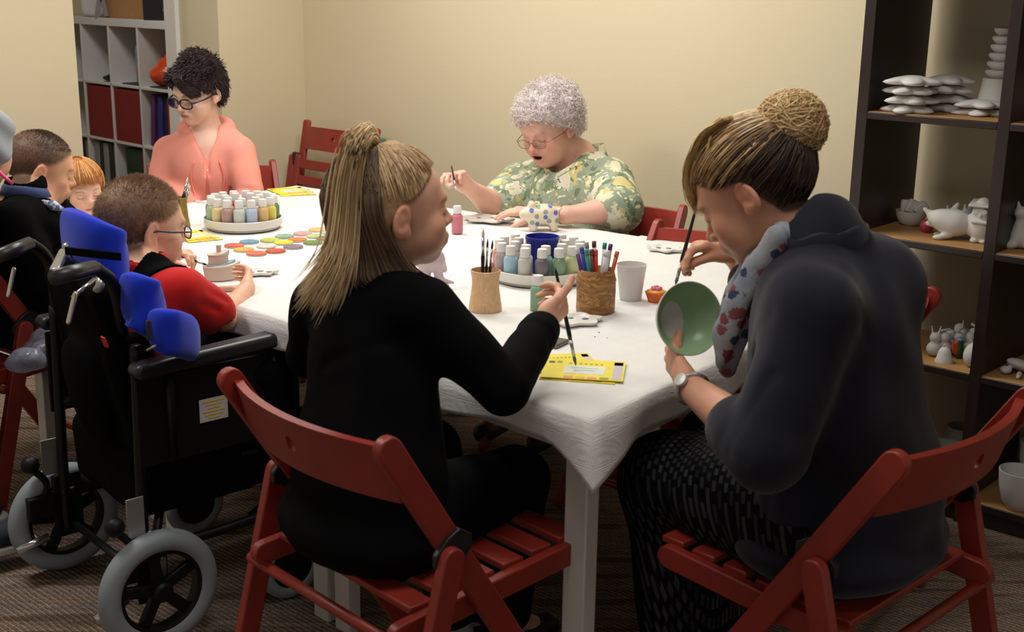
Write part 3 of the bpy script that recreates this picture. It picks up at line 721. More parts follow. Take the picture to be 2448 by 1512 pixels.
for k, (bx, tx, ty, lab, r, hh) in enumerate(((-.010, 1155, 545, 'tallest of the three brushes in the pale wooden cup', .0042, m_hair), (.002, 1166, 570, 'middle thin brush in the pale wooden cup', .003, m_dhair), (.012, 1178, 573, 'right thin brush in the pale wooden cup', .0032, m_dhair))):
    top_ = PY(tx, ty, WC1.y + .012); brush((WC1.x + bx * .5 - .002, WC1.y + .006, TZ + .014), top_, lab, r, hair=hh, hl=.022, fl=.04)
# bark cup with felt pens
t = thing('wooden_cup', 'brown bark wood cup stuffed with felt pens', 'cup', PZ(1423, 745, TZ)); WC2 = t.location.copy()
F = [(0, 0), (.0435, 0), (.0455, .004), (.0455, .05), (.046, .075), (.0475, .080), (.045, .09), (.0415, .104), (.0395, .106), (.036, .10), (.036, .02), (0, .018)]
bm = BM(); lathe(bm, F, 48, cap=False)
for v in bm.verts:
    a = math.atan2(v.co.y, v.co.x); k = 1 + .03 * math.sin(a * 2 + 1) + .02 * math.sin(a * 5 + v.co.z * 60) + .012 * math.sin(a * 9 + v.co.z * 40)
    v.co.x *= k; v.co.y *= k
obj('body', bm, woodmat('streaked bark wood', (186, 138, 72), (124, 80, 42), 5, st=(2, 2, 7)), t, auto=.9)
PC = {'white': (206, 204, 204), 'blue': (48, 56, 160), 'teal': (46, 140, 128), 'red': (196, 50, 40), 'brown': (96, 52, 44), 'purple': (84, 46, 110), 'orange': (200, 84, 54), 'grey': (150, 148, 150)}
def pen(bx, by, tx, ty, dy, col, tip, label, r=.0052):
    a = V(WC2.x + bx, WC2.y + by, TZ + .022); b = PY(tx, ty, WC2.y + dy); t = thing('felt_pen', label, 'pen', a, 0, 'felt pens in the bark cup'); d = b - a; Lb = d.length; d.normalize()
    bm = BM(); tube(bm, [d * 0, d * (Lb * .97)], r, 12); obj('barrel', bm, mat('pen ' + col, PC[col], .35, var=.04), t, smooth=True)
    bm = BM(); tube(bm, [d * (Lb * .90), d * Lb], [r * 1.12, r * 1.05], 12); obj('cap', bm, mat('pen ' + tip, PC[tip], .35, var=.04), t, smooth=True)
for p in ((-.018, -.008, 1378, 594, -.01, 'purple', 'white', 'purple felt pen at the left of the bark cup'), (-.014, -.012, 1390, 592, -.02, 'blue', 'blue', 'blue felt pen in the bark cup'), (-.008, -.014, 1402, 597, -.022, 'teal', 'teal', 'teal felt pen in the bark cup'), (-.002, -.016, 1414, 597, -.024, 'brown', 'brown', 'brown felt pen in the bark cup'), (.003, -.014, 1424, 598, -.022, 'red', 'red', 'red felt pen in the bark cup'),
          (-.006, .014, 1402, 580, .02, 'white', 'grey', 'white pen leaning at the back left of the bark cup'), (.002, .012, 1420, 577, .02, 'white', 'brown', 'white pen with a dark end at the back of the bark cup'), (.010, .010, 1446, 581, .018, 'white', 'teal', 'white pen with a teal end in the bark cup'), (.016, .006, 1460, 584, .01, 'grey', 'purple', 'grey pen with a purple end in the bark cup'), (.012, -.010, 1452, 600, -.012, 'white', 'white', 'thick white pen at the front of the bark cup'), (.022, -.002, 1476, 602, -.004, 'orange', 'orange', 'orange pencil leaning out to the right of the bark cup')):
    pen(*p[:-1], p[-1], r=.0075 if 'thick' in p[-1] else .0048)
t = thing('plastic_cup', 'translucent white plastic cup right of the bark cup', 'cup', PZ(1507, 716, TZ))
m_pc = mat('milky plastic', (232, 228, 226), .3, var=.02, Transmission_Weight=.35, IOR=1.3)
bm = BM(); lathe(bm, [(0, .001), (.026, .001), (.0275, .003), (.037, .088), (.0385, .0905), (.0365, .0905), (.0265, .004), (0, .003)], 40, cap=False); obj('body', bm, m_pc, t, auto=.8)
# cupcake trinket
t = thing('cupcake', 'small orange cupcake with pink icing right of the white plastic cup', 'cupcake', PZ(1568, 722, TZ))
bm = BM(); n = 32; R1 = []; R2 = []
for k in range(n):
    a = 2 * PI * k / n; w_ = 1 + (.06 if k % 2 else -.03); R1.append(bm.verts.new((.018 * math.cos(a) * w_, .018 * math.sin(a) * w_, 0))); R2.append(bm.verts.new((.027 * math.cos(a) * w_, .027 * math.sin(a) * w_, .026)))
for k in range(n): bm.faces.new((R1[k], R1[(k + 1) % n], R2[(k + 1) % n], R2[k]))
bm.faces.new(R1[::-1]); bm.faces.new(R2); obj('case', bm, mat('orange paper case', (206, 96, 40), .6, var=.3, vs=60), t)
bm = BM(); ball(bm, (0, 0, .026), (.0255, .0255, .007), 24, 8); obj('top', bm, mat('amber icing', (226, 150, 50), .4), t, smooth=True)
bm = BM()
for k in range(5): a = k * 1.257; ball(bm, (.008 * math.cos(a), .008 * math.sin(a), .035), (.007, .007, .005), 12, 8)
ball(bm, (0, 0, .038), (.006, .006, .005), 12, 8); obj('rosette', bm, mat('pink icing', (226, 120, 150), .4), t, smooth=True)
# bamboo cup and its brushes
t = thing('bamboo_cup', 'olive yellow bamboo cup with a dark seam, at the elbow of the coral hoodie', 'cup', PZ(432, 543, TZF)); WC3 = t.location.copy()
bm = BM(); lathe(bm, [(0, 0), (.030, 0), (.031, .004), (.026, .035), (.0235, .07), (.0245, .095), (.0225, .096), (.021, .07), (.022, .02), (0, .02)], 36, cap=False); obj('body', bm, woodmat('olive bamboo', (158, 132, 58), (136, 108, 44), 4, st=(8, 8, 1)), t, auto=.9)
bm = BM(); tube(bm, smoothpath([(.006, -.0245, .092), (.004, -.0225, .06), (.007, -.0265, .03), (.002, -.0305, .004)]), .0017, 8); obj('seam', bm, mat('dark bamboo seam', (70, 40, 22), .8), t, smooth=True)
for k, (tx, ty, lab) in enumerate(((449, 424, 'tallest white-tipped brush in the bamboo cup'), (452, 438, 'middle white-tipped brush in the bamboo cup'), (455, 443, 'shortest white-tipped brush in the bamboo cup'))):
    brush((WC3.x - .006 + .004 * k, WC3.y - .004, TZF + .022), PY(tx, ty, WC3.y + .004 * k), lab, .0045, hl=.02, fl=.032)
brush(PZ(500, 487, TZF + .004), PZ(460, 479, TZF + .006), 'thin white brush lying on the cloth behind the bamboo cup', .003, m=mat('white brush handle', (214, 210, 206), .4), hl=.01, fl=.01)

# glaze test discs
discs = [(560, 587, (214, 92, 76), 'red'), (596, 578, (98, 146, 170), 'steel blue'), (583, 597, (226, 166, 74), 'amber'), (613, 606, (222, 100, 78), 'coral'), (637, 588, (216, 208, 194), 'off-white'), (645, 574, (184, 190, 84), 'lime'), (659, 600, (196, 74, 62), 'brick red'),
         (678, 580, (226, 210, 60), 'bright yellow'), (680, 565, (130, 172, 146), 'sea green'), (701, 590, (132, 116, 142), 'dusty purple'), (711, 573, (228, 126, 74), 'orange'), (724, 558, (226, 160, 164), 'pink'), (748, 580, (108, 140, 76), 'leaf green'), (755, 564, (182, 200, 136), 'pale green'), (760, 549, (232, 186, 124), 'peach'), (790, 557, (176, 186, 208), 'pale blue'), (778, 570, (140, 124, 88), 'olive brown')]
d0 = None
for k, (x, y, c, nm) in enumerate(discs):
    p = PZ(x, y + 2, TZF)
    m = mat('glaze disc ' + nm, c, .3, var=.14, vs=60); lab = 'round %s glaze test disc on the white cloth' % nm
    if nm == 'off-white': lab = 'round off-white unglazed test disc with a hole'
    if d0 is None:
        d0 = thing('glaze_disc', lab, 'glaze disc', p, 0, 'round glaze test discs')
        bm = BM(); lathe(bm, [(.0022, 0), (.0285, 0), (.0295, .002), (.0285, .0045), (.0022, .0045), (.0022, 0)], 36, cap=False); obj('disc', bm, m, d0, auto=.5)
        bm = BM(); lathe(bm, [(0, -.0002), (.0287, -.0002), (.0298, .0012), (.0290, .0022), (0, .0022)], 36); obj('clay_underside', bm, mat('pale clay', (220, 208, 190), .7), d0, smooth=True)
    else: dup(d0, p, k * 1.3, lab, None, {'disc': m})

# yellow party cards
m_yel = mat('yellow printed card', (232, 214, 60), .5, var=.06, vs=30)
m_pale = mat('pale print', (214, 218, 200), .5); m_pk = mat('pink print', (222, 150, 130), .5); m_or = mat('orange print', (224, 180, 60), .5); m_dkp = mat('dark print', (66, 78, 66), .5); m_lil = mat('lilac print', (196, 186, 196), .5); m_grn = mat('olive print', (150, 150, 50), .5); m_blu = mat('pale blue print', (170, 184, 196), .5)
def card(a, b, c, z, label, seed=0, letters=True):
    """card with corner a, long edge to b, short edge to c (table points)"""
    a = V(a[0], a[1], 0); b = V(b[0], b[1], 0); c = V(c[0], c[1], 0); ex = b - a; ey = c - a; Lx, Ly = ex.length, ey.length; rz = math.atan2(ex.y, ex.x)
    t = thing('party_card', label, 'card', (a.x, a.y, z), rz, 'yellow party cards'); sh = ex.normalized().dot(ey) / Ly * 0
    sy = 1 if ex.cross(ey).z > 0 else -1
    bm = BM(); box(bm, (Lx / 2, sy * Ly / 2, .0008), (Lx, Ly, .0016)); obj('card', bm, m_yel, t)
    def patch(nm, x0, y0, x1, y1, m):
        bm = BM(); box(bm, ((x0 + x1) / 2 * Lx, sy * (y0 + y1) / 2 * Ly, .0018), (abs(x1 - x0) * Lx, abs(y1 - y0) * Ly, .0003 if nm != 'printed_line' else .0005)); obj(nm, bm, m, t)
    patch('printed_panel', .26, .24, .76, .66, m_pale); patch('printed_edge', .86, .06, .97, .92, m_lil); patch('printed_stamp', .86, .76, .97, .92, m_dkp)
    for k, m in enumerate((m_pk, m_or, m_pk, m_grn)): patch('printed_stripe', .28 + k * .145, .02, .28 + k * .145 + .11, .12, m)
    for k in range(7): patch('printed_line', .30 + k * .065, .74, .335 + k * .065, .79, m_grn)
    patch('printed_line', .34, .52, .68, .56, m_blu); patch('printed_line', .38, .40, .64, .44, m_blu)
    patch('printed_leaf', .05, .74, .12, .84, m_dkp); patch('printed_leaf', .15, .76, .21, .86, m_grn)
    if letters and sy > 0:
        text('lettering', 'YOU ARE INVITED', Ly * .13, m_grn, t, Matrix.Translation((Lx * .5, Ly * .80, .0018)), .00015)
        text('lettering', 'PARTY INVITATION', Ly * .09, m_dkp, t, Matrix.Translation((Lx * .5, Ly * .70, .0018)), .00015) if False else None
    return t
card(PZ(1288, 908, TZ), PZ(1470, 920, TZ), PZ(1270, 856, TZ) + V(.02, 0, 0), TZ, 'yellow party card, the lower of the two near the front corner', 1, False)
card(PZ(1290, 907, TZ), PZ(1489, 918, TZ), PZ(1305, 861, TZ), TZ + .0035, 'yellow party card on top, nearest the front corner of the table', 2, False)
card(PZ(1290, 893, TZ), PZ(1438, 887, TZ), PZ(1296, 853, TZ), TZ + .0018, 'yellow party card half hidden behind the nearest one', 3, False)
card(PZ(452, 581, TZF), PZ(534, 573, TZF), PZ(432, 560, TZF), TZF, 'lower yellow party card beside the bamboo cup', 4, False)
card(PZ(448, 578, TZF), PZ(524, 570, TZF), PZ(434, 557, TZF), TZF + .002, 'upper yellow party card beside the bamboo cup', 5, False)
card(PZ(672, 470, TZF), PZ(757, 466, TZF), PZ(664, 456, TZF), TZF, 'lower yellow party card by the far corner of the table', 6, False)
card(PZ(668, 467, TZF), PZ(750, 461, TZF), PZ(662, 453, TZF), TZF + .002, 'upper yellow party card by the far corner of the table', 7, False)
# phone
pa, pb, pc = PZ(1235, 822, TZ), PZ(1300, 834, TZ), PZ(1348, 815, TZ); t = thing('phone', 'dark mobile phone lying under the sleeve of the girl in black', 'phone', (pb + pc) / 2 + (pa - pb) * .5, math.atan2((pb - pa).y, (pb - pa).x))
bm = BM(); box(bm, (0, 0, .0045), (.115, .060, .008)); obj('body', bm, mat('phone edge', (120, 116, 116), .3, metal=.5), t, bevel=.003)
bm = BM(); box(bm, (0, 0, .0088), (.110, .055, .0008)); obj('screen', bm, mat('phone glass', (52, 52, 52), .12), t)
# palettes
def palette(c, a, label, r=.052, stretch=1.25):
    t = thing('palette', label, 'palette', c, a, 'white paint palettes'); bm = BM(); n = 72; rings = []
    for s, z in ((0, .003), (.62, .003), (.9, .006), (1, .011), (1.02, .011), (.96, .004), (.6, 0), (0, 0)):
        ringv = []
        for k in range(n):
            q = 2 * PI * k / n; rr = r * s * (1 + .13 * math.cos(6 * q)) * (1.0 if s else 0) + 1e-5; ringv.append(bm.verts.new((rr * math.cos(q) * stretch, rr * math.sin(q), z)))
        rings.append(ringv)
    for A, B in zip(rings, rings[1:]):
        for k in range(n): bm.faces.new((A[k], A[(k + 1) % n], B[(k + 1) % n], B[k]))
    obj('dish', bm, m_tray, t, smooth=True)
    for k in range(3):
        q = 2 * PI * k / 6 + .5; bm = BM(); ball(bm, (r * .62 * math.cos(q) * stretch, r * .62 * math.sin(q), .0042), (.009, .006, .0012), 12, 6)
        obj('paint_dab', bm, mat(('blue grey dab', 'green dab', 'grey dab')[k], ((112, 124, 148), (120, 140, 120), (120, 118, 122))[k], .3), t, smooth=True)
palette(PZ(1372, 772, TZ), .3, 'white palette in front of the bark cup, by the hand of the girl in black', .05)
palette(PZ(1168, 528, TZ), -.3, 'white palette by the hand of the grey-haired woman', .062, 1.3)
palette(PZ(1588, 600, TZ), -.6, 'white palette by the brush hand of the woman in the navy jacket', .042)
palette(PZ(622, 656, TZF), .2, 'small white palette beside the boat figurine', .036)
# paint specks on the cloth
for k, (x, y) in enumerate(((1422, 806), (1451, 809), (1432, 795))):
    bm = BM(); lathe(bm, [(.0018, 0), (.0018, .0006)], 8, PZ(x, y, TZ)); top(obj('paint_speck', bm, mat('dark paint', (60, 66, 70))), 'tiny dark paint speck on the cloth, ' + ('left one right of the phone', 'right one by the cards', 'upper one by the palette')[k], 'paint speck', 'paint specks on the cloth')

# pottery figurines on the table, modelled as smooth clay
m_clay = colmat('painted clay', .45, bump=.05)
m_bisque = mat('white bisque clay', (222, 218, 210), .6, var=.03, bump=.05, bs=120)
def rotz(a): return np.array(Matrix.Rotation(a, 3, 'Z'))
# piggy bank with dots
t = thing('piggy_bank', 'cream piggy bank painted with blue and green dots', 'piggy bank', PZ(1297, 549, TZ)); pc_ = A_(t.location); Rz = rotz(.12)
Fd = Field(); W = lambda x, y, z: pc_ + Rz @ A_((x, y, z))
Fd.ell(W(0, 0, .050), (.052, .036, .034), Rz, .01); Fd.ell(W(-.046, -.004, .052), (.024, .024, .022), Rz, .02); Fd.ell(W(-.068, -.006, .050), (.010, .014, .013), Rz, .008)
for sx in (-.03, .032):
    for sy in (-.018, .018): Fd.cap(W(sx, sy, .03), W(sx * 1.05, sy * 1.05, .010), .016, .0125, .014)
for sy in (-.014, .014): Fd.ell(W(-.036, sy, .080), (.011, .007, .012), Rz, .008)
Fd.cap(W(.05, 0, .062), W(.060, .0, .070), .005, .003, .006)
dots = []
for x, z, c in ((-.040, .066, 0), (-.024, .048, 1), (.004, .062, 1), (.004, .046, 0), (.038, .058, 0), (-.038, .028, 1), (-.022, .024, 0), (.016, .033, 1), (.042, .034, 1), (-.018, .078, 2), (.022, .080, 0)):
    y = -.05; dots.append((W(x, y, z), c))
dc = [L3((92, 118, 196)), L3((140, 158, 144)), L3((132, 160, 118))]
def pigcol(Vt):
    c = np.tile(L3((226, 212, 188)), (len(Vt), 1)); Lv = (Vt - pc_) @ Rz
    for p, k in dots:
        q = (p - pc_) @ Rz; d = np.hypot(Lv[:, 0] - q[0], Lv[:, 2] - q[2]); m = (d < .0075) & (Lv[:, 1] < -.004); c[m] = dc[k]
    return c
blobs('body', Fd, pc_ - .1, pc_ + .1, .0016, m_clay, t, pigcol)
# boat
t = thing('boat_figurine', 'unpainted clay tug boat held by the boy in red', 'figurine', PZ(528, 668, TZF)); t.rotation_euler.z = .25
def hull(s, z0, z1, L_, W_, m, nm, flare=1.15, x0=0):
    bm = BM(); rr = []
    for z, k in ((z0, 1), (z1, flare)):
        pts = []
        for q in range(24):
            a = 2 * PI * q / 24; x = math.cos(a); y = math.sin(a); x_ = L_ * k * (x if x < 0 else x ** .8) ; wy = W_ * k * y * (1 - .55 * max(0, x) ** 1.5); pts.append(bm.verts.new((x0 + max(-L_ * .86 * k, x_), wy, z + (.012 * max(0, x) ** 2 if z == z1 else 0))))
        rr.append(pts)
    for k in range(24): bm.faces.new((rr[0][k], rr[0][(k + 1) % 24], rr[1][(k + 1) % 24], rr[1][k]))
    bm.faces.new(rr[0][::-1]); bm.faces.new(rr[1]); return obj(nm, bm, m, t, bevel=.0015)
m_b1 = mat('pinkish bisque', (206, 190, 176), .6, var=.04)
hull(1, 0, .038, .046, .026, m_b1, 'hull'); hull(1, .0385, .042, .040, .020, mat('pale blue glaze', (150, 180, 196), .4), 'deck', 1.0)
hull(1, .042, .066, .028, .016, m_b1, 'cabin', 1.0, -.006); hull(1, .0655, .069, .031, .018, m_b1, 'cabin_roof', 1.0, -.006)
bm = BM(); lathe(bm, [(0, .068), (.006, .068), (.007, .092), (.0, .092)], 16, (-.002, 0, 0)); obj('funnel', bm, m_b1, t, auto=.6)
# lilac animal on a cream base, behind the girl
t = thing('animal_figurine', 'lilac clay figurine with long legs on a cream base, behind the girl', 'figurine', PZ(1052, 690, TZ)); fc = A_(t.location); Fd = Field()
def fp(x, y, Y=0): return A_(PY(x, y, fc[1] + Y))
Fd.ell(fp(1025, 625), (.036, .026, .024), None, .01); Fd.cap(fp(1045, 625), fp(1050, 668), .014, .011, .012); Fd.cap(fp(1015, 632), fp(1020, 668), .013, .011, .012); Fd.cap(fp(1052, 610), fp(1062, 645, .03), .010, .008, .01); Fd.cap(fp(1048, 668, -.01), fp(1082, 676, -.005), .0085, .004, .01); Fd.cap(fp(1000, 612), fp(988, 590), .011, .014, .012)
blobs('body', Fd, fc - .13, fc + .16, .002, mat('lilac glaze', (204, 186, 196), .4), t)
Fd = Field(); Fd.rbox(fp(1040, 688, -.02) , (.035, .028, .009), .006, k=.004); blobs('base', Fd, fc - .1, fc + .1, .002, mat('cream base', (226, 216, 196), .6), t)
# ------------------------------------------------------------------ people: shared builders
def nz(v): v = A_(v); return v / np.linalg.norm(v)
def hframe(fwd, tilt=0, roll=0):
    """columns right, forward, up; fwd horizontal direction, tilt = nod down (radians), roll towards the right ear"""
    f = nz((fwd[0], fwd[1], 0)); u = A_((0, 0, 1)); r = np.cross(f, u)
    f2 = f * math.cos(tilt) - u * math.sin(tilt); u2 = u * math.cos(tilt) + f * math.sin(tilt)
    r2 = r * math.cos(roll) - u2 * math.sin(roll); u3 = u2 * math.cos(roll) + r * math.sin(roll)
    return np.stack([r2, f2, u3], 1)
def ear_head(ear, side, fwd, tilt, roll, sc, **k):
    """head whose right (+1) or left (-1) ear sits at the given point"""
    h = Head(ear, fwd, tilt, roll, sc, **k); h.c = A_(ear) - h.R @ (A_((side * .082, -.010, -.002)) * sc); return h
class Head:
    def __init__(s, c, fwd, tilt=0, roll=0, sc=1.0, child=0, fat=0, mouth=0):
        s.c = A_(c); s.R = hframe(fwd, tilt, roll); s.s = sc; s.child = child; s.fat = fat; s.mouth = mouth
    def w(s, x, y, z): return s.c + s.R @ (A_((x, y, z)) * s.s)
    def loc(s, P): return (P - s.c) @ s.R / s.s
    def ell(s, F, c, r, k=.02, op='u', R=None): F.ell(s.w(*c), A_(r) * s.s, s.R if R is None else s.R @ R, k * s.s, op)
    def cap(s, F, a, b, ra, rb, k=.02, op='u'): F.cap(s.w(*a), s.w(*b), ra * s.s, rb * s.s, k * s.s, op)
    def skin(s, F):
        ch, ft = s.child, s.fat; e = s.ell
        e(F, (0, -.018, .036), (.073 + .002 * ch, .092, .082)); e(F, (0, .030, .034), (.060, .054, .052), .03)
        e(F, (0, .034, -.020), (.058 + .004 * ft, .050, .054), .03); e(F, (0, .026, -.055 + .004 * ch), (.048 + .008 * ft, .053, .040), .03)
        e(F, (0, .066 - .006 * ch, -.083 + .008 * ch), (.020, .017, .016), .03)
        for x in (-1, 1):
            e(F, (x * .038, .060, -.022), (.021 + .004 * ch, .019, .018), .02); e(F, (x * .034, .050, -.045), (.022 + .008 * ft + .003 * ch, .024, .024), .02)
        s.cap(F, (-.030, .079, .023), (.030, .079, .023), .0095, .0095, .02)
        for x in (-1, 1): e(F, (x * .031, .094, .004), (.015, .011, .011), .014, 's'); 
        for x in (-1, 1): e(F, (x * .031, .0755, .003), (.0135, .0125, .0115), .004)
        nl = .004 * ch
        s.cap(F, (0, .083, .012), (0, .103 - nl, -.022 + nl), .0065, .0085, .012); e(F, (0, .103 - nl, -.024 + nl), (.0095, .0095, .0085), .006)
        for x in (-1, 1): e(F, (x * .0115, .094 - nl, -.027 + nl), (.007, .009, .0065), .005); e(F, (x * .006, .099 - nl, -.034 + nl), (.0032, .0045, .004), .002, 's')
        e(F, (0, .083, -.050), (.026, .013, .018), .012)
        if s.mouth:
            e(F, (0, .091, -.046), (.022, .009, .006), .006); e(F, (0, .084, -.068), (.019, .010, .0065), .006); e(F, (0, .094, -.056), (.018, .016, .0075 * s.mouth), .003, 's')
        else:
            e(F, (0, .0905, -.0475), (.021, .0085, .0055), .006); e(F, (0, .0885, -.0575), (.017, .0085, .0065), .005); s.cap(F, (-.020, .097, -.0525), (.020, .097, -.0525), .0016, .0016, .003, 's')
        for x in (-1, 1):
            T = np.array(Matrix.Rotation(-.22, 3, 'X')) @ np.array(Matrix.Rotation(x * .35, 3, 'Z'))
            e(F, (x * .078, -.010, -.002), (.0085, .0185, .030), .006, 'u', T); e(F, (x * .074, -.002, -.024), (.006, .010, .012), .006)
            e(F, (x * .0865, -.008, .003), (.006, .0125, .021), .004, 's', T); e(F, (x * .079, -.012, .001), (.005, .009, .013), .004, 'u', T)
            e(F, (x * .084, .002, -.006), (.006, .0055, .007), .003, 's')
    def neck(s, F, base, r0=.050, r1=.056, k=.03): F.cap(s.w(0, -.022, -.050), base, r0 * s.s, r1 * s.s, k)
    def color(s, P, tone, lips=(176, 96, 88), brow=(110, 80, 60), lash=(60, 40, 34), blush=.35, stubble=None, hl=None, fade=.012):
        q = s.loc(P); base = np.tile(L3(tone), (len(P), 1)); x, y, z = q.T; ax = np.abs(x)
        red = L3(tuple(min(255, int(a * b)) for a, b in zip(tone, (1.0, .80, .74))))
        g = lambda cx, cy, cz, r: np.exp(-(((ax - cx) ** 2 + (y - cy) ** 2 + (z - cz) ** 2) / r ** 2))
        base = mixc(base, np.tile(red, (len(P), 1)), blush * (g(.045, .065, -.028, .024) + .8 * g(0, .108, -.024, .014) + .8 * np.exp(-((ax - .08) / .012) ** 2) * (np.abs(z) < .045) * (np.abs(y) < .04)))
        lipm = (y > .072) * np.exp(-((x / .021) ** 4)) * np.exp(-(((z + .0525) / (.0085 + .006 * s.mouth)) ** 4)); base = mixc(base, np.tile(L3(lips), (len(P), 1)), lipm * .8)
        crease = (y > .07) * (ax < .021) * np.exp(-(((z + .0525 + .012 * (x / .02) ** 2 * 0) / .0016) ** 2)); base = mixc(base, np.tile(L3((92, 40, 38)), (len(P), 1)), crease * .8)
        if s.mouth: base = mixc(base, np.tile(L3((60, 22, 22)), (len(P), 1)), ((ax < .016) & (np.abs(z + .057) < .0075 * s.mouth) & (y > .05) & (y < .090)) * 1.0)
        t = (ax - .031) / .014; bz = .0255 - .004 * t * t + .001 * t; base = mixc(base, np.tile(L3(brow), (len(P), 1)), .75 * (y > .05) * (np.abs(t) < 1.15) * np.exp(-((z - bz) / .0032) ** 2))
        t = (ax - .031) / .0125; lz = -.0025 - .0035 * (1 - t * t); base = mixc(base, np.tile(L3(lash), (len(P), 1)), .9 * (y > .06) * (np.abs(t) < 1.05) * np.exp(-((z - lz) / .0017) ** 2))
        base = mixc(base, np.tile(red * .75, (len(P), 1)), .35 * (y > .05) * np.exp(-(((ax - .031) / .016) ** 2)) * np.exp(-(((z - .010) / .004) ** 2)))
        if stubble is not None: base = mixc(base, np.tile(L3(stubble), (len(P), 1)), .92 * sst(fade, -fade, hl(P)) * (z > -.075) * (np.hypot(ax - .08, y + .01) > .0) * (1 - (ax > .0755) * (np.abs(z) < .036) * (y > -.032) * (y < .02)))
        return base
    def hairclip(s, front=.070, temple=.050, ear=.022, nape=-.050, back=-.058):
        ys = [-.13, -.05, -.026, -.016, .004, .022, .030, .055, .075, .10]; zs = [back, nape, nape + .015, ear, ear, ear - .004, temple - .012, temple, front, front + .006]
        def line(y): return sum(np.interp(y + o, ys, zs) for o in (-.014, -.007, 0, .007, .014)) / 5
        return lambda P: (lambda q: (line(q[:, 1]) - q[:, 2]) * s.s)(s.loc(P))
    def capfield(s, t=.006, low=True):
        F = Field(); s.ell(F, (0, -.018, .036), (.073 + t, .092 + t, .082 + t)); s.ell(F, (0, .030, .034), (.060 + t, .054 + t, .052 + t), .03); s.ell(F, (0, -.03, -.01), (.060 + t, .062 + t, .055 + t), .03) if low else None; return F
    def surf(s, az, el, t=.0):
        """world point on the hair ellipsoid; az 0 = back, + towards the right side; el from the ear level up"""
        az = np.asarray(az, float); el = np.asarray(el, float)
        x = np.sin(az) * np.cos(el); y = -np.cos(az) * np.cos(el); z = np.sin(el)
        q = np.stack([x * (.077 + t), y * (.098 + t) - .012, z * (.086 + t) + .034], -1) * s.s
        return s.c + q @ s.R.T
def hand(F, w, d, n, thumb, s=1.0, curl=((.3, .4, .3),) * 4, spread=.06, th=(.5, .25, .25), thdir=None, k=.004):
    """w wrist, d along the hand, n the way the palm faces, thumb = +1 if thumb lies on the n x d side, else -1"""
    w = A_(w); d = nz(d); n = A_(n); n = nz(n - d * (n @ d)); l = np.cross(n, d) * thumb
    P = lambda a, b, c: w + (d * a + l * b + n * c) * s
    F.cap(P(-.015, 0, 0), P(.018, 0, 0), .022 * s, .022 * s, .012)
    for b, r in ((.026, .0135), (.009, .0145), (-.009, .0145), (-.025, .0125)): F.cap(P(.008, b * .62, .0), P(.078 - .1 * abs(b - .006), b, -.002), r * s, r * .78 * s, .010)
    F.ell(P(.032, .020, .010), A_((.026, .014, .014)) * s, np.stack([d, l, n], 1), .010)
    for i, (b, L0, r) in enumerate(((.0275, .070, .0088), (.0095, .078, .0090), (-.0095, .072, .0086), (-.0265, .056, .0076))):
        p = P(.076 - .12 * abs(b - .006), b, -.002); a = 0; sp = (1.5 - i) * spread; dd = nz(d + l * sp)
        for j, (f, c) in enumerate(zip((.46, .30, .24), curl[i])):
            a += c; q = p + (dd * math.cos(a) + n * math.sin(a)) * L0 * f * s; F.cap(p, q, r * (1 - .08 * j) * s, r * (.93 - .09 * j) * s, k if j else .006); p = q
    p = P(.016, .022, .006); td = nz(thdir) if thdir is not None else nz(d * math.cos(th[0]) + l * math.sin(th[0]) + n * .35)
    ax_ = np.cross(td, nz(np.cross(l, td)) ) ; bend = nz(n * .6 - l * .8 + d * .2) if thdir is None else nz(n - td * (n @ td))
    a = 0
    for j, (Ls, c) in enumerate(((.044, 0), (.034, th[1]), (.026, th[2]))):
        a += c; q = p + (td * math.cos(a) + bend * math.sin(a)) * Ls * s; F.cap(p, q, (.0125 - .0015 * j) * s, (.0110 - .0015 * j) * s, .010 if j == 0 else .004); p = q
def limb(F, pts, rs, k=.03): F.chain([A_(p) for p in pts], rs, k)
m_skin = colmat('skin', .5, bump=.12, bs=350, spec=.35, var=.07, Subsurface_Weight=.08, Subsurface_Radius=(.012, .005, .003))
m_hairc = colmat('hair', .45, spec=.35, var=.12)
def hairmat(name, c, rough=.6, var=.25, sc=(60, 60, 60), bump=.4):
    t = NT(name); co = t.co('Object', sc); n = t.noise(co, 1, 5, .6); c = lin(c)
    t.bump(n, bump, .004); return t.done(t.ramp(n, [(.3, tuple(v * (1 - var) for v in c[:3]) + (1,)), (.7, tuple(v * (1 + var) for v in c[:3]) + (1,))]), rough, spec=.3)
def fabric(name, c, rough=.9, bump=.25, bs=300, var=.08, spec=.15, sheen=None):
    if sum(c) < 80: c = tuple(v * .62 for v in c); spec = .06
    sheen = (.15 if sum(c) > 80 else .0) if sheen is None else sheen
    if name in MAT: return MAT[name]
    t = NT(name); co = t.co(); n = t.noise(co, 6, 4); f = t.noise(co, bs, 3, .7); c = lin(c)
    t.bump(f, bump, .0015); MAT[name] = t.done(t.ramp(n, [(.3, tuple(v * (1 - var) for v in c[:3]) + (1,)), (.7, tuple(v * (1 + var) for v in c[:3]) + (1,))]), rough, spec=spec, Sheen_Weight=sheen); return MAT[name]
def wrinkle(amp=.004, f=22, seed=0, axis=None):
    def g(P): return amp * (sn(P, f, seed) * .7 + .5 * sn(P * A_((1, 1, .45)), f * 2.1, seed + 3) - .3)
    return g
def bounds(pts, m): P = A_([A_(p) for p in pts]); return P.min(0) - m, P.max(0) + m
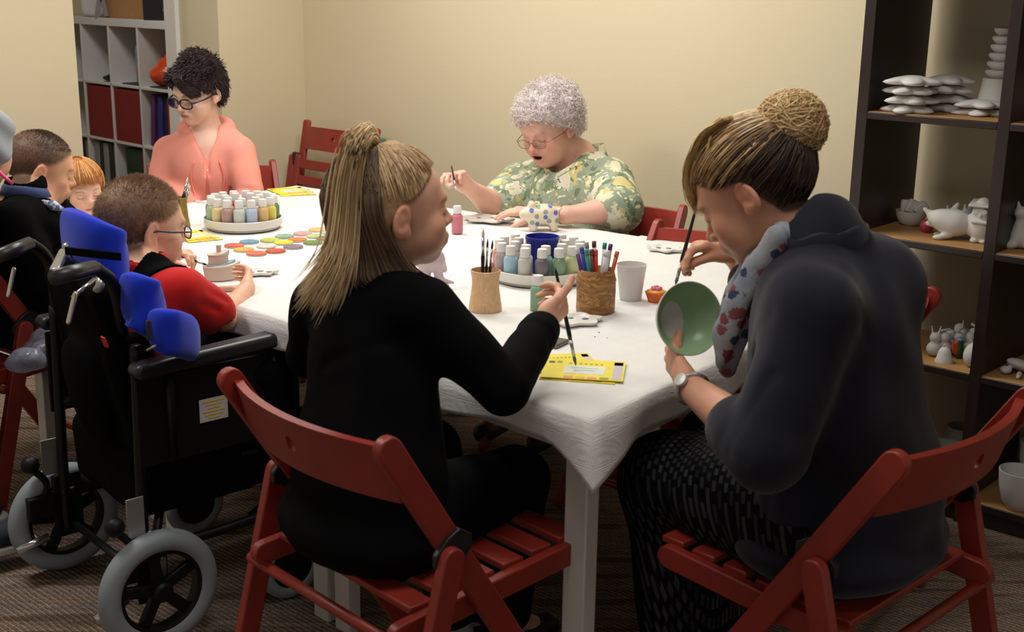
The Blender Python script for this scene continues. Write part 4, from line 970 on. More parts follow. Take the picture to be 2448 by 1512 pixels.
def fold_disp(lines, base=None):
    """sharp soft creases: each (a, b, width, depth)"""
    L_ = [(A_(a), A_(b), w, dp) for a, b, w, dp in lines]
    def g(P):
        D = base(P) if base else np.zeros(len(P))
        for a, b, w, dp in L_:
            d = b - a; h = np.clip((P - a) @ d / (d @ d), 0, 1); r = np.linalg.norm(P - a - h[:, None] * d, axis=1); D = D + dp * np.exp(-(r / w) ** 2)
        return D
    return g
def glasses(h, parent, m, rx=.024, rz=.016, thick=.0016, y=.101, lens=None, name='glasses', sq=2.0, z=-.002):
    bm = BM()
    for x0 in (-.031, .031):
        pts = []
        for k in range(24):
            a = 2 * PI * k / 24; ca, sa = math.cos(a), math.sin(a); q = (abs(ca) ** sq + abs(sa) ** sq) ** (-1 / sq); pts.append(h.w(x0 + rx * q * ca, y - .004 * abs(x0 + rx * q * ca) / .05, z + rz * q * sa))
        tube(bm, pts, thick * h.s, 8, close=True)
    tube(bm, [h.w(-.008, y, z + .004), h.w(0, y + .002, z + .006), h.w(.008, y, z + .004)], thick * h.s, 8)
    for x in (-1, 1): tube(bm, smoothpath([h.w(x * .054, y - .004, z + .004), h.w(x * .068, y - .018, z + .006), h.w(x * .080, .04, z + .006), h.w(x * .0815, -.005, z + .006), h.w(x * .077, -.03, z - .016)]), [thick * h.s * 1.3] * 25, 8)
    loc = parent_loc(parent)
    for v in bm.verts: v.co -= loc
    g = obj(name, bm, m, parent, smooth=True)
    if lens:
        for x0 in (-.031, .031):
            bm = BM(); pts = []
            for k in range(24):
                a = 2 * PI * k / 24; ca, sa = math.cos(a), math.sin(a); q = (abs(ca) ** sq + abs(sa) ** sq) ** (-1 / sq); pts.append(bm.verts.new(V(h.w(x0 + rx * .97 * q * ca, y - .004 * abs(x0 + rx * q * ca) / .05, z + rz * .97 * q * sa)) - loc))
            bm.faces.new(pts); obj('lens', bm, lens, g)
    return g
m_lens = mat('spectacle lens', (235, 238, 240), .03, var=0, Transmission_Weight=1.0, IOR=1.02)
def rs(path, n, frac=1.0):
    p = A_([list(v) for v in path]); s_ = np.concatenate([[0], np.cumsum(np.linalg.norm(np.diff(p, axis=0), axis=1))]); t = np.linspace(0, s_[-1] * min(frac, 1), n); return np.stack([np.interp(t, s_, p[:, i]) for i in range(3)], 1)
def onsurf(F, o, d, off=.005, far=.35):
    ts = np.linspace(far, -.02, 150); P = A_(o) + A_(d) * ts[:, None]; q = F.ev(P) < 0; i = int(np.argmax(q)) if q.any() else 149; return P[i] + A_(d) * off
def rootsel(h, n, clip, m=-.001, lo=-.75, hi=1.35):
    out = []
    while len(out) < n:
        a = RNG.uniform(-PI, PI, 400); e = RNG.uniform(lo, hi, 400); ok = clip(h.surf(a, e, .004)) < m; out += list(zip(a[ok], e[ok]))
    return out[:n]
def person(label, loc, group=None): return thing('person', label, 'person', loc, 0, group)
def slerp_hair(h, n, roots, target, mid_t=.004, k=10, jit=.0015, lift=.0, rng=RNG):
    """strands hugging the skull from each root (az, el) to the shared target (az, el)"""
    out = []
    ta, te = target
    for a, e in roots:
        def dirv(a, e): return A_((math.sin(a) * math.cos(e), -math.cos(a) * math.cos(e), math.sin(e)))
        d0, d1 = dirv(a, e), dirv(ta + rng.normal(0, .05), te + rng.normal(0, .05)); om = math.acos(np.clip(d0 @ d1, -1, 1)) + 1e-6; P = []
        tt = rng.uniform(0, 1) * mid_t
        for j in range(k):
            t = j / (k - 1); d = (math.sin((1 - t) * om) * d0 + math.sin(t * om) * d1) / math.sin(om); T = tt + lift * math.sin(PI * t)
            q = A_((d[0] * (.077 + T), d[1] * (.098 + T) - .012, d[2] * (.086 + T) + .034)) * h.s; P.append(h.c + h.R @ q + rng.normal(0, jit * .3, 3))
        out.append(P)
    return out
def haircols(n, cs, rng=RNG, j=.10):
    cs = A_([L3(c) for c in cs]); i = rng.integers(0, len(cs), n); return cs[i] * rng.uniform(1 - j, 1 + j, (n, 1))
Y3 = lambda a, w: A_(a) + A_(w)
def arr(p): return A_(p)
# ================================================================== girl in black, back to the camera
def girl():
    t = person('girl with a blonde ponytail in black clothes, seen from behind, holding a brush', (-.2, 2.25, 0))
    h = ear_head(arr(PY(962, 533, 2.22)), 1, (.92, .38), -.04, .0, 1.05, child=.8)
    SL, SR = arr(PY(772, 730, 2.40)), arr(PY(1010, 745, 2.20)); NB = arr(PY(893, 660, 2.30)); PEL = A_((-.265, 2.20, .56))
    ER, WR = arr(PY(1205, 930, 2.17)), arr(PY(1296, 782, 2.38)); EL = arr(PY(738, 850, 2.50)); WL = EL + A_((.16, .20, .03))
    F = Field(); h.skin(F); h.neck(F, NB + A_((.005, .01, -.02)), .042, .048)
    F.cap(NB + A_((0, 0, -.03)), PEL, .07, .09, .04); F.chain([NB - A_((0, 0, .05)), SR, ER, WR], [.045, .036, .028, .021], .03); F.chain([NB - A_((0, 0, .05)), SL, EL, WL], [.045, .036, .028, .021], .03)
    KR = arr(PZ(1235, 1135, .52)) + A_((0, -.03, 0)); AR = arr(PZ(1205, 1475, .10)); KL = KR + A_((-.19, .17, 0)); AL = KL + A_((.05, .05, -.42))
    HR = PEL + A_((.06, -.06, -.02)); HL = PEL + A_((-.06, .06, -.02))
    for a, b, c in ((HR, KR, AR), (HL, KL, AL)): F.chain([a, b, c], [.065, .045, .03], .03); F.cap(c, c + A_((.07, .07, -.06)), .028, .024, .02)
    # hand round the brush
    bt, bb = arr(PY(1327, 640, 2.46)), arr(PY(1379, 806, 2.44)); bb[2] = TZ + .012
    hd = nz(arr(PY(1372, 690, 2.47)) - WR); pn = nz(A_((.55, .35, .75)) * -1 + A_((.9, .9, .6)))
    hand(F, WR + hd * .01, hd, A_((-.45, .75, .25)), -1, .88, spread=.02, curl=((.75, .9, .5), (1.0, 1.0, .6), (1.1, 1.0, .6), (1.2, 1.0, .6)), thdir=nz(arr(PY(1392, 682, 2.44)) - arr(PY(1325, 740, 2.42))))
    hand(F, WL, (.7, .6, -.1), (0, 0, -1), 1, .88)
    Vt, Q = F.mesh(*bounds([h.c, PEL, KR, AR, KL, AL, WR, SL, WL], .22), .0030); Vt = relax(Vt, Q, 1, .4)
    skin = to_mesh('body', Vt, Q, m_skin, t, t.location, h.color(Vt, (226, 172, 144), lips=(190, 110, 98), blush=.45, brow=(170, 130, 90), stubble=(150, 118, 88), hl=h.hairclip(front=.096, temple=.062, ear=.030, nape=-.045, back=-.05), fade=.008))
    # black top
    mt = fabric('black jersey', (18, 18, 20), bs=260); F = Field()
    up = A_((0, 0, 1)); fw = nz((.73, .68, 0)); rt = A_((.68, -.73, 0))
    MID = lerp(NB, PEL, .5)
    F.ell(NB + A_((0, 0, -.09)) + fw * .0, (.145, .085, .11), np.stack([rt, fw, up], 1), .03); F.ell(MID + fw * -.0, (.155, .100, .16), np.stack([rt, fw, up], 1), .06); F.ell(PEL + up * .05, (.178, .125, .16), np.stack([rt, fw, up], 1), .06)
    F.ell(PEL + up * -.04 - fw * .02, (.190, .135, .075), np.stack([rt, fw, up], 1), .04)
    F.cap(NB + up * .012, NB - up * .06, .060, .075, .05)
    F.chain([lerp(NB, SR, .5) - up * .01, SR, lerp(SR, ER, .5), ER, lerp(ER, WR, .55), lerp(ER, WR, .93)], [.058, .062, .054, .047, .041, .037], .035)
    F.cap(lerp(ER, WR, .86), lerp(ER, WR, .95), .041, .039, .004)
    F.chain([lerp(NB, SL, .5) - up * .01, SL, EL, WL], [.058, .062, .048, .035], .035)
    F.cap(h.w(0, -.022, -.03), NB + up * .06, .030, .050, .012, 's')
    fd = fold_disp([(SR + A_((.0, -.06, -.02)), lerp(NB, PEL, .35) - fw * .1, .014, .006), (ER + A_((-.02, -.05, .03)), lerp(SR, ER, .6) + A_((.03, -.05, 0)), .010, .006), (lerp(ER, WR, .7) - A_((.04, .03, 0)), lerp(ER, WR, .75) + A_((.03, -.03, .0)), .008, .005), (SR + A_((.02, -.05, -.09)), ER + A_((-.04, -.02, .02)), .011, .005)], wrinkle(.0045, 16, 2))
    blobs('top', F, *bounds([SL, SR, PEL, ER, WR, NB, EL, WL], .2), .0048, mt, t, disp=fd)
    # trousers
    F = Field(); F.ell(PEL - up * .03, (.175, .14, .105), np.stack([rt, fw, up], 1), .04)
    for a, b, c in ((HR, KR, AR), (HL, KL, AL)): F.chain([a, lerp(a, b, .6), b, lerp(b, c, .5), lerp(b, c, .93)], [.095, .078, .068, .060, .062], .04)
    blobs('trousers', F, *bounds([PEL, KR, AR, KL, AL], .2), .006, fabric('black trouser cloth', (13, 13, 15), bs=200), t, disp=wrinkle(.004, 14, 5))
    for c in (AR, AL):
        F = Field(); F.cap(c + A_((0, 0, .0)), c + A_((.01, .01, -.05)), .038, .038, .02); blobs('sock', F, *bounds([c], .1), .005, fabric('white sock', (190, 184, 180)), t)
        F = Field(); F.chain([c + A_((-.015, -.015, -.068)), c + A_((.10, .10, -.072))], [.036, .032], .02); sh = blobs('shoe', F, *bounds([c, c + A_((.1, .1, -.08))], .07), .005, mat('black shoe', (26, 24, 24), .5), t)
        sh.location.z = 0
    # hair
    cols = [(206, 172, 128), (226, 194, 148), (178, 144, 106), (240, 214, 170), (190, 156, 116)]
    CF = h.capfield(.0055)
    blobs('hair', CF, h.c - .17, h.c + .17, .003, hairmat('blonde scalp hair', (176, 144, 108)), t, clip=h.hairclip(front=.102, temple=.068, ear=.034, nape=-.045, back=-.05))
    hair = [o for o in t.children if o.name.startswith('hair')][-1]
    B = arr(PY(892, 338, 2.31)); q = h.loc(B[None])[0]; B = h.w(q[0] * .3, q[1], max(q[2], .118)); tb = (math.atan2(q[0] * .3, -q[1]), math.atan2(q[2] - .034, np.hypot(q[0] * .3, q[1] + .012)))
    roots = rootsel(h, 3600, h.hairclip(front=.098, temple=.060, ear=.030, nape=-.045, back=-.05), lo=.0)
    P = slerp_hair(h, 0, roots, tb, .008, 10); strands('strands', P, .0010, m_hairc, hair, haircols(len(P), cols))
    # ponytail: out of the band, over and down the left of the back
    E1 = [arr(PY(x, y, 2.20 + .0)) for x, y in ((852, 342), (832, 420), (822, 520), (810, 620), (768, 695))]
    P = []
    for _ in range(1500):
        s = RNG.normal(0, 1, 3); s2 = RNG.normal(0, 1, 3); L_ = RNG.uniform(.88, 1.03)
        ctr = [B + s * .004, lerp(B, E1[0], .45) + A_((0, 0, .016)) + s * .006, E1[0] + s * .008, E1[1] + s * .009 + s2 * .002, E1[2] + s * .010 + s2 * .003, E1[3] + s * .012 + s2 * .004 + A_((0, -.02, 0)), E1[4] + s * .017 + s2 * .009 + A_((0, -.035, 0))]
        P.append(rs(smoothpath([V(c) for c in ctr], 3), 18, L_))
    strands('ponytail', P, .0011, m_hairc, hair, haircols(len(P), [(228, 196, 148), (246, 222, 180), (202, 168, 124), (236, 208, 160)]))
    # loose lower hair to the shoulders
    P = []
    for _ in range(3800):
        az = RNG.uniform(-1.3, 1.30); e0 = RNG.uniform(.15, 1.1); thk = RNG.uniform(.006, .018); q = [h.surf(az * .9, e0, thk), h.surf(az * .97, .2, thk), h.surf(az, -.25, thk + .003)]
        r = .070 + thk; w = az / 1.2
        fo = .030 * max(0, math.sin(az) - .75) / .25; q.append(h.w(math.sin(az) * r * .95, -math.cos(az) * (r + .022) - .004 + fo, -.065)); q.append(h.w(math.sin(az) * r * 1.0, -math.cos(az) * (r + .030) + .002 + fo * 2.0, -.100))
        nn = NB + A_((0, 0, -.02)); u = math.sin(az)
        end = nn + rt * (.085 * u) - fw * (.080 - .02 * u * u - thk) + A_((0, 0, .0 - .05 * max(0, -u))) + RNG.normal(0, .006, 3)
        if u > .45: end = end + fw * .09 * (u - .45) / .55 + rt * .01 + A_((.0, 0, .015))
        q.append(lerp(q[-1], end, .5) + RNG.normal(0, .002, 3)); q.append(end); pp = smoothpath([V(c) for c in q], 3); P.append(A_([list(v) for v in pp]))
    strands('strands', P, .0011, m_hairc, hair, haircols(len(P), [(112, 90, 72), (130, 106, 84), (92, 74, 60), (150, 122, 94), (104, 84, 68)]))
    bm = BM(); tube(bm, [V(B + nz((-.4, -.35, .8)) * (-.004) + (A_((math.cos(a), math.sin(a), .45 * math.cos(a))) * .0125)) - t.location for a in np.linspace(0, 2 * PI, 20)[:-1]], .007, 10, close=True); obj('hair_band', bm, fabric('grey green hair band', (96, 112, 98)), t, smooth=True)
    brush(bt, bb, 'brush with a white handle end in the hand of the girl in black', .0042, hair=mat('grey wet bristle', (90, 96, 104), .6), hl=.02, fl=.035)
girl()

# ================================================================== woman in the navy jacket, right foreground
def navy():
    t = person('woman with a blonde bun in a navy jacket, holding a green bowl and a brush', (.6, 2.2, 0))
    h = ear_head(arr(PY(1785, 472, 2.17)), -1, (-.84, .40), .62, .05, 1.08)
    up = A_((0, 0, 1)); fw = nz((-.76, .64, 0)); rt = A_((.64, .76, 0))
    SLd = arr(PY(1945, 745, 2.03)); SR = SLd + rt * .26; NB = lerp(SLd, SR, .5) + A_((0, 0, .055)) ; NB = lerp(NB, arr(PY(1915, 600, 2.22)), .6); PEL = A_((.615, 2.185, .57))
    EL, WL = arr(PY(1835, 1075, 1.97)), arr(PY(1648, 925, 2.20)); ER = SR + A_((-.10, .10, -.24)); WR = arr(PY(1762, 608, 2.52))
    KL = arr(PZ(1600, 1150, .53)); KR = KL + rt * .20 + A_((0, 0, .01)); AL = KL + A_((.05, -.02, -.44)); AR = KR + A_((.05, 0, -.44))
    HL = PEL - rt * .09; HR = PEL + rt * .09
    F = Field(); h.skin(F); h.neck(F, NB + A_((0, 0, -.01)), .046, .052); F.cap(NB - up * .04, PEL, .09, .11, .04)
    F.chain([NB - up * .05, SLd, EL], [.05, .045, .040], .03); F.chain([EL, lerp(EL, WL, .35), WL], [.041, .042, .0255], .02); F.chain([NB - up * .05, SR, ER, WR], [.05, .045, .040, .026], .03)
    for a, b, c in ((HL, KL, AL), (HR, KR, AR)): F.chain([a, b, c, c + A_((-.1, .09, -.045))], [.085, .055, .038, .03], .03)
    # left hand, seen from the back, cradling the bowl
    hd = nz(arr(PY(1580, 800, 2.34)) - WL)
    hand(F, WL + hd * .012, hd, nz((.80, .50, .25)), -1, 1.0, curl=((.15, .35, .3), (.2, .4, .3), (.25, .45, .35), (.3, .5, .35)), spread=.03, thdir=nz(arr(PY(1556, 752, 2.30)) - arr(PY(1590, 850, 2.26))))
    # right hand with the brush
    hd = nz(arr(PY(1660, 588, 2.50)) - WR)
    hand(F, WR + hd * .008, hd, nz((-.2, -.25, -.9)), -1, 1.0, curl=((.45, .75, .4), (.6, .85, .5), (.8, .9, .5), (.9, 1.0, .5)), thdir=nz(arr(PY(1622, 612, 2.46)) - arr(PY(1705, 606, 2.48))))
    Vt, Q = F.mesh(*bounds([h.c, PEL, KR, AR, KL, AL, WR, SLd, WL, SR], .22), .0030); Vt = relax(Vt, Q, 1, .4)
    to_mesh('body', Vt, Q, m_skin, t, t.location, h.color(Vt, (216, 158, 128), lips=(176, 100, 90), blush=.4, brow=(140, 110, 80), stubble=(70, 54, 42), hl=h.hairclip(front=.075, temple=.050, ear=.030, nape=-.060, back=-.07), fade=.006))
    # jacket
    M3 = np.stack([rt, fw, up], 1); F = Field(); CH = lerp(NB, PEL, .32); MD = lerp(NB, PEL, .62)
    lean = nz(NB - PEL); lf = nz(fw - lean * (fw @ lean)); L3m = np.stack([rt, lf, lean], 1)
    F.ell(NB - lean * .10 - lf * .02, (.175, .105, .13), L3m, .03); F.ell(CH - lf * .01, (.185, .130, .19), L3m, .04); F.ell(MD - lf * .015, (.190, .140, .20), L3m, .05); F.ell(PEL + up * .04 - fw * .02, (.205, .165, .16), M3, .05)
    F.ell(PEL - up * .05 - fw * .01, (.225, .185, .075), M3, .03)
    for S_, E_, W_, k in ((SLd, EL, WL, 1), (SR, ER, WR, 0)):
        F.chain([lerp(NB, S_, .5) - up * .01, S_, lerp(S_, E_, .5), E_], [.066, .078, .070, .064], .04)
        if k: F.cap(E_, lerp(E_, W_, .30), .062, .056, .02); F.cap(lerp(E_, W_, .20), lerp(E_, W_, .31), .062, .060, .004)
        else: F.chain([E_, lerp(E_, W_, .78)], [.055, .044], .03)
    F.chain([NB - up * .05, NB + lean * .035], [.088, .078], .03)
    F.cap(NB + lean * .01, h.w(0, -.02, -.02), .062, .060, .012, 's')
    F.cap(NB + lean * .02 + lf * .05, CH + lf * .16, .05, .055, .03, 's')
    fd = fold_disp([(SLd + up * .02 - fw * .06, NB - lean * .22 - lf * .1, .016, .006), (lerp(SLd, EL, .4) - rt * .07, EL - rt * .05 + fw * .03, .012, .006), (EL - rt * .06, lerp(SLd, EL, .75) + fw * .07, .010, .007), (SLd - rt * .06 + fw * .03, CH - rt * .18 + fw * .04, .013, .008), (MD - rt * .19, PEL - rt * .21 + fw * .05, .014, .006), (NB - lean * .12 - rt * .04 - lf * .1, SLd + lean * .0 - rt * .02 - lf * .06, .012, .004)], wrinkle(.008, 15, 7))
    jk = blobs('jacket', F, *bounds([SLd, SR, PEL, EL, ER, WR, NB], .27), .0055, fabric('navy cotton', (31, 32, 43), bs=180, bump=.2), t, disp=fd)
    # stand-up collar
    bm = BM(); n = 26; R1 = []; ang = np.linspace(-2.35, 2.35, n)
    for j, (hz, rr) in enumerate(((-.02, .088), (.02, .088), (.055, .090), (.058, .084), (.02, .080), (-.02, .082))):
        R1.append([bm.verts.new(V(NB + rt * math.sin(a) * rr * 1.0 - lf * math.cos(a) * rr * .95 + lean * (hz * (.55 + .45 * math.cos(a * .6)) + .004 * math.sin(a * 7 + j)) ) - t.location) for a in ang])
    for A, B in zip(R1, R1[1:]):
        for i in range(n - 1): bm.faces.new((A[i], A[i + 1], B[i + 1], B[i]))
    obj('collar', bm, MAT['navy cotton'], jk, smooth=True)
    # scarf with flowers
    s = NT('grey blue floral scarf'); co = s.co(); v = s.n('ShaderNodeTexVoronoi'); v.inputs['Scale'].default_value = 34; s.l(co, v.inputs['Vector']); n1 = s.noise(co, 60, 4, .7, 1.0); n2 = s.noise(co, 14, 3)
    base = s.ramp(n2, [(.35, lin((128, 138, 150))), (.65, lin((170, 172, 176)))]); fl = s.math('LESS_THAN', s.math('ADD', v.outputs['Distance'], s.math('MULTIPLY', n1, .8)), .78)
    fc_ = s.ramp(v.outputs['Color'], [(.3, lin((136, 78, 84))), (.55, lin((62, 74, 98))), (.8, lin((176, 132, 132)))], 'CONSTANT'); s.bump(n1, .3, .004); ms = s.done(s.mix(fl, base, fc_), .9, spec=.1)
    F = Field(); pts = [NB - rt * .060 + lean * .03 + lf * .02, arr(PY(1865, 570, 2.15)), arr(PY(1815, 640, 2.18)), arr(PY(1772, 720, 2.19)), arr(PY(1748, 800, 2.20)), arr(PY(1736, 880, 2.21))]
    F.chain(pts, [.018, .022, .026, .028, .026, .018], .02); F.chain([p + rt * .05 + lf * .03 for p in pts[1:]], [.02, .026, .028, .026, .018], .02)
    blobs('scarf', F, *bounds([NB] + pts, .12), .0036, ms, t, disp=lambda P: .007 * np.sin((P @ rt) * 190 + 2 * sn(P, 14, 2)) * .6 + .004 * sn(P, 30, 1))
    # skirt: dark with a woven grid of small grey blocks
    s = NT('black woven skirt'); co = s.co('Object', rot=(.3, .2, math.atan2(fw[1], fw[0]))); br = s.n('ShaderNodeTexBrick'); br.inputs['Scale'].default_value = 30; br.inputs['Color1'].default_value = lin((64, 64, 68)); br.inputs['Color2'].default_value = lin((40, 40, 44)); br.inputs['Mortar'].default_value = lin((12, 12, 14)); br.inputs['Mortar Size'].default_value = .09; br.inputs['Brick Width'].default_value = .42; br.inputs['Row Height'].default_value = .42; s.l(co, br.inputs[0]); s.bump(br.outputs['Fac'], -.3, .003); msk = s.done(br.outputs['Color'], .9, spec=.1)
    F = Field(); F.ell(PEL - up * .05, (.20, .18, .10), M3, .04)
    for a, b, c in ((HL, KL, AL), (HR, KR, AR)): F.chain([a, lerp(a, b, .6), b], [.115, .108, .090], .05); F.chain([b, lerp(b, c, .75)], [.092, .085], .05)
    F.cap(lerp(KL, KR, .5) - up * .03, lerp(HL, HR, .5) - up * .05, .09, .12, .05); F.cap(lerp(KL, KR, .5) - up * .04, lerp(lerp(AL, AR, .5), lerp(KL, KR, .5), .3), .085, .10, .05)
    blobs('skirt', F, *bounds([PEL, KR, KL, AL, AR], .22), .006, msk, t, disp=wrinkle(.005, 12, 1))
    for c in (AL, AR):
        F = Field(); F.chain([c + A_((.02, -.02, -.065)), c + A_((-.12, .10, -.07))], [.040, .035], .02); F.cap(c, c + A_((.01, -.01, -.06)), .042, .038, .02); blobs('shoe', F, *bounds([c, c + A_((-.12, .1, -.08))], .08), .005, mat('black shoe', (26, 24, 24), .5), t)
    # watch
    bm = BM(); d = nz(WL - EL); Fr = frame(d); q = V(lerp(EL, WL, .965)) - t.location
    tube(bm, [q + Fr @ V(math.cos(a) * .0315, math.sin(a) * .0285, .003 * math.sin(2 * a)) for a in np.linspace(0, 2 * PI, 33)[:-1]], .0048, 8, close=True); wt = obj('watch', bm, mat('silver watch link', (190, 190, 188), .25, metal=.9, bump=.8, bs=180), t, smooth=True)
    vd = V(nz(A_((0, 0, CAM_H)) - lerp(EL, WL, .965))); pr = (vd - V(d) * vd.dot(V(d))).normalized(); bm = BM(); Fw = frame(pr)
    lathe(bm, [(0, 0), (.013, 0), (.0138, .003), (.0125, .0065), (0, .0068)], 24, q + pr * .030, Fw); obj('watch_face', bm, mat('watch dial', (206, 208, 206), .2, metal=.4), wt, auto=.6)
    # hair
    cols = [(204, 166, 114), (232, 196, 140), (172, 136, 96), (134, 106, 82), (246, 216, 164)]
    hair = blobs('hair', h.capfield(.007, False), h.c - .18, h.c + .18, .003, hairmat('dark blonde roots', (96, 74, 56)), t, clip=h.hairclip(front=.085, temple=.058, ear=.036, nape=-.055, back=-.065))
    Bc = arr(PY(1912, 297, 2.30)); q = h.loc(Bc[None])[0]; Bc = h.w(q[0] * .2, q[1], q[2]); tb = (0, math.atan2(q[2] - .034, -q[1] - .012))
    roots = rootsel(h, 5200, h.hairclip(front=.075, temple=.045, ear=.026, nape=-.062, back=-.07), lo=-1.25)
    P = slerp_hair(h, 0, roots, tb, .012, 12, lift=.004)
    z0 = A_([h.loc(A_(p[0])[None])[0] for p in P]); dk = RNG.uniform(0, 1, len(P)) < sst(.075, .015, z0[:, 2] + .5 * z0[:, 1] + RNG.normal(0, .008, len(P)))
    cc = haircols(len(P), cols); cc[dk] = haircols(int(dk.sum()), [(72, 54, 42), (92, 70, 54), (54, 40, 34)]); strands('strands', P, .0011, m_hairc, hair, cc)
    F = Field(); F.ell(Bc, (.059, .055, .055), None, .01); bun = blobs('bun', F, Bc - .08, Bc + .08, .003, hairmat('bun core', (190, 152, 104)), hair, disp=lambda P: .003 * sn(P, 60, 1))
    P = []
    for _ in range(1500):
        ax = nz(RNG.normal(0, 1, 3) + nz(h.R[:, 1] * -.5 + h.R[:, 2]) * 1.6); u = nz(np.cross(ax, RNG.normal(0, 1, 3))); v = np.cross(ax, u); R = RNG.uniform(.052, .066); off = RNG.uniform(-.034, .034); rr = math.sqrt(max(R * R - off * off, 1e-5)); a0 = RNG.uniform(0, 6); ln = RNG.uniform(1.2, 3.0)
        P.append([Bc + ax * off + (u * math.cos(a0 + ln * j / 9) + v * math.sin(a0 + ln * j / 9)) * rr * (1 + .04 * math.sin(j * 2.1 + a0)) for j in range(10)])
    strands('bun_strands', P, .0010, m_hairc, bun, haircols(len(P), [(222, 184, 128), (240, 206, 152), (196, 158, 110), (250, 222, 170)]))
    P = []   # loose fringe falling in front of the face
    for _ in range(420):
        k = RNG.uniform(0, 1); sd = RNG.choice([0, 1], p=[.75, .25])
        if sd == 0: px_ = [(1722 + 30 * k, 288 - 8 * k), (1672 + 22 * k, 322), (1637 + 30 * k, 400), (1640 + 34 * k, 470), (1668 + 34 * k, 520)]; m_ = RNG.uniform(.7, 1.0)
        else: px_ = [(1700, 330), (1690 + 8 * k, 380), (1712 + 10 * k, 440), (1738, 500), (1757, 545)]; m_ = RNG.uniform(.5, 1.0)
        yy = [2.22, 2.235, 2.26, 2.27, 2.28]; c = [V(arr(PY(x, y, Y_ + .02 * k)) + RNG.normal(0, .0018, 3)) for (x, y), Y_ in zip(px_, yy)]; P.append(rs(smoothpath(c, 3), 12, m_))
    strands('fringe', P, .0010, m_hairc, hair, haircols(len(P), [(246, 206, 138), (230, 188, 120), (252, 226, 168), (186, 148, 104)]))
    brush(PY(1664, 498, 2.49), PY(1614, 684, 2.47), 'long dark brush in the hand of the woman in the navy jacket', .0042, hair=mat('grey wet bristle', (90, 96, 104), .6), hl=.018, fl=.03)
    # the green bowl
    bcn = arr(PY(1648, 762, 2.262)); ax = nz(A_((.36, -.88, .25))); b = thing('bowl', 'pottery bowl glazed green inside with a bare white circle, held by the woman in navy', 'bowl', bcn); Fb = frame(V(ax)); R = .070
    m_g = colmat('green glaze bowl', .3, bump=.02)
    bm = BM(); prof = [(.0, -.047), (.030, -.047), (.047, -.038), (.062, -.020), (.0695, 0), (.0705, .002), (.0680, .003), (.0655, .000), (.058, -.019), (.044, -.034), (.028, -.041), (0, -.041)]
    lathe(bm, prof, 96, (0, 0, 0), Fb, cap=False)
    o = obj('bowl_body', bm, m_g, b, smooth=True); me = o.data
    # finer inside surface for the bare circle
    sd = o.modifiers.new('fine', 'SUBSURF'); sd.levels = 3; sd.render_levels = 3
    dg = bpy.context.evaluated_depsgraph_get(); me2 = bpy.data.meshes.new_from_object(o.evaluated_get(dg)); o.modifiers.clear(); o.data = me2; me2.name = 'bowl_body'
    a = me2.color_attributes.new('Col', 'FLOAT_COLOR', 'POINT'); FbT = Fb.transposed(); rt2 = FbT @ V(nz(np.cross(ax, (0, 0, 1)))); cc = []
    ctr = V(PY(1613, 766, 2.262) - V(bcn)); cl = FbT @ ctr
    for v in me2.vertices:
        q = FbT @ v.co; r = math.hypot(q.x, q.y); inner = r < .0685 and q.z > -.0415 + .9 * max(0, (r - .028)) ** 1.0 * .0 and (q.z > np.interp(r, [0, .030, .046, .060, .0675], [-.044, -.044, -.036, -.0195, -.002]))
        circ = math.hypot((q.x - cl.x * .62) * 1.0, (q.y - cl.y * .8) * .72) < .0255
        cc += list((lin((206, 202, 200)) if circ else lin((150, 182, 140))) if inner else lin((222, 216, 200)))
    a.data.foreach_set('color', cc); me2.polygons.foreach_set('use_smooth', [True] * len(me2.polygons))
navy()

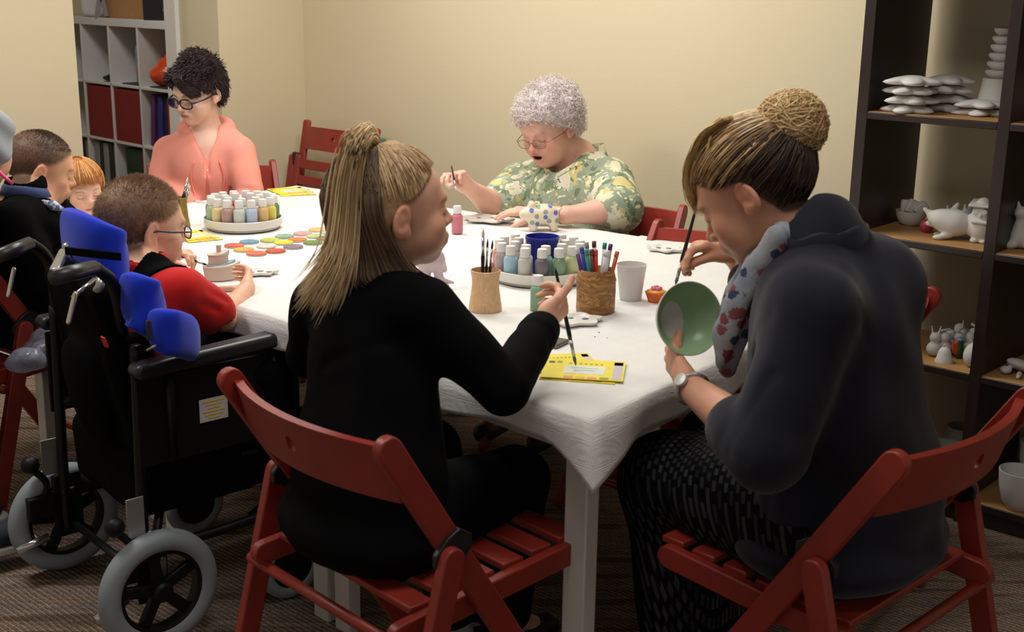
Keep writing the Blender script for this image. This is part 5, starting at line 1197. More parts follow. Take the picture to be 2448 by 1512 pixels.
# ================================================================== grey-haired woman in the floral shirt
def lady():
    t = person('older woman with curly grey hair and glasses in a green floral shirt', (.2, 4.3, 0))
    h = Head(arr(PY(1312, 308, 4.33)), (-.62, -.78), .38, .10, 1.08, fat=1, mouth=1.1)
    up = A_((0, 0, 1)); fw = nz((-.45, -.89, 0)); rt = A_((-.89, .45, 0))
    NB = arr(PY(1376, 378, 4.41)); SL, SR = arr(PY(1452, 440, 4.28)), arr(PY(1252, 448, 4.45)); PEL = A_((.22, 4.35, .55))
    EL, WL = arr(PY(1480, 540, 4.10)), arr(PY(1352, 528, 4.045)); ER, WR = arr(PY(1192, 500, 4.30)), arr(PY(1126, 452, 4.16)); EL[2] = max(EL[2], .79); WL[2] = .78
    KL, KR = PEL + fw * .36 - rt * .1, PEL + fw * .36 + rt * .1; AL, AR = KL - up * .42, KR - up * .42
    F = Field(); h.skin(F); h.neck(F, NB, .047, .056); h.ell(F, (0, .035, -.078), (.046, .035, .024), .03); F.cap(NB - up * .05, PEL, .11, .14, .04)
    F.chain([NB - up * .06, SL, EL, lerp(EL, WL, .4), WL], [.06, .055, .048, .042, .026], .03); F.chain([NB - up * .06, SR, ER, lerp(ER, WR, .4), WR], [.06, .055, .048, .043, .027], .03)
    for a, b, c in ((PEL - rt * .1, KL, AL), (PEL + rt * .1, KR, AR)): F.chain([a, b, c, c + fw * .1 - up * .06], [.10, .065, .042, .03], .03)
    hand(F, WR, nz(arr(PY(1084, 408, 4.12)) - WR), nz((-.2, -.6, -.5)), 1, .98, curl=((.5, .8, .5), (.7, .9, .5), (.8, .9, .6), (.9, 1.0, .6)), thdir=nz(arr(PY(1090, 425, 4.06)) - arr(PY(1112, 440, 4.12))))
    WH = arr(PY(1290, 508, 4.08)); F.cap(WL, WH, .026, .024, .02)
    hand(F, WH, nz(arr(PY(1215, 505, 4.08)) - WH), (0, .1, -1), -1, .98, curl=((.15, .25, .2), (.15, .3, .2), (.2, .3, .2), (.25, .35, .2)), spread=.05)
    Vt, Q = F.mesh(*bounds([h.c, PEL, KR, AR, KL, AL, WR, SL, WL, SR, WH], .22), .0036); Vt = relax(Vt, Q, 1, .35)
    to_mesh('body', Vt, Q, m_skin, t, t.location, h.color(Vt, (228, 178, 158), lips=(182, 96, 88), blush=.55, brow=(190, 160, 140), lash=(120, 80, 70)))
    # teeth
    bm = BM(); tube(bm, [V(h.w(x, .083 - 14 * x * x, -.0525)) - t.location for x in np.linspace(-.012, .012, 7)], .0026 * 1.1, 8); obj('teeth', bm, mat('teeth', (214, 206, 186), .3), t, smooth=True)
    # shirt
    s = NT('green floral cotton'); co = s.co(); nd = s.n('ShaderNodeTexNoise'); nd.inputs['Scale'].default_value = 14; nd.inputs['Detail'].default_value = 3; s.l(co, nd.inputs['Vector'])
    wv = s.mix(.10, co, nd.outputs['Color'], 'ADD'); n0 = s.noise(co, 9, 3)
    c = s.ramp(n0, [(.3, lin((136, 148, 126))), (.5, lin((156, 164, 144))), (.7, lin((128, 138, 106)))])
    pet = s.noise(co, 75, 3, .6)
    def vor(scale, thr, cols, randm=1.0, feature='F1', metric='EUCLIDEAN', vec=None):
        v = s.n('ShaderNodeTexVoronoi', distance=metric, feature=feature); v.inputs['Scale'].default_value = scale; v.inputs['Randomness'].default_value = randm; s.l(vec or wv, v.inputs['Vector'])
        m = s.math('LESS_THAN', s.math('ADD', v.outputs['Distance'], s.math('MULTIPLY', pet, .5)), thr + .25); return m, s.ramp(v.outputs['Color'], cols, 'CONSTANT')
    for sc_, th, cols, mt_ in ((26, .40, [(0, lin((176, 184, 152))), (.35, lin((112, 130, 100))), (.7, lin((168, 176, 160)))], 'EUCLIDEAN'), (15, .44, [(0, lin((220, 214, 182))), (.4, lin((214, 208, 188))), (.7, lin((206, 192, 132)))], 'EUCLIDEAN'), (40, .30, [(0, lin((226, 220, 192))), (.5, lin((198, 184, 118))), (.75, lin((98, 118, 88)))], 'EUCLIDEAN')):
        m, cl_ = vor(sc_, th, cols, metric=mt_); 
        c = s.mix(m, c, cl_)
    s.bump(s.noise(co, 260, 3), .2, .002); msh = s.done(c, .8, spec=.2)
    M3 = np.stack([rt, fw, up], 1); F = Field(); CH = lerp(NB, PEL, .36)
    F.ell(NB - up * .10 + fw * .0, (.18, .115, .12), M3, .04); F.ell(CH + fw * .05 - up * .03, (.205, .155, .17), M3, .05); F.ell(PEL + up * .06 + fw * .04, (.235, .19, .17), M3, .05); F.ell(PEL - up * .03, (.25, .20, .08), M3, .04)
    for S_, E_ in ((SL, EL), (SR, ER)): F.chain([lerp(NB, S_, .5) - up * .02, S_, lerp(S_, E_, .6), lerp(S_, E_, .92)], [.075, .088, .086, .084], .04)
    F.cap(lerp(SR, ER, .90), ER, .06, .062, .012, 's'); F.cap(NB + up * .04, NB - up * .01, .062, .058, .02, 's')
    F.cap(NB + fw * .09 + up * .03, NB + fw * .20 - up * .15, .052, .014, .015, 's')
    fd = fold_disp([(SL - up * .06 + fw * .05, CH + fw * .17 - rt * .05 - up * .1, .018, .008), (SL + fw * .07 - rt * .02, EL + fw * .06, .015, .007), (SR - up * .05 + fw * .05, PEL + fw * .18 + rt * .1 + up * .1, .018, .008), (SL - up * .1, PEL - rt * .2 + up * .1, .016, .007)], wrinkle(.006, 12, 9))
    sh = blobs('shirt', F, *bounds([SL, SR, PEL, NB, EL, ER], .28), .006, msh, t, disp=fd)
    # collar and lapels, lying on the shirt front
    cfw = nz(fw * .9 + up * .45)
    for sd_ in (-1, 1):
        inn = [(.052, .055), (.046, .02), (.034, -.03), (.020, -.08), (.006, -.13)]; out_ = [(.100, .065), (.122, .01), (.128, -.035), (.082, -.065), (.022, -.135)]
        bm = BM(); n = 14; ti = np.linspace(0, 4, n); I = [(np.interp(q, range(5), [p[0] for p in inn]), np.interp(q, range(5), [p[1] for p in inn])) for q in ti]; O2 = [(np.interp(q, range(5), [p[0] for p in out_]), np.interp(q, range(5), [p[1] for p in out_])) for q in ti]; g = []
        for (x0, z0), (x1, z1) in zip(I, O2):
            row = []
            for u in np.linspace(0, 1, 6): x = x0 + (x1 - x0) * u; z = z0 + (z1 - z0) * u; row.append(bm.verts.new(V(onsurf(F, NB + rt * (sd_ * x) + up * z, cfw, .007 + .006 * math.sin(PI * u))) - t.location))
            g.append(row)
        for A, B in zip(g, g[1:]):
            for i in range(5): bm.faces.new((A[i], A[i + 1], B[i + 1], B[i]))
        o = obj('collar', bm, msh, sh, smooth=True); k = o.modifiers.new('thick', 'SOLIDIFY'); k.thickness = .004
    F = Field(); F.ell(PEL - up * .05, (.23, .19, .10), M3, .04)
    for a, b, c_ in ((PEL - rt * .1, KL, AL), (PEL + rt * .1, KR, AR)): F.chain([a, b, lerp(b, c_, .9)], [.11, .085, .07], .05)
    blobs('trousers', F, *bounds([PEL, KR, AR, KL, AL], .22), .009, fabric('dark trouser cloth', (40, 42, 46)), t)
    for c_ in (AL, AR): F = Field(); F.chain([c_ - up * .075, c_ + fw * .13 - up * .075], [.04, .035], .02); blobs('shoe', F, *bounds([c_, c_ + fw * .13], .12), .008, mat('black shoe', (26, 24, 24), .5), t)
    # hair: puffy curls
    F = h.capfield(.012); h.ell(F, (0, -.045, .075), (.088, .085, .060), .03); h.ell(F, (0, .035, .080), (.068, .042, .030), .03); h.ell(F, (.072, -.035, .03), (.030, .045, .055), .03); h.ell(F, (-.072, -.035, .03), (.030, .045, .055), .03); h.ell(F, (0, -.09, .0), (.055, .035, .055), .03)
    clip = h.hairclip(front=.066, temple=.045, ear=.012, nape=-.045, back=-.06)
    Vt, Q = F.mesh(h.c - .2, h.c + .2, .0036, lambda P: .004 * sn(P, 55, 3) + .003 * sn(P, 110, 8), clip=clip); hair = to_mesh('hair', Vt, Q, hairmat('grey lilac curls', (222, 212, 210), .8, .16, (90, 90, 90)), t, t.location)
    cen = Vt.mean(0); P = []; ix = RNG.integers(0, len(Vt), 4200)
    for i in ix:
        p = Vt[i]; n = nz(p - cen); 
        if clip(p[None])[0] > -.004: n = nz(n + h.R[:, 1] * .2)
        u = nz(np.cross(n, RNG.normal(0, 1, 3))); v = np.cross(n, u); r = RNG.uniform(.004, .011); a0 = RNG.uniform(0, 6); ln = RNG.uniform(2.5, 6.5); hgt = RNG.uniform(.002, .024)
        P.append([p + n * (hgt * j / 9 - .001) + u * (r * (math.cos(a0 + ln * j / 9) - math.cos(a0))) + v * (r * (math.sin(a0 + ln * j / 9) - math.sin(a0))) for j in range(10)])
    strands('curls', P, .0008, m_hairc, hair, haircols(len(P), [(240, 230, 226), (226, 212, 212), (246, 240, 234), (206, 192, 192), (234, 216, 208)]))
    glasses(h, t, mat('thin gold wire', (150, 110, 80), .3, metal=.8), .024, .015, .0009, lens=m_lens, sq=2.6, z=-.006)
    bm = BM(); q = V(lerp(WL, WH, .15)) - t.location; Fr = frame(V(WH - WL)); tube(bm, [q + Fr @ V(math.cos(a) * .029, math.sin(a) * .029, 0) for a in np.linspace(0, 2 * PI, 25)[:-1]], .003, 8, close=True); obj('bracelet_watch', bm, mat('gold bracelet', (200, 170, 110), .3, metal=.9), t, smooth=True)
    brush(PY(1079, 396, 4.10), PY(1091, 457, 4.06), 'thin brush in the raised hand of the grey-haired woman', .0036, m=mat('dark red handle', (60, 20, 26), .3), hl=.014, fl=.024)
lady()

# ================================================================== woman in the coral hoodie
def coral():
    t = person('woman with short dark hair and glasses in a coral zip hoodie', (-1.15, 4.8, 0))
    h = Head(arr(PY(474, 222, 4.80)), (-.52, -.85), .30, -.04, 1.04)
    up = A_((0, 0, 1)); fw = nz((.20, -.98, 0)); rt = nz(np.cross(fw, up))
    NB = arr(PY(494, 318, 4.86)); SL, SR = arr(PY(572, 364, 4.80)), arr(PY(408, 364, 4.86)); PEL = A_((-1.15, 4.88, .56))
    EL, ER = arr(PY(598, 462, 4.74)), arr(PY(384, 455, 4.80)); WL, WR = PEL + fw * .22 - rt * .07 + up * .10, PEL + fw * .22 + rt * .07 + up * .10
    KL, KR = PEL + fw * .38 - rt * .1, PEL + fw * .38 + rt * .1; AL, AR = KL - up * .44, KR - up * .44
    F = Field(); h.skin(F); h.neck(F, NB, .044, .050); F.cap(NB - up * .05, PEL, .09, .11, .04)
    for S_, E_, W_ in ((SL, EL, WL), (SR, ER, WR)): F.chain([NB - up * .05, S_, E_, W_], [.05, .045, .036, .025], .03)
    for a, b, c in ((PEL - rt * .09, KL, AL), (PEL + rt * .09, KR, AR)): F.chain([a, b, c, c + fw * .1 - up * .06], [.09, .055, .038, .03], .03)
    hand(F, WL, fw, (0, 0, -1), 1); hand(F, WR, fw, (0, 0, -1), -1)
    Vt, Q = F.mesh(*bounds([h.c, PEL, KR, AR, KL, AL, WR, SL, WL, SR], .22), .0036); Vt = relax(Vt, Q, 1, .35)
    to_mesh('body', Vt, Q, m_skin, t, t.location, h.color(Vt, (238, 198, 178), lips=(186, 100, 96), blush=.22, brow=(60, 40, 34), lash=(40, 28, 26)))
    mt = fabric('coral sweatshirt', (230, 148, 132), bs=240, bump=.15); M3 = np.stack([rt, fw, up], 1); F = Field()
    F.ell(NB - up * .10, (.165, .095, .11), M3, .04); F.ell(lerp(NB, PEL, .4) + fw * .02, (.165, .120, .19), M3, .05); F.ell(PEL + up * .05, (.175, .135, .16), M3, .05)
    for S_, E_, W_ in ((SL, EL, WL), (SR, ER, WR)): F.chain([lerp(NB, S_, .5) - up * .015, S_, lerp(S_, E_, .5), E_, lerp(E_, W_, .8)], [.052, .062, .056, .052, .040], .035)
    # hood lying round the neck
    ring = [NB + rt * (.082 * math.sin(a)) - fw * (.078 * math.cos(a)) + up * (.018 * math.cos(a) + .012) for a in np.linspace(-2.2, 2.2, 12)]
    F.chain(ring, [.014, .022, .028, .033, .036, .038, .038, .036, .033, .028, .022, .014], .008)
    F.cap(NB + up * .06, NB - up * .0, .062, .056, .015, 's'); F.cap(NB + fw * .06 + up * .02, NB + fw * .135 - up * .14, .048, .006, .02, 's')
    fd = fold_disp([(SL - up * .06 + fw * .03 + rt * .03, SL - up * .2 + rt * .04 + fw * .03, .009, .009), (SR - up * .06 + fw * .03 - rt * .03, SR - up * .2 - rt * .04 + fw * .03, .009, .009), (EL + fw * .05 + up * .02 - rt * .04, EL + fw * .05 + up * .03 + rt * .05, .010, .007), (ER + fw * .05 + up * .02 - rt * .04, ER + fw * .05 + up * .03 + rt * .05, .010, .007)], wrinkle(.004, 14, 4))
    hd = blobs('hoodie', F, *bounds([SL, SR, PEL, EL, ER, WL, WR, NB], .25), .005, mt, t, disp=fd)
    def onfront(x, z):   # front surface of the chest, found along the facing direction
        o_ = NB + rt * x + up * z; ts = np.linspace(.30, .0, 120); PP = o_ + fw * ts[:, None]; d = F.ev(PP); i = np.argmax(d < 0); return V(PP[i] + fw * .007) - t.location
    bm = BM(); tube(bm, [onfront(0, z) for z in np.linspace(-.13, -.34, 14)], .0035, 6); obj('zip', bm, mat('coral zip tape', (206, 112, 96), .5), hd, smooth=True)
    bm = BM(); q = onfront(0, -.125); tube(bm, [q, q + V(0, 0, -.022)], .0045, 8); obj('zip_puller', bm, mat('silver zip', (200, 200, 200), .3, metal=.8), hd, smooth=True)
    for x in (-.052, .050):
        bm = BM(); tube(bm, [onfront(x * (1 + .2 * math.sin(z * 30)), z) for z in np.linspace(-.09, -.30, 18)], .0028, 6); obj('drawstring', bm, mat('coral cord', (236, 140, 120), .7), hd, smooth=True)
    F2 = Field(); F2.ell(PEL - up * .04, (.17, .15, .09), M3, .04)
    for a, b, c in ((PEL - rt * .09, KL, AL), (PEL + rt * .09, KR, AR)): F2.chain([a, b, lerp(b, c, .93)], [.09, .065, .05], .05)
    blobs('jeans', F2, *bounds([PEL, KR, AR, KL, AL], .2), .009, fabric('dark denim', (38, 46, 66)), t)
    for c_ in (AL, AR): F = Field(); F.chain([c_ - up * .065, c_ + fw * .13 - up * .07], [.04, .035], .02); blobs('shoe', F, *bounds([c_, c_ + fw * .13], .12), .008, mat('black shoe', (26, 24, 24), .5), t)
    F = h.capfield(.010); h.ell(F, (0, -.035, .072), (.078, .080, .056), .03); h.ell(F, (.01, .050, .072), (.058, .040, .030), .03); h.ell(F, (0, -.06, .01), (.066, .055, .055), .03); h.ell(F, (.02, -.05, .115), (.045, .04, .026), .03)
    dk = (34, 22, 26)
    hair = blobs('hair', F, h.c - .2, h.c + .2, .0034, hairmat('dark brown crop', dk, .8, .3, (40, 40, 40)), t, clip=h.hairclip(front=.060, temple=.040, ear=.020, nape=-.055, back=-.06), disp=lambda P: .003 * sn(P, 40, 3))
    P = []
    me_ = hair.data; hv = np.empty(len(me_.vertices) * 3, np.float32); me_.vertices.foreach_get('co', hv); hv = hv.reshape(-1, 3) + A_(t.location); q_ = h.loc(hv); hc_ = h.w(0, -.02, .03)
    for i in RNG.integers(0, len(hv), 5200):
        p = hv[i]; n = nz(p - hc_); tp = q_[i][2] > .06
        tg = h.R[:, 1] * (RNG.normal(.7, .5) if tp else RNG.normal(.15, .3)) + h.R[:, 0] * RNG.normal(0, .6) + n * (RNG.uniform(.05, .40) if tp else .05) - h.R[:, 2] * (0 if tp else 1.0); tg = nz(tg); L_ = RNG.uniform(.012, .028)
        P.append([p - n * .001 + tg * L_ * j / 6 + n * (.10 * L_ * math.sin(j * .5)) for j in range(7)])
    for _ in range(900):   # side-swept fringe over the forehead
        k = RNG.uniform(0, 1); a0 = h.w(.045 - .05 * k, .045, .112); a1 = h.w(.010 - .05 * k, .098, .088 + RNG.normal(0, .003)); a2 = h.w(-.030 - .03 * k, .104 - .02 * k, .052 + RNG.normal(0, .004)); a3 = h.w(-.052 - .022 * k, .088 - .035 * k, .022 + RNG.normal(0, .006))
        sp = smoothpath([V(q) for q in (a0, a1, a2, a3)], 2); P.append([list(v) for v in sp])
    strands('strands', P, .0011, m_hairc, hair, haircols(len(P), [(38, 24, 28), (54, 36, 38), (28, 18, 20), (66, 44, 44)]))
    glasses(h, t, mat('dark plum spectacle frame', (40, 28, 40), .3), .0275, .0175, .0028, lens=m_lens, sq=2.6, z=-.004)
    bm = BM(); tube(bm, smoothpath([V(NB + rt * x + fw * (.085 - 6 * x * x) + up * (-.075 + 18 * x * x)) - t.location for x in np.linspace(-.05, .05, 7)], 2), .0007, 6); obj('necklace', bm, mat('fine gold chain', (210, 160, 90), .3, metal=.9), t, smooth=True)
coral()
# ================================================================== children
def child(label, root, ear, eoff, face, tilt, sc, NB, SL, SR, PEL, EL, ER, WL, WR, tone, fw, jacket, jname, hs=.80, hands=None, legs=True, res=.0034, sleeve=1.0, collar=None, lower=(28, 28, 34), extra=None, chf=1, roll=0, torso=1.0, knees=None, disp=None, stub=None, stubk=None):
    t = person(label, root); h = ear_head(ear, 1, face, tilt, roll, sc, child=chf) if any(eoff) else Head(ear, face, tilt, roll, sc, child=chf); up = A_((0, 0, 1)); fw = nz((*fw, 0)); rt = np.cross(fw, up); M3 = np.stack([rt, fw, up], 1)
    KL, KR = PEL + fw * .28 - rt * .08, PEL + fw * .28 + rt * .08
    if knees: KL, KR = knees
    AL, AR = KL - up * .30 + fw * .03, KR - up * .30 + fw * .03
    F = Field(); h.skin(F); h.neck(F, NB, .040, .044); F.cap(NB - up * .03, PEL, .065 * torso, .08 * torso, .04)
    for S_, E_, W_ in ((SL, EL, WL), (SR, ER, WR)): F.chain([NB - up * .035, S_, E_, lerp(E_, W_, .35), W_], [.038, .033, .029, .030, .0195], .025)
    for a, b, c in ((PEL - rt * .06, KL, AL), (PEL + rt * .06, KR, AR)): F.chain([a, b, c, c + fw * .07 - up * .04], [.055, .042, .03, .024], .03)
    if hands: hands(F, h)
    else: hand(F, WL, nz(WL - EL), (0, 0, -1), 1, hs); hand(F, WR, nz(WR - ER), (0, 0, -1), -1, hs)
    Vt, Q = F.mesh(*bounds([h.c, PEL, KR, AR, KL, AL, WR, SL, WL, SR], .2), res); Vt = relax(Vt, Q, 1, .35)
    to_mesh('body', Vt, Q, m_skin, t, t.location, h.color(Vt, tone, lips=(196, 110, 104), blush=.5, brow=(150, 112, 84), stubble=stub, hl=h.hairclip(**(stubk or {})) if stub else None))
    F = Field(); k = torso
    F.ell(NB - up * .075, (.118 * k, .075 * k, .080), M3, .03); F.ell(lerp(NB, PEL, .45), (.125 * k, .092 * k, .15), M3, .05); F.ell(PEL + up * .03, (.130 * k, .10 * k, .12), M3, .05)
    for S_, E_, W_ in ((SL, EL, WL), (SR, ER, WR)):
        F.chain([lerp(NB, S_, .5) - up * .01, S_, lerp(S_, E_, .55)], [.045, .052, .050], .03)
        if sleeve >= 1: F.chain([lerp(S_, E_, .55), E_, lerp(E_, W_, .9)], [.050, .044, .034], .03)
        else: F.cap(lerp(S_, E_, .5), lerp(S_, E_, sleeve), .050, .053, .02); F.cap(lerp(S_, E_, sleeve - .02), lerp(S_, E_, sleeve + .12), .043, .043, .006, 's')
    F.cap(NB + up * .03, NB - up * .03, .056, .060, .02); F.cap(NB + up * .08, NB + up * .0, .046, .046, .010, 's')
    TF_ = F
    top_ = blobs(jname, F, *bounds([SL, SR, PEL, EL, ER, WL, WR, NB], .2), .0048, jacket, t, disp=disp or wrinkle(.0045, 18, 3))
    if collar:
        bm = BM(); n = 22; ang = np.linspace(-2.5, 2.5, n); R1 = []
        for hz, rr in ((.030, .050), (.040, .054), (.034, .060), (.010, .070), (.012, .066)):
            R1.append([bm.verts.new(V(NB + rt * math.sin(a) * rr - fw * math.cos(a) * rr + up * (hz - .012 * (1 - math.cos(a)) * .5)) - t.location) for a in ang])
        for A, B in zip(R1, R1[1:]):
            for i in range(n - 1): bm.faces.new((A[i], A[i + 1], B[i + 1], B[i]))
        obj('collar', bm, collar, top_, smooth=True)
    if legs:
        F = Field(); F.ell(PEL - up * .02, (.12, .105, .085), M3, .04)
        for a, b, c in ((PEL - rt * .06, KL, AL), (PEL + rt * .06, KR, AR)): F.chain([a, b, lerp(b, c, .92)], [.075, .058, .048], .04)
        blobs('trousers', F, *bounds([PEL, KR, AR, KL, AL], .16), .007, fabric('trouser cloth %d %d %d' % lower, lower), t, disp=wrinkle(.003, 16, 6))
        for c in (AL, AR): F = Field(); F.chain([c - up * .045, c + fw * .10 - up * .05], [.033, .028], .02); blobs('shoe', F, *bounds([c, c + fw * .1], .09), .006, mat('black shoe', (26, 24, 24), .5), t)
    global HARN; HARN = (t, NB, SR, SL, TF_, rt) if sleeve < 1 else globals().get('HARN')
    return t, h
def buzz(t, h, c, n=5200, ln=.007, scale=1, **kw):
    cl = h.hairclip(**kw); P = []
    while len(P) < n:
        a = RNG.uniform(-PI, PI); e = RNG.uniform(-.8, 1.5); p = h.surf(a, e, -.002)
        if cl(p[None])[0] > -.004 * RNG.uniform(0, 2): continue
        nn = nz(p - h.c - h.R[:, 2] * .03); d = nz(nn * .6 + h.R[:, 1] * (.5 if e > .5 else -.1) - h.R[:, 2] * (.0 if e > .5 else .6) + RNG.normal(0, .25, 3)); L_ = ln * RNG.uniform(.6, 1.2); P.append([p, p + d * L_ * .5, p + d * L_])
    hair = strands('hair', P, .0007, m_hairc, t, haircols(len(P), [c, tuple(int(v * 1.2) for v in c), tuple(int(v * .8) for v in c)]))
    return hair
# boy in the wheelchair
def wheelboy():
    NB = arr(PY(345, 655, 2.90)); SR, SL = arr(PY(440, 695, 2.85)), arr(PY(330, 690, 3.00)); SL = SR + nz((-.68, .73, 0)) * .20; SL[2] = SR[2] + .01
    ER, WR = arr(PY(535, 765, 2.93)), arr(PY(590, 690, 3.08)); EL = SL + A_((.08, .10, -.10)); WL = arr(PY(402, 622, 3.24)); WL[2] = max(WL[2], .77); PEL = A_((-.86, 2.86, .58))
    bt, bb = arr(PY(398, 601, 3.22)), arr(PY(495, 634, 3.20))
    def hands(F, h):
        hd = nz(arr(PY(572, 655, 3.16)) - WR); hand(F, WR, nz((-.10, .85, .25)), (-.85, -.1, .05), 1, .78, curl=((.4, .6, .4), (.5, .6, .4), (.5, .7, .4), (.6, .7, .4)), thdir=nz(arr(PY(540, 655, 3.12)) - arr(PY(585, 665, 3.12))))
        hand(F, WL, nz(arr(PY(440, 606, 3.22)) - WL), (.1, -.2, -1), 1, .78, curl=((.5, .8, .4), (.7, .8, .5), (.8, .9, .5), (.9, .9, .5)))
    red = fabric('red polo cotton', (196, 30, 26), bs=260, bump=.2); up = A_((0, 0, 1))
    fd = fold_disp([(lerp(SR, ER, .3) + A_((.03, -.05, .0)), lerp(SR, ER, .75) + A_((.02, -.05, .02)), .009, .007), (lerp(SR, ER, .2) + A_((.05, -.02, .02)), lerp(SR, ER, .7) + A_((.04, -.02, .03)), .008, .005)], wrinkle(.004, 20, 3))
    t, h = child('boy with short brown hair in a red polo shirt, sitting in the wheelchair', (-.85, 2.88, 0), arr(PY(364, 563, 2.925)), (-.028, .058, .002), (.78, .62), .14, 1.05, NB, SL, SR, PEL, EL, ER, WL, WR, (232, 182, 154), (.73, .68), red, 'polo_shirt', .80, hands, True, .0030, .72, red, (20, 20, 26), knees=(arr(PZ(640, 880, .60)) + A_((-.10, .17, 0)), arr(PZ(640, 880, .60))), disp=fd, stub=(128, 98, 72), stubk=dict(front=.074, temple=.050, ear=.028, nape=-.055, back=-.06))
    buzz(t, h, (136, 104, 76), 9000, .013, front=.074, temple=.050, ear=.028, nape=-.055, back=-.06)
    glasses(h, t, mat('dark blue spectacle frame', (40, 52, 74), .3), .022, .013, .0016, lens=m_lens, sq=3.2, z=-.0)
    brush(bt, bb, 'thin black brush in the left hand of the boy in red', .0036, hl=.010, fl=.020, hair=m_dhair)
    return t, NB, SR, SL
WB = wheelboy()
# boy with cropped hair, dark jacket, far left
def leftboy():
    NB = arr(PY(62, 470, 3.46)); SR, SL = arr(PY(30, 525, 3.33)), arr(PY(120, 510, 3.55)); SL = SR + nz((-.50, .86, 0)) * -.0 + A_((.0, .24, .01))
    ER = SR + A_((.06, .02, -.17)); WR = ER + A_((.18, .13, .06)); EL = SL + A_((.08, .05, -.15)); WL = EL + A_((.17, .06, .05)); PEL = A_((-1.45, 3.50, .57))
    t, h = child('boy with cropped hair in a black hooded jacket at the left end of the table', (-1.42, 3.5, 0), arr(PY(94, 417, 3.46)), (-.018, .060, .004), (.90, .42), .26, .93, NB, SL, SR, PEL, EL, ER, WL, WR, (222, 168, 134), (.62, .78), fabric('black fleece', (17, 17, 19)), 'jacket', .80, None, True, .0034, 1.0, fabric('blue collar cloth', (70, 84, 130)), (24, 24, 30), torso=1.1, stub=(92, 72, 58), stubk=dict(front=.074, temple=.050, ear=.028, nape=-.055, back=-.06))
    buzz(t, h, (88, 68, 54), 9000, .007, front=.074, temple=.050, ear=.028, nape=-.055, back=-.06)
    F = Field(); F.chain([arr(PY(104, 484, 3.42)), arr(PY(128, 492, 3.41)), arr(PY(150, 500, 3.42))], [.008, .013, .006], .01)
    s = NT('blue and white check cloth'); co = s.co(); ck = s.n('ShaderNodeTexChecker'); ck.inputs['Scale'].default_value = 70; ck.inputs[1].default_value = lin((206, 210, 220)); ck.inputs[2].default_value = lin((96, 122, 180)); s.l(co, ck.inputs[0])
    blobs('shirt_collar', F, *bounds([arr(PY(100, 485, 3.4))], .12), .003, s.done(ck.outputs[0], .8), t)
leftboy()
# toddler
def toddler():
    NB = arr(PY(192, 508, 4.10)); SR, SL = NB + A_((-.07, -.02, -.035)), NB + A_((.08, .03, -.035)); ER, EL = SR + A_((.0, -.08, -.08)), SL + A_((.03, -.09, -.08)); WR, WL = ER + A_((.08, -.10, .06)), EL + A_((-.02, -.10, .05)); PEL = NB + A_((-.02, .02, -.22))
    dark = fabric('dark cardigan', (34, 30, 40)); t, h = child('small child with ginger hair and a fringe, looking down', (-1.4, 4.1, 0), arr(PY(196, 452, 4.04)), (0, 0, 0), (.58, -.81), .22, .80, NB, SL, SR, PEL, EL, ER, WL, WR, (238, 188, 164), (.7, -.7), dark, 'cardigan', .62, None, True, .0030, 1.0, fabric('pink collar', (206, 150, 150)), (40, 40, 60), roll=.12, torso=.8)
    F = h.capfield(.008); h.ell(F, (0, .05, .060), (.056, .038, .035), .03); hair = blobs('hair', F, h.c - .15, h.c + .15, .0034, hairmat('ginger scalp hair', (170, 108, 58), .6, .2), t, clip=h.hairclip(front=.052, temple=.020, ear=-.015, nape=-.06, back=-.07))
    P = []
    for _ in range(2600):
        a = RNG.uniform(-PI, PI); fr = -math.cos(a); end = (.25 if fr > .55 else -.55 if abs(fr) <= .55 else -.6) + RNG.normal(0, .08); pts = []
        a0 = a * .35; T = RNG.uniform(.006, .020)
        for j in range(9): tt = j / 8; e = 1.35 * (1 - tt) + end * tt; aa = a if tt > .1 else a; pts.append(h.surf(aa + RNG.normal(0, .01), e, T * (.5 + .5 * tt)))
        P.append(pts)
    strands('strands', P, .0010, m_hairc, hair, haircols(len(P), [(196, 128, 66), (214, 154, 88), (170, 104, 52), (228, 176, 112)]))
toddler()
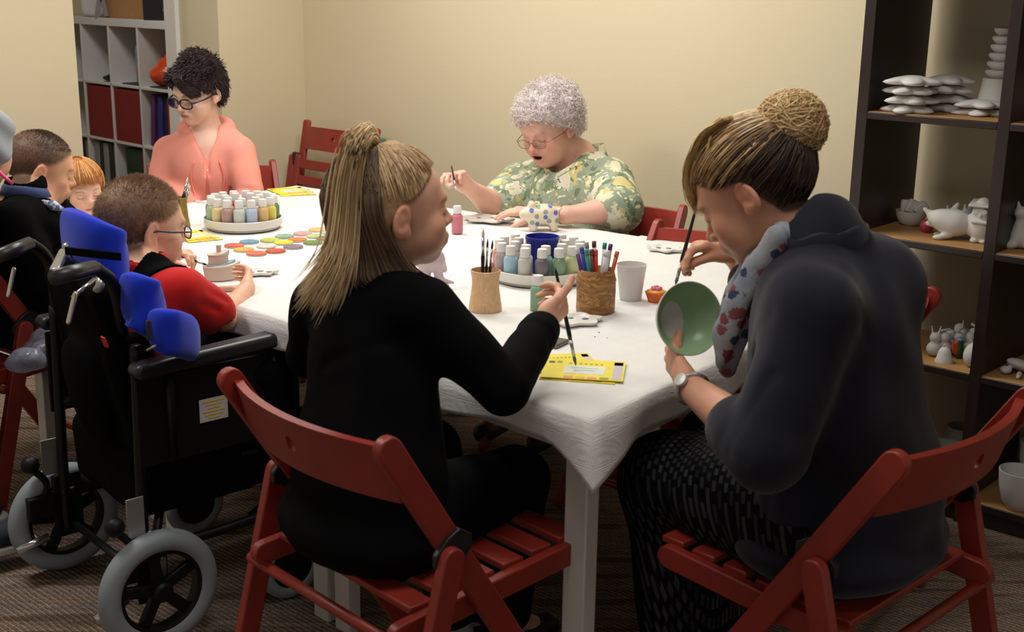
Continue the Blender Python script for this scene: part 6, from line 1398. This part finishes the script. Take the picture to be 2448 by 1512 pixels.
# person at the left frame edge, only hat edge, jacket and shoe in view
def edge_person():
    c = arr(PY(-58, 330, 3.28)); t = person('person in a grey knitted hat at the left edge of the photo, mostly cut off', (c[0], c[1], 0)); h = Head(c - A_((0, 0, .03)), (.15, .98), .1, 0, 1.0); up = A_((0, 0, 1))
    NB = c + A_((-.13, -.02, -.20)); fw = nz((.8, .6, 0)); rt = np.cross(fw, up); S1, S2 = NB + rt * .13 - up * .05, NB - rt * .13 - up * .05; PEL = NB - up * .42 + A_((-.04, 0, 0))
    E1, E2 = S1 + A_((-.02, .02, -.22)), S2 + A_((-.02, .05, -.2)); W1, W2 = E1 + A_((-.06, .06, -.12)), E2 + A_((.02, .08, -.12)); FT = arr(PZ(-20, 1322, .045)); K = [lerp(PEL, FT, .45) + rt * .03, lerp(PEL, FT, .45) - rt * .15]; A1 = [FT + up * .06 - fw * .08, FT - rt * .2 + up * .06 - fw * .1]
    F = Field(); h.skin(F); h.neck(F, NB); F.cap(NB, PEL, .07, .1, .04)
    for S_, E_, W_ in ((S1, E1, W1), (S2, E2, W2)): F.chain([NB - up * .03, S_, E_, W_], [.04, .04, .032, .022], .03); hand(F, W_, nz(W_ - E_), -rt, 1, .85)
    for k, a in zip(K, A1): F.chain([PEL, k, a, a + fw * .1 - up * .03], [.08, .055, .036, .026], .03)
    Vt, Q = F.mesh(*bounds([h.c, PEL, *A1, W1, W2], .2), .005); to_mesh('body', Vt, Q, m_skin, t, t.location, h.color(Vt, (222, 168, 140)))
    F = h.capfield(.016); h.ell(F, (0, -.04, .03), (.09, .10, .10), .03)
    blobs('knitted_hat', F, h.c - .2, h.c + .2, .004, fabric('grey knit', (150, 156, 164), bs=120, bump=.6), t, clip=h.hairclip(front=.035, temple=.010, ear=-.045, nape=-.07, back=-.08), disp=lambda P: .006 * np.sin((P @ A_((.3, .2, 1))) * 85 + 3 * sn(P, 9, 1)))
    F = Field(); F.ell(lerp(NB, PEL, .25), (.17, .11, .15), np.stack([rt, fw, up], 1), .05); F.ell(PEL + up * .08, (.16, .13, .2), np.stack([rt, fw, up], 1), .05)
    for S_, E_, W_ in ((S1, E1, W1), (S2, E2, W2)): F.chain([NB, S_, E_, lerp(E_, W_, .9)], [.06, .06, .05, .04], .03)
    F.cap(NB + up * .10, NB + up * .01, .06, .055, .01, 's'); blobs('jacket', F, *bounds([S1, S2, PEL, E1, E2, W1, W2], .2), .006, fabric('black fleece', (17, 17, 19)), t, disp=wrinkle(.004, 14, 2))
    bm = BM(); tube(bm, [V(arr(PY(x, y, 3.16))) - t.location for x, y in ((-20, 395), (0, 413), (16, 428), (30, 440))], .005, 8); obj('pink_strap', bm, mat('hot pink piping', (236, 70, 130), .5), t, smooth=True)
    F = Field()
    for k, a in zip(K, A1): F.chain([PEL, k, lerp(k, a, .9)], [.12, .08, .06], .04)
    blobs('trousers', F, *bounds([PEL, *A1], .18), .008, fabric('dark trouser cloth', (40, 42, 46)), t)
    for a in A1:
        F = Field(); F.chain([a - up * .02 - fw * .02, a + fw * .15 - up * .02], [.042, .034], .02); s_ = blobs('shoe', F, *bounds([a, a + fw * .15], .1), .005, mat('navy canvas', (30, 34, 50), .8), t)
        F = Field(); F.chain([a - up * .048 - fw * .03, a + fw * .16 - up * .048], [.044, .037], .02); blobs('sole', F, *bounds([a, a + fw * .16], .1), .004, mat('white rubber sole', (196, 194, 190), .5), s_, clip=lambda P: np.maximum(P[:, 2] - (a[2] - .040), (a[2] - .062) - P[:, 2]))
edge_person()
# ------------------------------------------------------------------ wheelchair
def wheelchair():
    O = V(-.981, 2.83, 0); r = V(.666, -.746, 0); f = V(.746, .666, 0); z_ = V(0, 0, 1); t = thing('wheelchair', 'black transit wheelchair with bright blue head and side supports, holding the boy in red', 'wheelchair', O)
    W = lambda x, y, z: r * x + f * y + z_ * z
    P = lambda x, y, Y: PY(x, y, Y) - O
    mk = mat('black wheelchair frame', (11, 11, 12), .42, spec=.35); mk2 = fabric('black upholstery', (16, 16, 18)); blue = fabric('royal blue upholstery', (26, 52, 190), bs=240); rub = mat('grey solid tyre', (138, 146, 152), .6, var=.06); sil = mat('brushed steel bracket', (176, 176, 172), .35, metal=.7); chrome = mat('chrome lever', (200, 200, 200), .2, metal=.9); pad = mat('black armrest vinyl', (34, 34, 36), .38); plast = mat('black moulded plastic', (11, 11, 12), .5, spec=.3)
    Fr = Matrix((r, f, z_)).transposed()
    def tb(name, pts, rad, m, par=t, n=12, sm=True, lab=None): bm = BM(); tube(bm, smoothpath(pts, 6) if sm and len(pts) > 2 else pts, rad, n); return obj(name, bm, m, par, smooth=True, label=lab)
    def bx(name, c, s, m, par=t, R=None, bev=.004, lab=None): bm = BM(); box(bm, c, s, R or Fr); return obj(name, bm, m, par, bevel=bev, label=lab)
    for sd in (1, -1):
        R = .145; c = W(.268 * sd, 0, R); bm = BM(); tube(bm, [c + f * math.cos(a) * (R - .026) + z_ * math.sin(a) * (R - .026) for a in np.linspace(0, 2 * PI, 49)[:-1]], .0265, 14, close=True); wheel = obj('rear_tyre', bm, rub, t, smooth=True)
        bm = BM(); A = Matrix((f, z_, -r)).transposed(); lathe(bm, [(R - .055, -.014), (R - .045, -.018), (R - .045, .018), (R - .055, .014), (R - .055, -.014)], 48, c, A, cap=False); obj('rim', bm, mk, wheel, auto=.6)
        for k in range(5):
            a = 2 * PI * k / 5 + .45; d = f * math.cos(a) + z_ * math.sin(a); bm = BM(); bar(bm, c + d * .018, c + d * (R - .048), .016, .028, d.cross(r)); obj('spoke', bm, plast, wheel, bevel=.003)
        bm = BM(); lathe(bm, [(0, -.03), (.018, -.03), (.024, -.024), (.026, .02), (.012, .026), (0, .028)], 24, c, A); obj('hub', bm, plast, wheel, auto=.7)
        cc = W(.25 * sd, .36, .088); bm = BM(); tube(bm, [cc + f * math.cos(a) * .070 + z_ * math.sin(a) * .070 for a in np.linspace(0, 2 * PI, 33)[:-1]], .0175, 12, close=True); ct = obj('caster_tyre', bm, rub, t, smooth=True)
        bm = BM(); lathe(bm, [(0, -.014), (.056, -.012), (.056, .012), (0, .014)], 30, cc, A); obj('caster_hub', bm, plast, ct, auto=.6)
        for o_ in (-.026, .026): bx('caster_fork', cc + r * o_ + z_ * .045, (.006, .024, .12), mk, bev=.002)
        tb('caster_stem', [cc + z_ * .10, cc + z_ * .21], .015, mk)
        x = .225 * sd
        tb('seat_tube', [W(x, -.01, .47), W(x, .40, .48), W(x, .46, .40), W(x * .8, .56, .16)], .0125, mk)
        tb('lower_tube', [W(x, -.02, .23), W(x, .20, .225), W(x, .40, .26), W(x, .40, .44)], .0125, mk)
        tb('back_cane', [W(x, -.01, .12), W(x, -.01, .30), W(x, -.005, .50), W(x, .0, .72)], .0135, mk)
        bx('axle_plate', W(x + .012 * sd, 0, .19), (.012, .075, .17), plast); bx('steel_bracket', W(x + .020 * sd, -.035, .325), (.004, .042, .095), sil, bev=.001); bx('steel_bracket', W(x + .020 * sd, .012, .17), (.004, .040, .08), sil, bev=.001)
        for k in range(5): bm = BM(); ball(bm, W(x + .024 * sd, -.03 + .025 * (k % 3), .14 + .035 * k), .006, 10, 6); obj('bolt', bm, sil, t, smooth=True)
        bm = BM(); ball(bm, W(x + .02 * sd, -.085, .315), .023, 18, 12); kn = obj('brake_knob', bm, plast, t, smooth=True); tb('brake_lever', [W(x + .02 * sd, -.08, .30), W(x + .02 * sd, -.05, .26), W(x + .02 * sd, -.06, .21)], .009, plast, kn)
        bx('brake_block', W(x + .015 * sd, -.07, .20), (.03, .07, .06), plast); tb('tipping_tube', [W(x, -.06, .12), W(x + .01 * sd, -.14, .10)], .011, chrome); 
        bm = BM(); bar(bm, W(.262 * sd, -.03, .672), W(.262 * sd, .40, .690), .052, .034, z_, ends=True); obj('armrest', bm, pad, t, bevel=.010, seg=4)
        tb('armrest_post', [W(.255 * sd, .06, .45), W(.255 * sd, .06, .66)], .011, mk); tb('armrest_post', [W(.255 * sd, .33, .45), W(.255 * sd, .33, .67)], .011, mk)
        bx('side_guard', W(.250 * sd, .19, .545), (.008, .42, .21), plast)
        bx('footplate', W(.10 * sd, .60, .11), (.16, .15, .012), plast, bev=.004); tb('footrest_hanger', [W(x, .44, .44), W(x * .95, .53, .22), W(x * .8, .58, .11)], .011, mk)
    tb('axle_tube', [W(-.25, 0, .145), W(.25, 0, .145)], .010, mk); tb('cross_tube', [W(-.22, .02, .24), W(.22, .30, .40)], .011, mk); tb('cross_tube', [W(.22, .02, .24), W(-.22, .30, .40)], .011, mk)
    bx('seat_cushion', W(0, .245, .50), (.40, .38, .075), fabric('navy seat cover', (14, 18, 44)), bev=.02)
    F = Field(); F.rbox(A_(O + W(0, .17, .37)), (.19, .17, .09), .04, np.array(Fr), .02); blobs('under_seat_bag', F, A_(O + W(0, .17, .37)) - .3, A_(O + W(0, .17, .37)) + .3, .008, mk2, t, disp=wrinkle(.005, 14, 3))
    # back shell, with the quilted cover
    F = Field(); Rm = np.array(Fr @ Matrix.Rotation(.20, 3, 'X')); F.rbox(A_(O + W(.035, .0, .63)), (.150, .026, .23), .025, Rm, .02); F.rbox(A_(O + W(.165, .03, .60)), (.020, .05, .13), .02, Rm, .03); F.rbox(A_(O + W(-.13, .03, .60)), (.020, .04, .12), .02, Rm, .03)
    F.ell(A_(O + W(.03, -.035, .57)), (.10, .03, .13), Rm, .03)
    sh = blobs('back_shell', F, A_(O + W(0, 0, .65)) - .4, A_(O + W(0, 0, .65)) + .4, .006, mk2, t, disp=wrinkle(.003, 16, 3))
    bx('red_tag', P(250, 818, 2.52), (.018, .004, .024), mat('red webbing tag', (190, 40, 26), .7), sh, R=Fr @ Matrix.Rotation(.3, 3, 'X'), bev=.001)
    # supports
    def padfield(name, path, hh, th, par=t):
        pts = smoothpath([P(*q) for q in path], 8); bm = BM(); N = len(pts); rings = []; n = 28
        for i, p in enumerate(pts):
            d = (pts[min(i + 1, N - 1)] - pts[max(i - 1, 0)]).normalized(); s_ = d.cross(V(0, 0, 1)).normalized(); u = s_.cross(d); e = min(i, N - 1 - i) / 5.0; e = 1 if e >= 1 else math.sqrt(max(1 - (1 - e) ** 2, .02)); ring = []
            for k in range(n):
                a = 2 * PI * k / n; ca, sa = math.cos(a), math.sin(a); q = (abs(ca) ** 3 + abs(sa) ** 3) ** (-1 / 3); ring.append(bm.verts.new(p + s_ * (th * q * ca * (.6 + .4 * e)) + u * (hh * q * sa * (.55 + .45 * e))))
            rings.append(ring)
        for A, B in zip(rings, rings[1:]):
            for k in range(n): bm.faces.new((A[k], A[(k + 1) % n], B[(k + 1) % n], B[k]))
        bm.faces.new(rings[0][::-1]); bm.faces.new(rings[-1]); return obj(name, bm, blue, par, smooth=True)
    hr = padfield('headrest', [(160, 556, 2.96), (186, 566, 2.80), (232, 590, 2.735), (276, 618, 2.75), (292, 640, 2.84)], .062, .020)
    bx('headrest_strap', P(222, 607, 2.70), (.15, .006, .018), mk2, hr, R=Matrix.Rotation(math.atan2(-.35, .9), 3, 'Z'), bev=.002)
    tb('headrest_stalk', [P(238, 640, 2.715), P(236, 690, 2.66), W(0, -.03, .78)], .010, sil)
    padfield('side_support', [(300, 712, 2.66), (335, 722, 2.62), (368, 750, 2.66), (382, 775, 2.74)], .060, .020); padfield('side_support', [(366, 790, 2.60), (405, 795, 2.58), (446, 806, 2.66), (462, 818, 2.76)], .050, .020)
    padfield('side_support', [(240, 690, 2.98), (250, 700, 3.02), (262, 706, 3.08)], .045, .013)
    # push handles with grips and brake levers
    for sd, (g1, g0, d1, d2, d3) in ((1, ((128, 664, 2.47), (226, 640, 2.58), (262, 668, 2.62), (281, 716, 2.65), (292, 800, 2.70))), (-1, ((-12, 616, 2.82), (72, 582, 2.92), (104, 606, 2.95), (124, 650, 2.97), (134, 740, 3.0)))):
        tb('push_handle', [P(*g0), P(*d1), P(*d2), P(*d3)], .0140, mk); bm = BM(); tube(bm, [P(*g1), lerp(P(*g1), P(*g0), .5), P(*g0)], [.0165, .017, .0165], 14); obj('hand_grip', bm, mat('black rubber grip', (40, 40, 42), .35), t, smooth=True)
        a, b = lerp(P(*g1), P(*g0), .5) - z_ * .04, lerp(P(*g1), P(*g0), .25) - z_ * .105
        bm = BM(); bar(bm, a, b, .006, .016, r, ends=True); obj('hand_brake_lever', bm, chrome, t, bevel=.002)
    bm = BM(); bar(bm, P(156, 596, 2.80), P(130, 648, 2.66), .010, .024, r, ends=True); obj('steel_link', bm, sil, t, bevel=.003); tb('steel_rod', [P(226, 668, 2.62), P(174, 712, 2.55)], .005, chrome)
    bm = BM(); ball(bm, P(160, 592, 2.80), .012, 12, 8); obj('bolt', bm, sil, t, smooth=True)
    bx('strap_buckle', P(362, 790, 2.575), (.022, .006, .045), mat('dark buckle', (40, 42, 44), .3), R=Matrix.Rotation(.3, 3, 'Z')); bx('buckle_bar', P(362, 832, 2.565), (.024, .004, .005), chrome, R=Matrix.Rotation(.2, 3, 'Z') @ Matrix.Rotation(-.45, 3, 'Y'), bev=.001)
    # label with orange lines on the side guard
    lb = W(.258, .165, .545); bx('warning_label', lb, (.0015, .072, .055), mat('white label', (196, 192, 188), .5), bev=0, lab='white label with lines of orange print')
    lbo = [o for o in t.children if o.name.startswith('warning_label')][-1]; orr = mat('orange print', (190, 120, 90), .6)
    for k in range(6): bx('print_line', lb + r * .0012 + z_ * (.020 - k * .008), (.0008, .056 - .012 * (k % 3), .0022), orr, lbo, bev=0)
    # footrest bar with its lettering
    a, b = P(600, 1238, 3.15), P(692, 1160, 3.30); bm = BM(); bar(bm, a, b, .030, .006, V(0, -1, .3)); fb = obj('footrest_bar', bm, plast, t, bevel=.002)
    d = (b - a).normalized(); n = V(0, -1, .2); n = (n - d * n.dot(d)).normalized(); u = n.cross(d); M = Matrix((d, u, n)).transposed().to_4x4(); M.translation = lerp(a, b, .60) + n * .006
    text('lettering', 'Action', .028, mat('white print', (196, 198, 200), .5), fb, M, .0003)
    # harness straps over the shoulders of the boy, carried by the chair
    tt, NB, SR, SL, SF, rt = HARN
    for k, off in enumerate((.068, -.068)):
        cl = lambda P_, off=off: np.maximum(np.abs((P_ - NB) @ rt - off - .03 * ((P_ - NB) @ A_((0, 0, 1)))) - .019, (NB[2] - .26) - P_[:, 2])
        Vt, Q = SF.mesh(NB - .3, NB + .3, .004, lambda P_: np.full(len(P_), -.006), clip=cl); to_mesh('harness_strap', Vt, Q, mk2, t, O)
wheelchair()
# thing under the left chair: clear carrier bag
t = thing('plastic_bag', 'crumpled clear plastic bag on the red chair at the left edge', 'bag', PZ(105, 865, .475)); F = Field(); c = A_(t.location)
for k in range(9): F.ell(c + RNG.normal(0, 1, 3) * A_((.04, .04, .010)) + A_((0, 0, .035)), (.045, .04, .03), None, .01)
blobs('body', F, c - .2, c + .2, .005, mat('clear crumpled plastic', (170, 176, 196), .12, var=.3, vs=30, bump=1.0, bs=25, Transmission_Weight=.5, Alpha=.8), t, disp=lambda P: .010 * sn(P, 45, 1))
# ------------------------------------------------------------------ unpainted pottery in the bookcase
m_pot = mat('unpainted white bisque', (208, 205, 200), .7, var=.04, bump=.06, bs=100)
def rest(px, py, row, d=None):
    """point on the shelf board `row` under the pixel"""
    return PZ(px, py, SZ[row])
def star(c, rz, R, h, label, group='white bisque stars', tilt=0):
    t = thing('star_ornament', label, 'star', c, rz, group); bm = BM(); n = 60; rings = []
    for s, zz in ((0, .1), (.5, .0), (.85, .0), (1.0, .28), (.92, .55), (.62, .85), (.3, .98), (0, 1.0)):
        rr = []
        for k in range(n):
            a = 2 * PI * k / n; rad = R * (.62 + .38 * abs(math.cos(a * 2.5)) ** 1.3) * s; rr.append(bm.verts.new((rad * math.cos(a), rad * math.sin(a), zz * h * (1 - .25 * s * abs(math.cos(a * 2.5)))))) 
        rings.append(rr)
    for A, B in zip(rings, rings[1:]):
        for k in range(n): bm.faces.new((A[k], A[(k + 1) % n], B[(k + 1) % n], B[k]))
    bmesh.ops.remove_doubles(bm, verts=bm.verts, dist=.00005); obj('body', bm, m_pot, t, smooth=True); return t
c0 = rest(2172, 268, 2); up = V(0, 0, 1)
words = ['bottom', 'second from the bottom', 'third from the bottom', 'top']
for k in range(4): star(c0 + LD * (.004 * (k % 2)) + up * .0265 * k, .3 + k * .55, .083 if k < 3 else .088, .026, 'white star, %s of the front left stack on the upper shelf' % words[k])
c1 = c0 + BK * .13 + LD * .055
for k in range(4): star(c1 + up * .0265 * k, .9 + k * .4, .080, .026, 'white star, %s of the stack behind the front left one' % words[k])
c2 = rest(2333, 274, 2) + LD * .012
for k in range(2): star(c2 + up * .0225 * k, .5 + k * .3, .083, .022, 'white star, %s of the low pair at the right of the upper shelf' % ('bottom', 'top')[k])
# tall ridged stack behind
t = thing('pottery_stack_base', 'white flared pot at the back of the upper shelf carrying a stack of small dishes', 'pot', bc(3.385, SZ[2], .24)); bm = BM(); lathe(bm, [(0, 0), (.066, 0), (.060, .03), (.050, .07), (.046, .095), (.048, .10), (0, .10)], 32); obj('body', bm, m_pot, t, auto=.8); bs = t.location.copy()
for k, w_ in enumerate(('lowest', 'second', 'third', 'fourth', 'fifth', 'topmost')):
    t = thing('dish', '%s small white dish of the tall stack at the back of the upper shelf' % w_, 'dish', bs + up * (.1005 + .024 * k), 0, 'stack of small white dishes'); bm = BM(); R = .043 - .0025 * k; lathe(bm, [(0, 0), (R * .6, 0), (R * .95, .012), (R, .019), (R * .9, .0225), (0, .0235)], 28); obj('body', bm, m_pot, t, auto=.9)
def solid(name, label, cat, loc, build, m=None, rz=0, group=None, h=.0025, span=.14, col=None):
    t = thing(name, label, cat, loc, rz, group); F = Field(); build(F); Vt, Q = F.mesh((-span, -span, -.01), (span, span, span * 1.8), h); Vt = relax(Vt, Q, 1, .4); o = to_mesh('body', Vt, Q, m or m_pot, t, None, col(Vt) if col else None); return t
# second shelf
def bowl_(loc, r, h, label, m=None, name='bowl', cat='bowl', group='white bisque bowls and cups'):
    t = thing(name, label, cat, loc, 0, group); bm = BM(); lathe(bm, [(0, 0), (r * .5, 0), (r * .75, h * .2), (r * .93, h * .6), (r, h), (r * .94, h), (r * .86, h * .6), (r * .66, h * .25), (0, h * .15)], 36, cap=False); obj('body', bm, m or m_pot, t, auto=1.0); return t
bowl_(rest(2176, 538, 3), .047, .045, 'white bowl at the left of the middle shelf with pieces inside')
for k, (x, y, s) in enumerate(((2165, 500, .020), (2196, 497, .024), (2178, 490, .015))):
    c = rest(2176, 538, 3) + up * .035 + LD * (-.015 + .022 * k); solid('ornament', ('flat', 'rounded', 'small')[k] + ' grey white piece lying in the bowl on the middle shelf', 'ornament', c, lambda F, s=s, k=k: F.rbox((0, 0, .02), (s, .010, .022), .006, Matrix.Rotation(.4 * k, 3, 'Y')), span=.06)
t = thing('bauble', 'red and purple wrapped bauble on the middle shelf', 'bauble', rest(2214, 556, 3)); bm = BM(); ball(bm, (0, 0, .020), .0205, 20, 14); obj('body', bm, mat('red purple foil', (170, 60, 70), .25, var=.5, vs=50), t, smooth=True)
def bird(F):
    F.ell((.005, 0, .048), (.050, .038, .040), None, .01); F.ell((-.040, 0, .060), (.024, .024, .022), None, .03); F.cap((-.055, 0, .062), (-.078, 0, .082), .011, .006, .015); F.cap((-.050, .015, .040), (-.066, .02, .038), .010, .008, .015)
    for y in (-.018, .018): F.cap((-.005, y, .016), (-.030, y * 1.4, .008), .010, .008, .01); F.ell((-.036, y * 1.5, .007), (.014, .010, .007), None, .006)
    F.cap((.045, 0, .045), (.072, 0, .052), .020, .010, .02); F.cap((.0, .02, .08), (.01, .03, .098), .010, .006, .01)
solid('animal_figurine', 'white chunky animal figurine with raised snout on the middle shelf', 'figurine', rest(2272, 572, 3), bird, rz=-.35)
def owl(F):
    F.ell((0, 0, .045), (.036, .032, .044), None, .01); F.ell((0, -.002, .088), (.028, .026, .022), None, .015)
    for x in (-1, 1): F.ell((x * .034, 0, .048), (.010, .018, .030), None, .012); F.ell((x * .013, -.012, .006), (.013, .016, .008), None, .006); F.ell((x * .011, -.024, .090), (.009, .005, .009), None, .003)
    F.cap((0, -.026, .084), (0, -.030, .078), .004, .002, .004); F.rbox((0, 0, .112), (.036, .034, .0035), .002, Matrix.Rotation(.15, 3, 'X'), .004); F.cap((0, 0, .100), (0, 0, .110), .020, .020, .004); F.cap((-.020, -.032, .062), (.020, -.032, .062), .005, .005, .004)
solid('owl_figurine', 'white owl figurine wearing a flat square cap on the middle shelf', 'figurine', rest(2345, 580, 3) - LD * .004, owl, rz=-.55)
for k, (x, y, r) in enumerate(((2242, 520, .026), (2280, 510, .028), (2308, 512, .024), (2330, 516, .026))):
    solid('ornament', ('leftmost', 'second', 'third', 'rightmost')[k] + ' shadowy white animal at the back of the middle shelf', 'ornament', rest(x, 566, 3) + BK * .13, lambda F, r=r: (F.ell((0, 0, r), (r * 1.2, r, r)), F.ell((-r, 0, r * 1.9), (r * .6, r * .55, r * .6)), F.cap((-r * 1.2, 0, r * 2.2), (-r * 1.3, 0, r * 2.9), .007, .003, .006), F.cap((-r * .7, 0, r * 2.2), (-r * .6, 0, r * 2.9), .007, .003, .006)), rz=.4 * k, span=.09)
def cat_(F):
    F.ell((0, 0, .030), (.034, .030, .030), None, .01); F.ell((0, 0, .066), (.022, .020, .026), None, .02); F.ell((-.004, -.004, .100), (.022, .020, .018), None, .012)
    for x in (-.014, .012): F.cap((x, 0, .112), (x * 1.3, 0, .130), .008, .003, .006)
    F.cap((-.02, -.02, .012), (-.045, -.025, .008), .012, .009, .01); F.cap((.02, -.02, .012), (.04, -.02, .008), .012, .009, .01)
solid('cat_figurine', 'white cat figurine in the right-hand column of the bookcase, middle shelf', 'figurine', rest(2428, 592, 3) + LD * .012, cat_, rz=-.4)
# third shelf: crowd of little ornaments
def bell(loc, label):
    t = thing('bell_ornament', label, 'bell', loc); bm = BM(); lathe(bm, [(0, 0), (.026, 0), (.0265, .003), (.021, .016), (.018, .032), (.012, .042), (.005, .046), (0, .0465)], 32); obj('body', bm, m_pot, t, auto=.9); bm = BM(); tube(bm, [(math.cos(a) * .005, 0, .049 + math.sin(a) * .005) for a in np.linspace(0, 2 * PI, 13)[:-1]], .0018, 6, close=True); obj('loop', bm, m_pot, t, smooth=True)
bell(rest(2256, 866, 4), 'white bell ornament at the front of the lower shelf')
def egg(loc, r, label): t = thing('egg_ornament', label, 'egg', loc, 0, 'white egg ornaments'); bm = BM(); lathe(bm, [(r * math.sin(a) * (1 - .10 * math.cos(PI - a)), r * 1.28 * (1 - math.cos(a))) for a in np.linspace(.02, PI - .02, 16)], 30); obj('body', bm, m_pot, t, smooth=True)
egg(rest(2324, 878, 4), .0285, 'white egg at the front of the lower shelf'); egg(rest(2346, 862, 4) + BK * .03 - LD * .006, .027, 'white egg half behind the front egg on the lower shelf')
def parrot(F): F.ell((0, 0, .030), (.013, .015, .024), None, .01); F.ell((0, 0, .056), (.011, .012, .011), None, .01); F.cap((0, 0, .02), (0, .006, .004), .008, .005, .01); F.cap((-.012, 0, .045), (-.016, 0, .020), .008, .004, .01)
def pcol(Vt): c = np.tile(L3((34, 96, 40)), (len(Vt), 1)); c[Vt[:, 0] < -.009] = L3((204, 60, 30)); c[Vt[:, 2] > .058] = L3((120, 150, 176)); return c
solid('bird_ornament', 'green and red painted bird standing among the white ornaments', 'ornament', rest(2290, 858, 4), parrot, colmat('painted bird', .4), span=.08, h=.002, col=pcol)
smalls = [(2222, 846, 'a', .0), (2238, 842, 'b', .02), (2236, 825, 'c', .06), (2262, 832, 'b', .05), (2250, 815, 'a', .10), (2282, 826, 'c', .07), (2272, 806, 'b', .12), (2300, 816, 'a', .09), (2316, 832, 'b', .05), (2316, 804, 'c', .13), (2336, 826, 'a', .08), (2344, 806, 'b', .13), (2228, 806, 'c', .14), (2290, 800, 'a', .16), (2330, 800, 'b', .17)]
desc = {'a': 'rabbit-eared', 'b': 'round snowman-shaped', 'c': 'little winged'}
def shp(k, s):
    def g(F):
        F.ell((0, 0, .016 * s), (.017 * s, .015 * s, .016 * s), None, .004); F.ell((0, 0, .040 * s), (.012 * s, .011 * s, .012 * s), None, .008)
        if k == 'a': F.cap((-.006 * s, 0, .048 * s), (-.010 * s, 0, .066 * s), .004, .002, .004); F.cap((.006 * s, 0, .048 * s), (.010 * s, 0, .066 * s), .004, .002, .004)
        if k == 'c': F.ell((-.018 * s, 0, .030 * s), (.014 * s, .004, .008 * s), None, .004); F.ell((.018 * s, 0, .030 * s), (.014 * s, .004, .008 * s), None, .004)
        if k == 'b': F.cap((-.01 * s, 0, .056 * s), (.01 * s, 0, .058 * s), .004, .004, .004)
    return g
base3 = rest(2285, 866, 4); protos = {}
pos = ['far left', 'left', 'left of centre', 'centre left', 'centre', 'centre right', 'right of centre', 'right', 'far right', 'front left', 'middle row left', 'middle row', 'back row left', 'back row middle', 'back row right']
for i, (x, y, k, d) in enumerate(smalls):
    s_ = (x - 2222) / 126; loc = base3 + LD * (-.075 + .155 * s_) + BK * (.015 + d * 1.1); lab = '%s white ornament, %s of the crowd on the lower shelf' % (desc[k], pos[i])
    if k not in protos: protos[k] = solid('ornament', lab, 'ornament', loc, shp(k, 1.4), rz=.3 * i, group='small white ornaments on the lower shelf', span=.09)
    else: dup(protos[k], loc, .3 * i, lab)
def turtle(F): F.ell((0, 0, .022), (.05, .032, .016), Matrix.Rotation(.35, 3, 'Y'), .01); F.ell((-.05, 0, .012), (.016, .012, .011), None, .01); F.cap((-.03, -.03, .008), (-.05, -.05, .006), .008, .006, .01); F.cap((.03, -.03, .01), (.045, -.05, .006), .008, .006, .01)
solid('turtle_figurine', 'white turtle figurine in the right-hand column, lower shelf', 'figurine', rest(2432, 890, 4) + LD * .01, turtle, rz=.3)
solid('ornament', 'tiny white round ornament in front of the turtle figurine', 'ornament', rest(2402, 893, 4), lambda F: F.ell((0, 0, .011), (.014, .012, .011)), span=.05)
# bottom shelf cups and bowls
bz = lambda x, y: PZ(x, y, SZ[5])
bowl_(bz(2262, 1120), .050, .080, 'white cup at the left of the bottom shelf', name='cup', cat='cup'); bowl_(bz(2270, 1120) + BK * .10 - LD * .01, .05, .11, 'taller white cup behind the left cup on the bottom shelf', name='cup', cat='cup')
t = thing('square_dish', 'white square dish at the back of the bottom shelf', 'dish', bz(2320, 1125) + BK * .07 - LD * .02, .6); bm = BM(); box(bm, (0, 0, .045), (.09, .09, .09)); obj('body', bm, m_pot, t, bevel=.008)
bowl_(bz(2432, 1215), .062, .115, 'large white mug at the right end of the bottom shelf', name='mug', cat='mug'); bowl_(bz(2440, 1190) + BK * .12, .06, .14, 'white mug behind the large one on the bottom shelf', name='mug', cat='mug')
# orange bag in the store room shelving, carrier bag on top
t = thing('gift_bag', 'shiny orange wrapped bag in the white shelving behind the coral hoodie', 'bag', WS0 + wp(.21, ZR[1] + .008, .10)); c = A_(t.location); F = Field(); F.ell(c + A_((0, 0, .065)), (.095, .075, .065), None, .02); F.ell(c + A_((.03, 0, .135)), (.075, .05, .045), None, .02); F.ell(c + A_((.05, 0, .18)), (.055, .035, .03), None, .02)
blobs('body', F, c - .25, c + .25, .006, mat('orange foil', (208, 72, 26), .3, var=.25, vs=12, bump=.3, bs=20), t, disp=lambda P: .006 * sn(P, 35, 1))
t = thing('carrier_bag', 'white printed carrier bag on top of the white shelving by the wall edge', 'bag', WS0 + wp(.98, ZR[0], .12)); c = A_(t.location); F = Field(); F.rbox(c + A_((0, 0, .11)), (.12, .06, .11), .03)
blobs('body', F, c - .3, c + .3, .007, mat('white carrier plastic', (196, 192, 192), .4, var=.05), t, disp=lambda P: .010 * sn(P, 16, 4))
t = thing('ribbon_bow', 'grey ribbon hanging beside the white carrier bag', 'ribbon', WS0 + wp(.80, ZR[0], .02)); 
bm = BM(); a = V(0, 0, .16); bar(bm, a, V(-.03, 0, .0), .004, .03, (1, 0, 0)); bar(bm, a, V(.03, 0, .01), .004, .03, (1, 0, 0)); obj('body', bm, mat('grey ribbon', (130, 126, 124), .4), t)
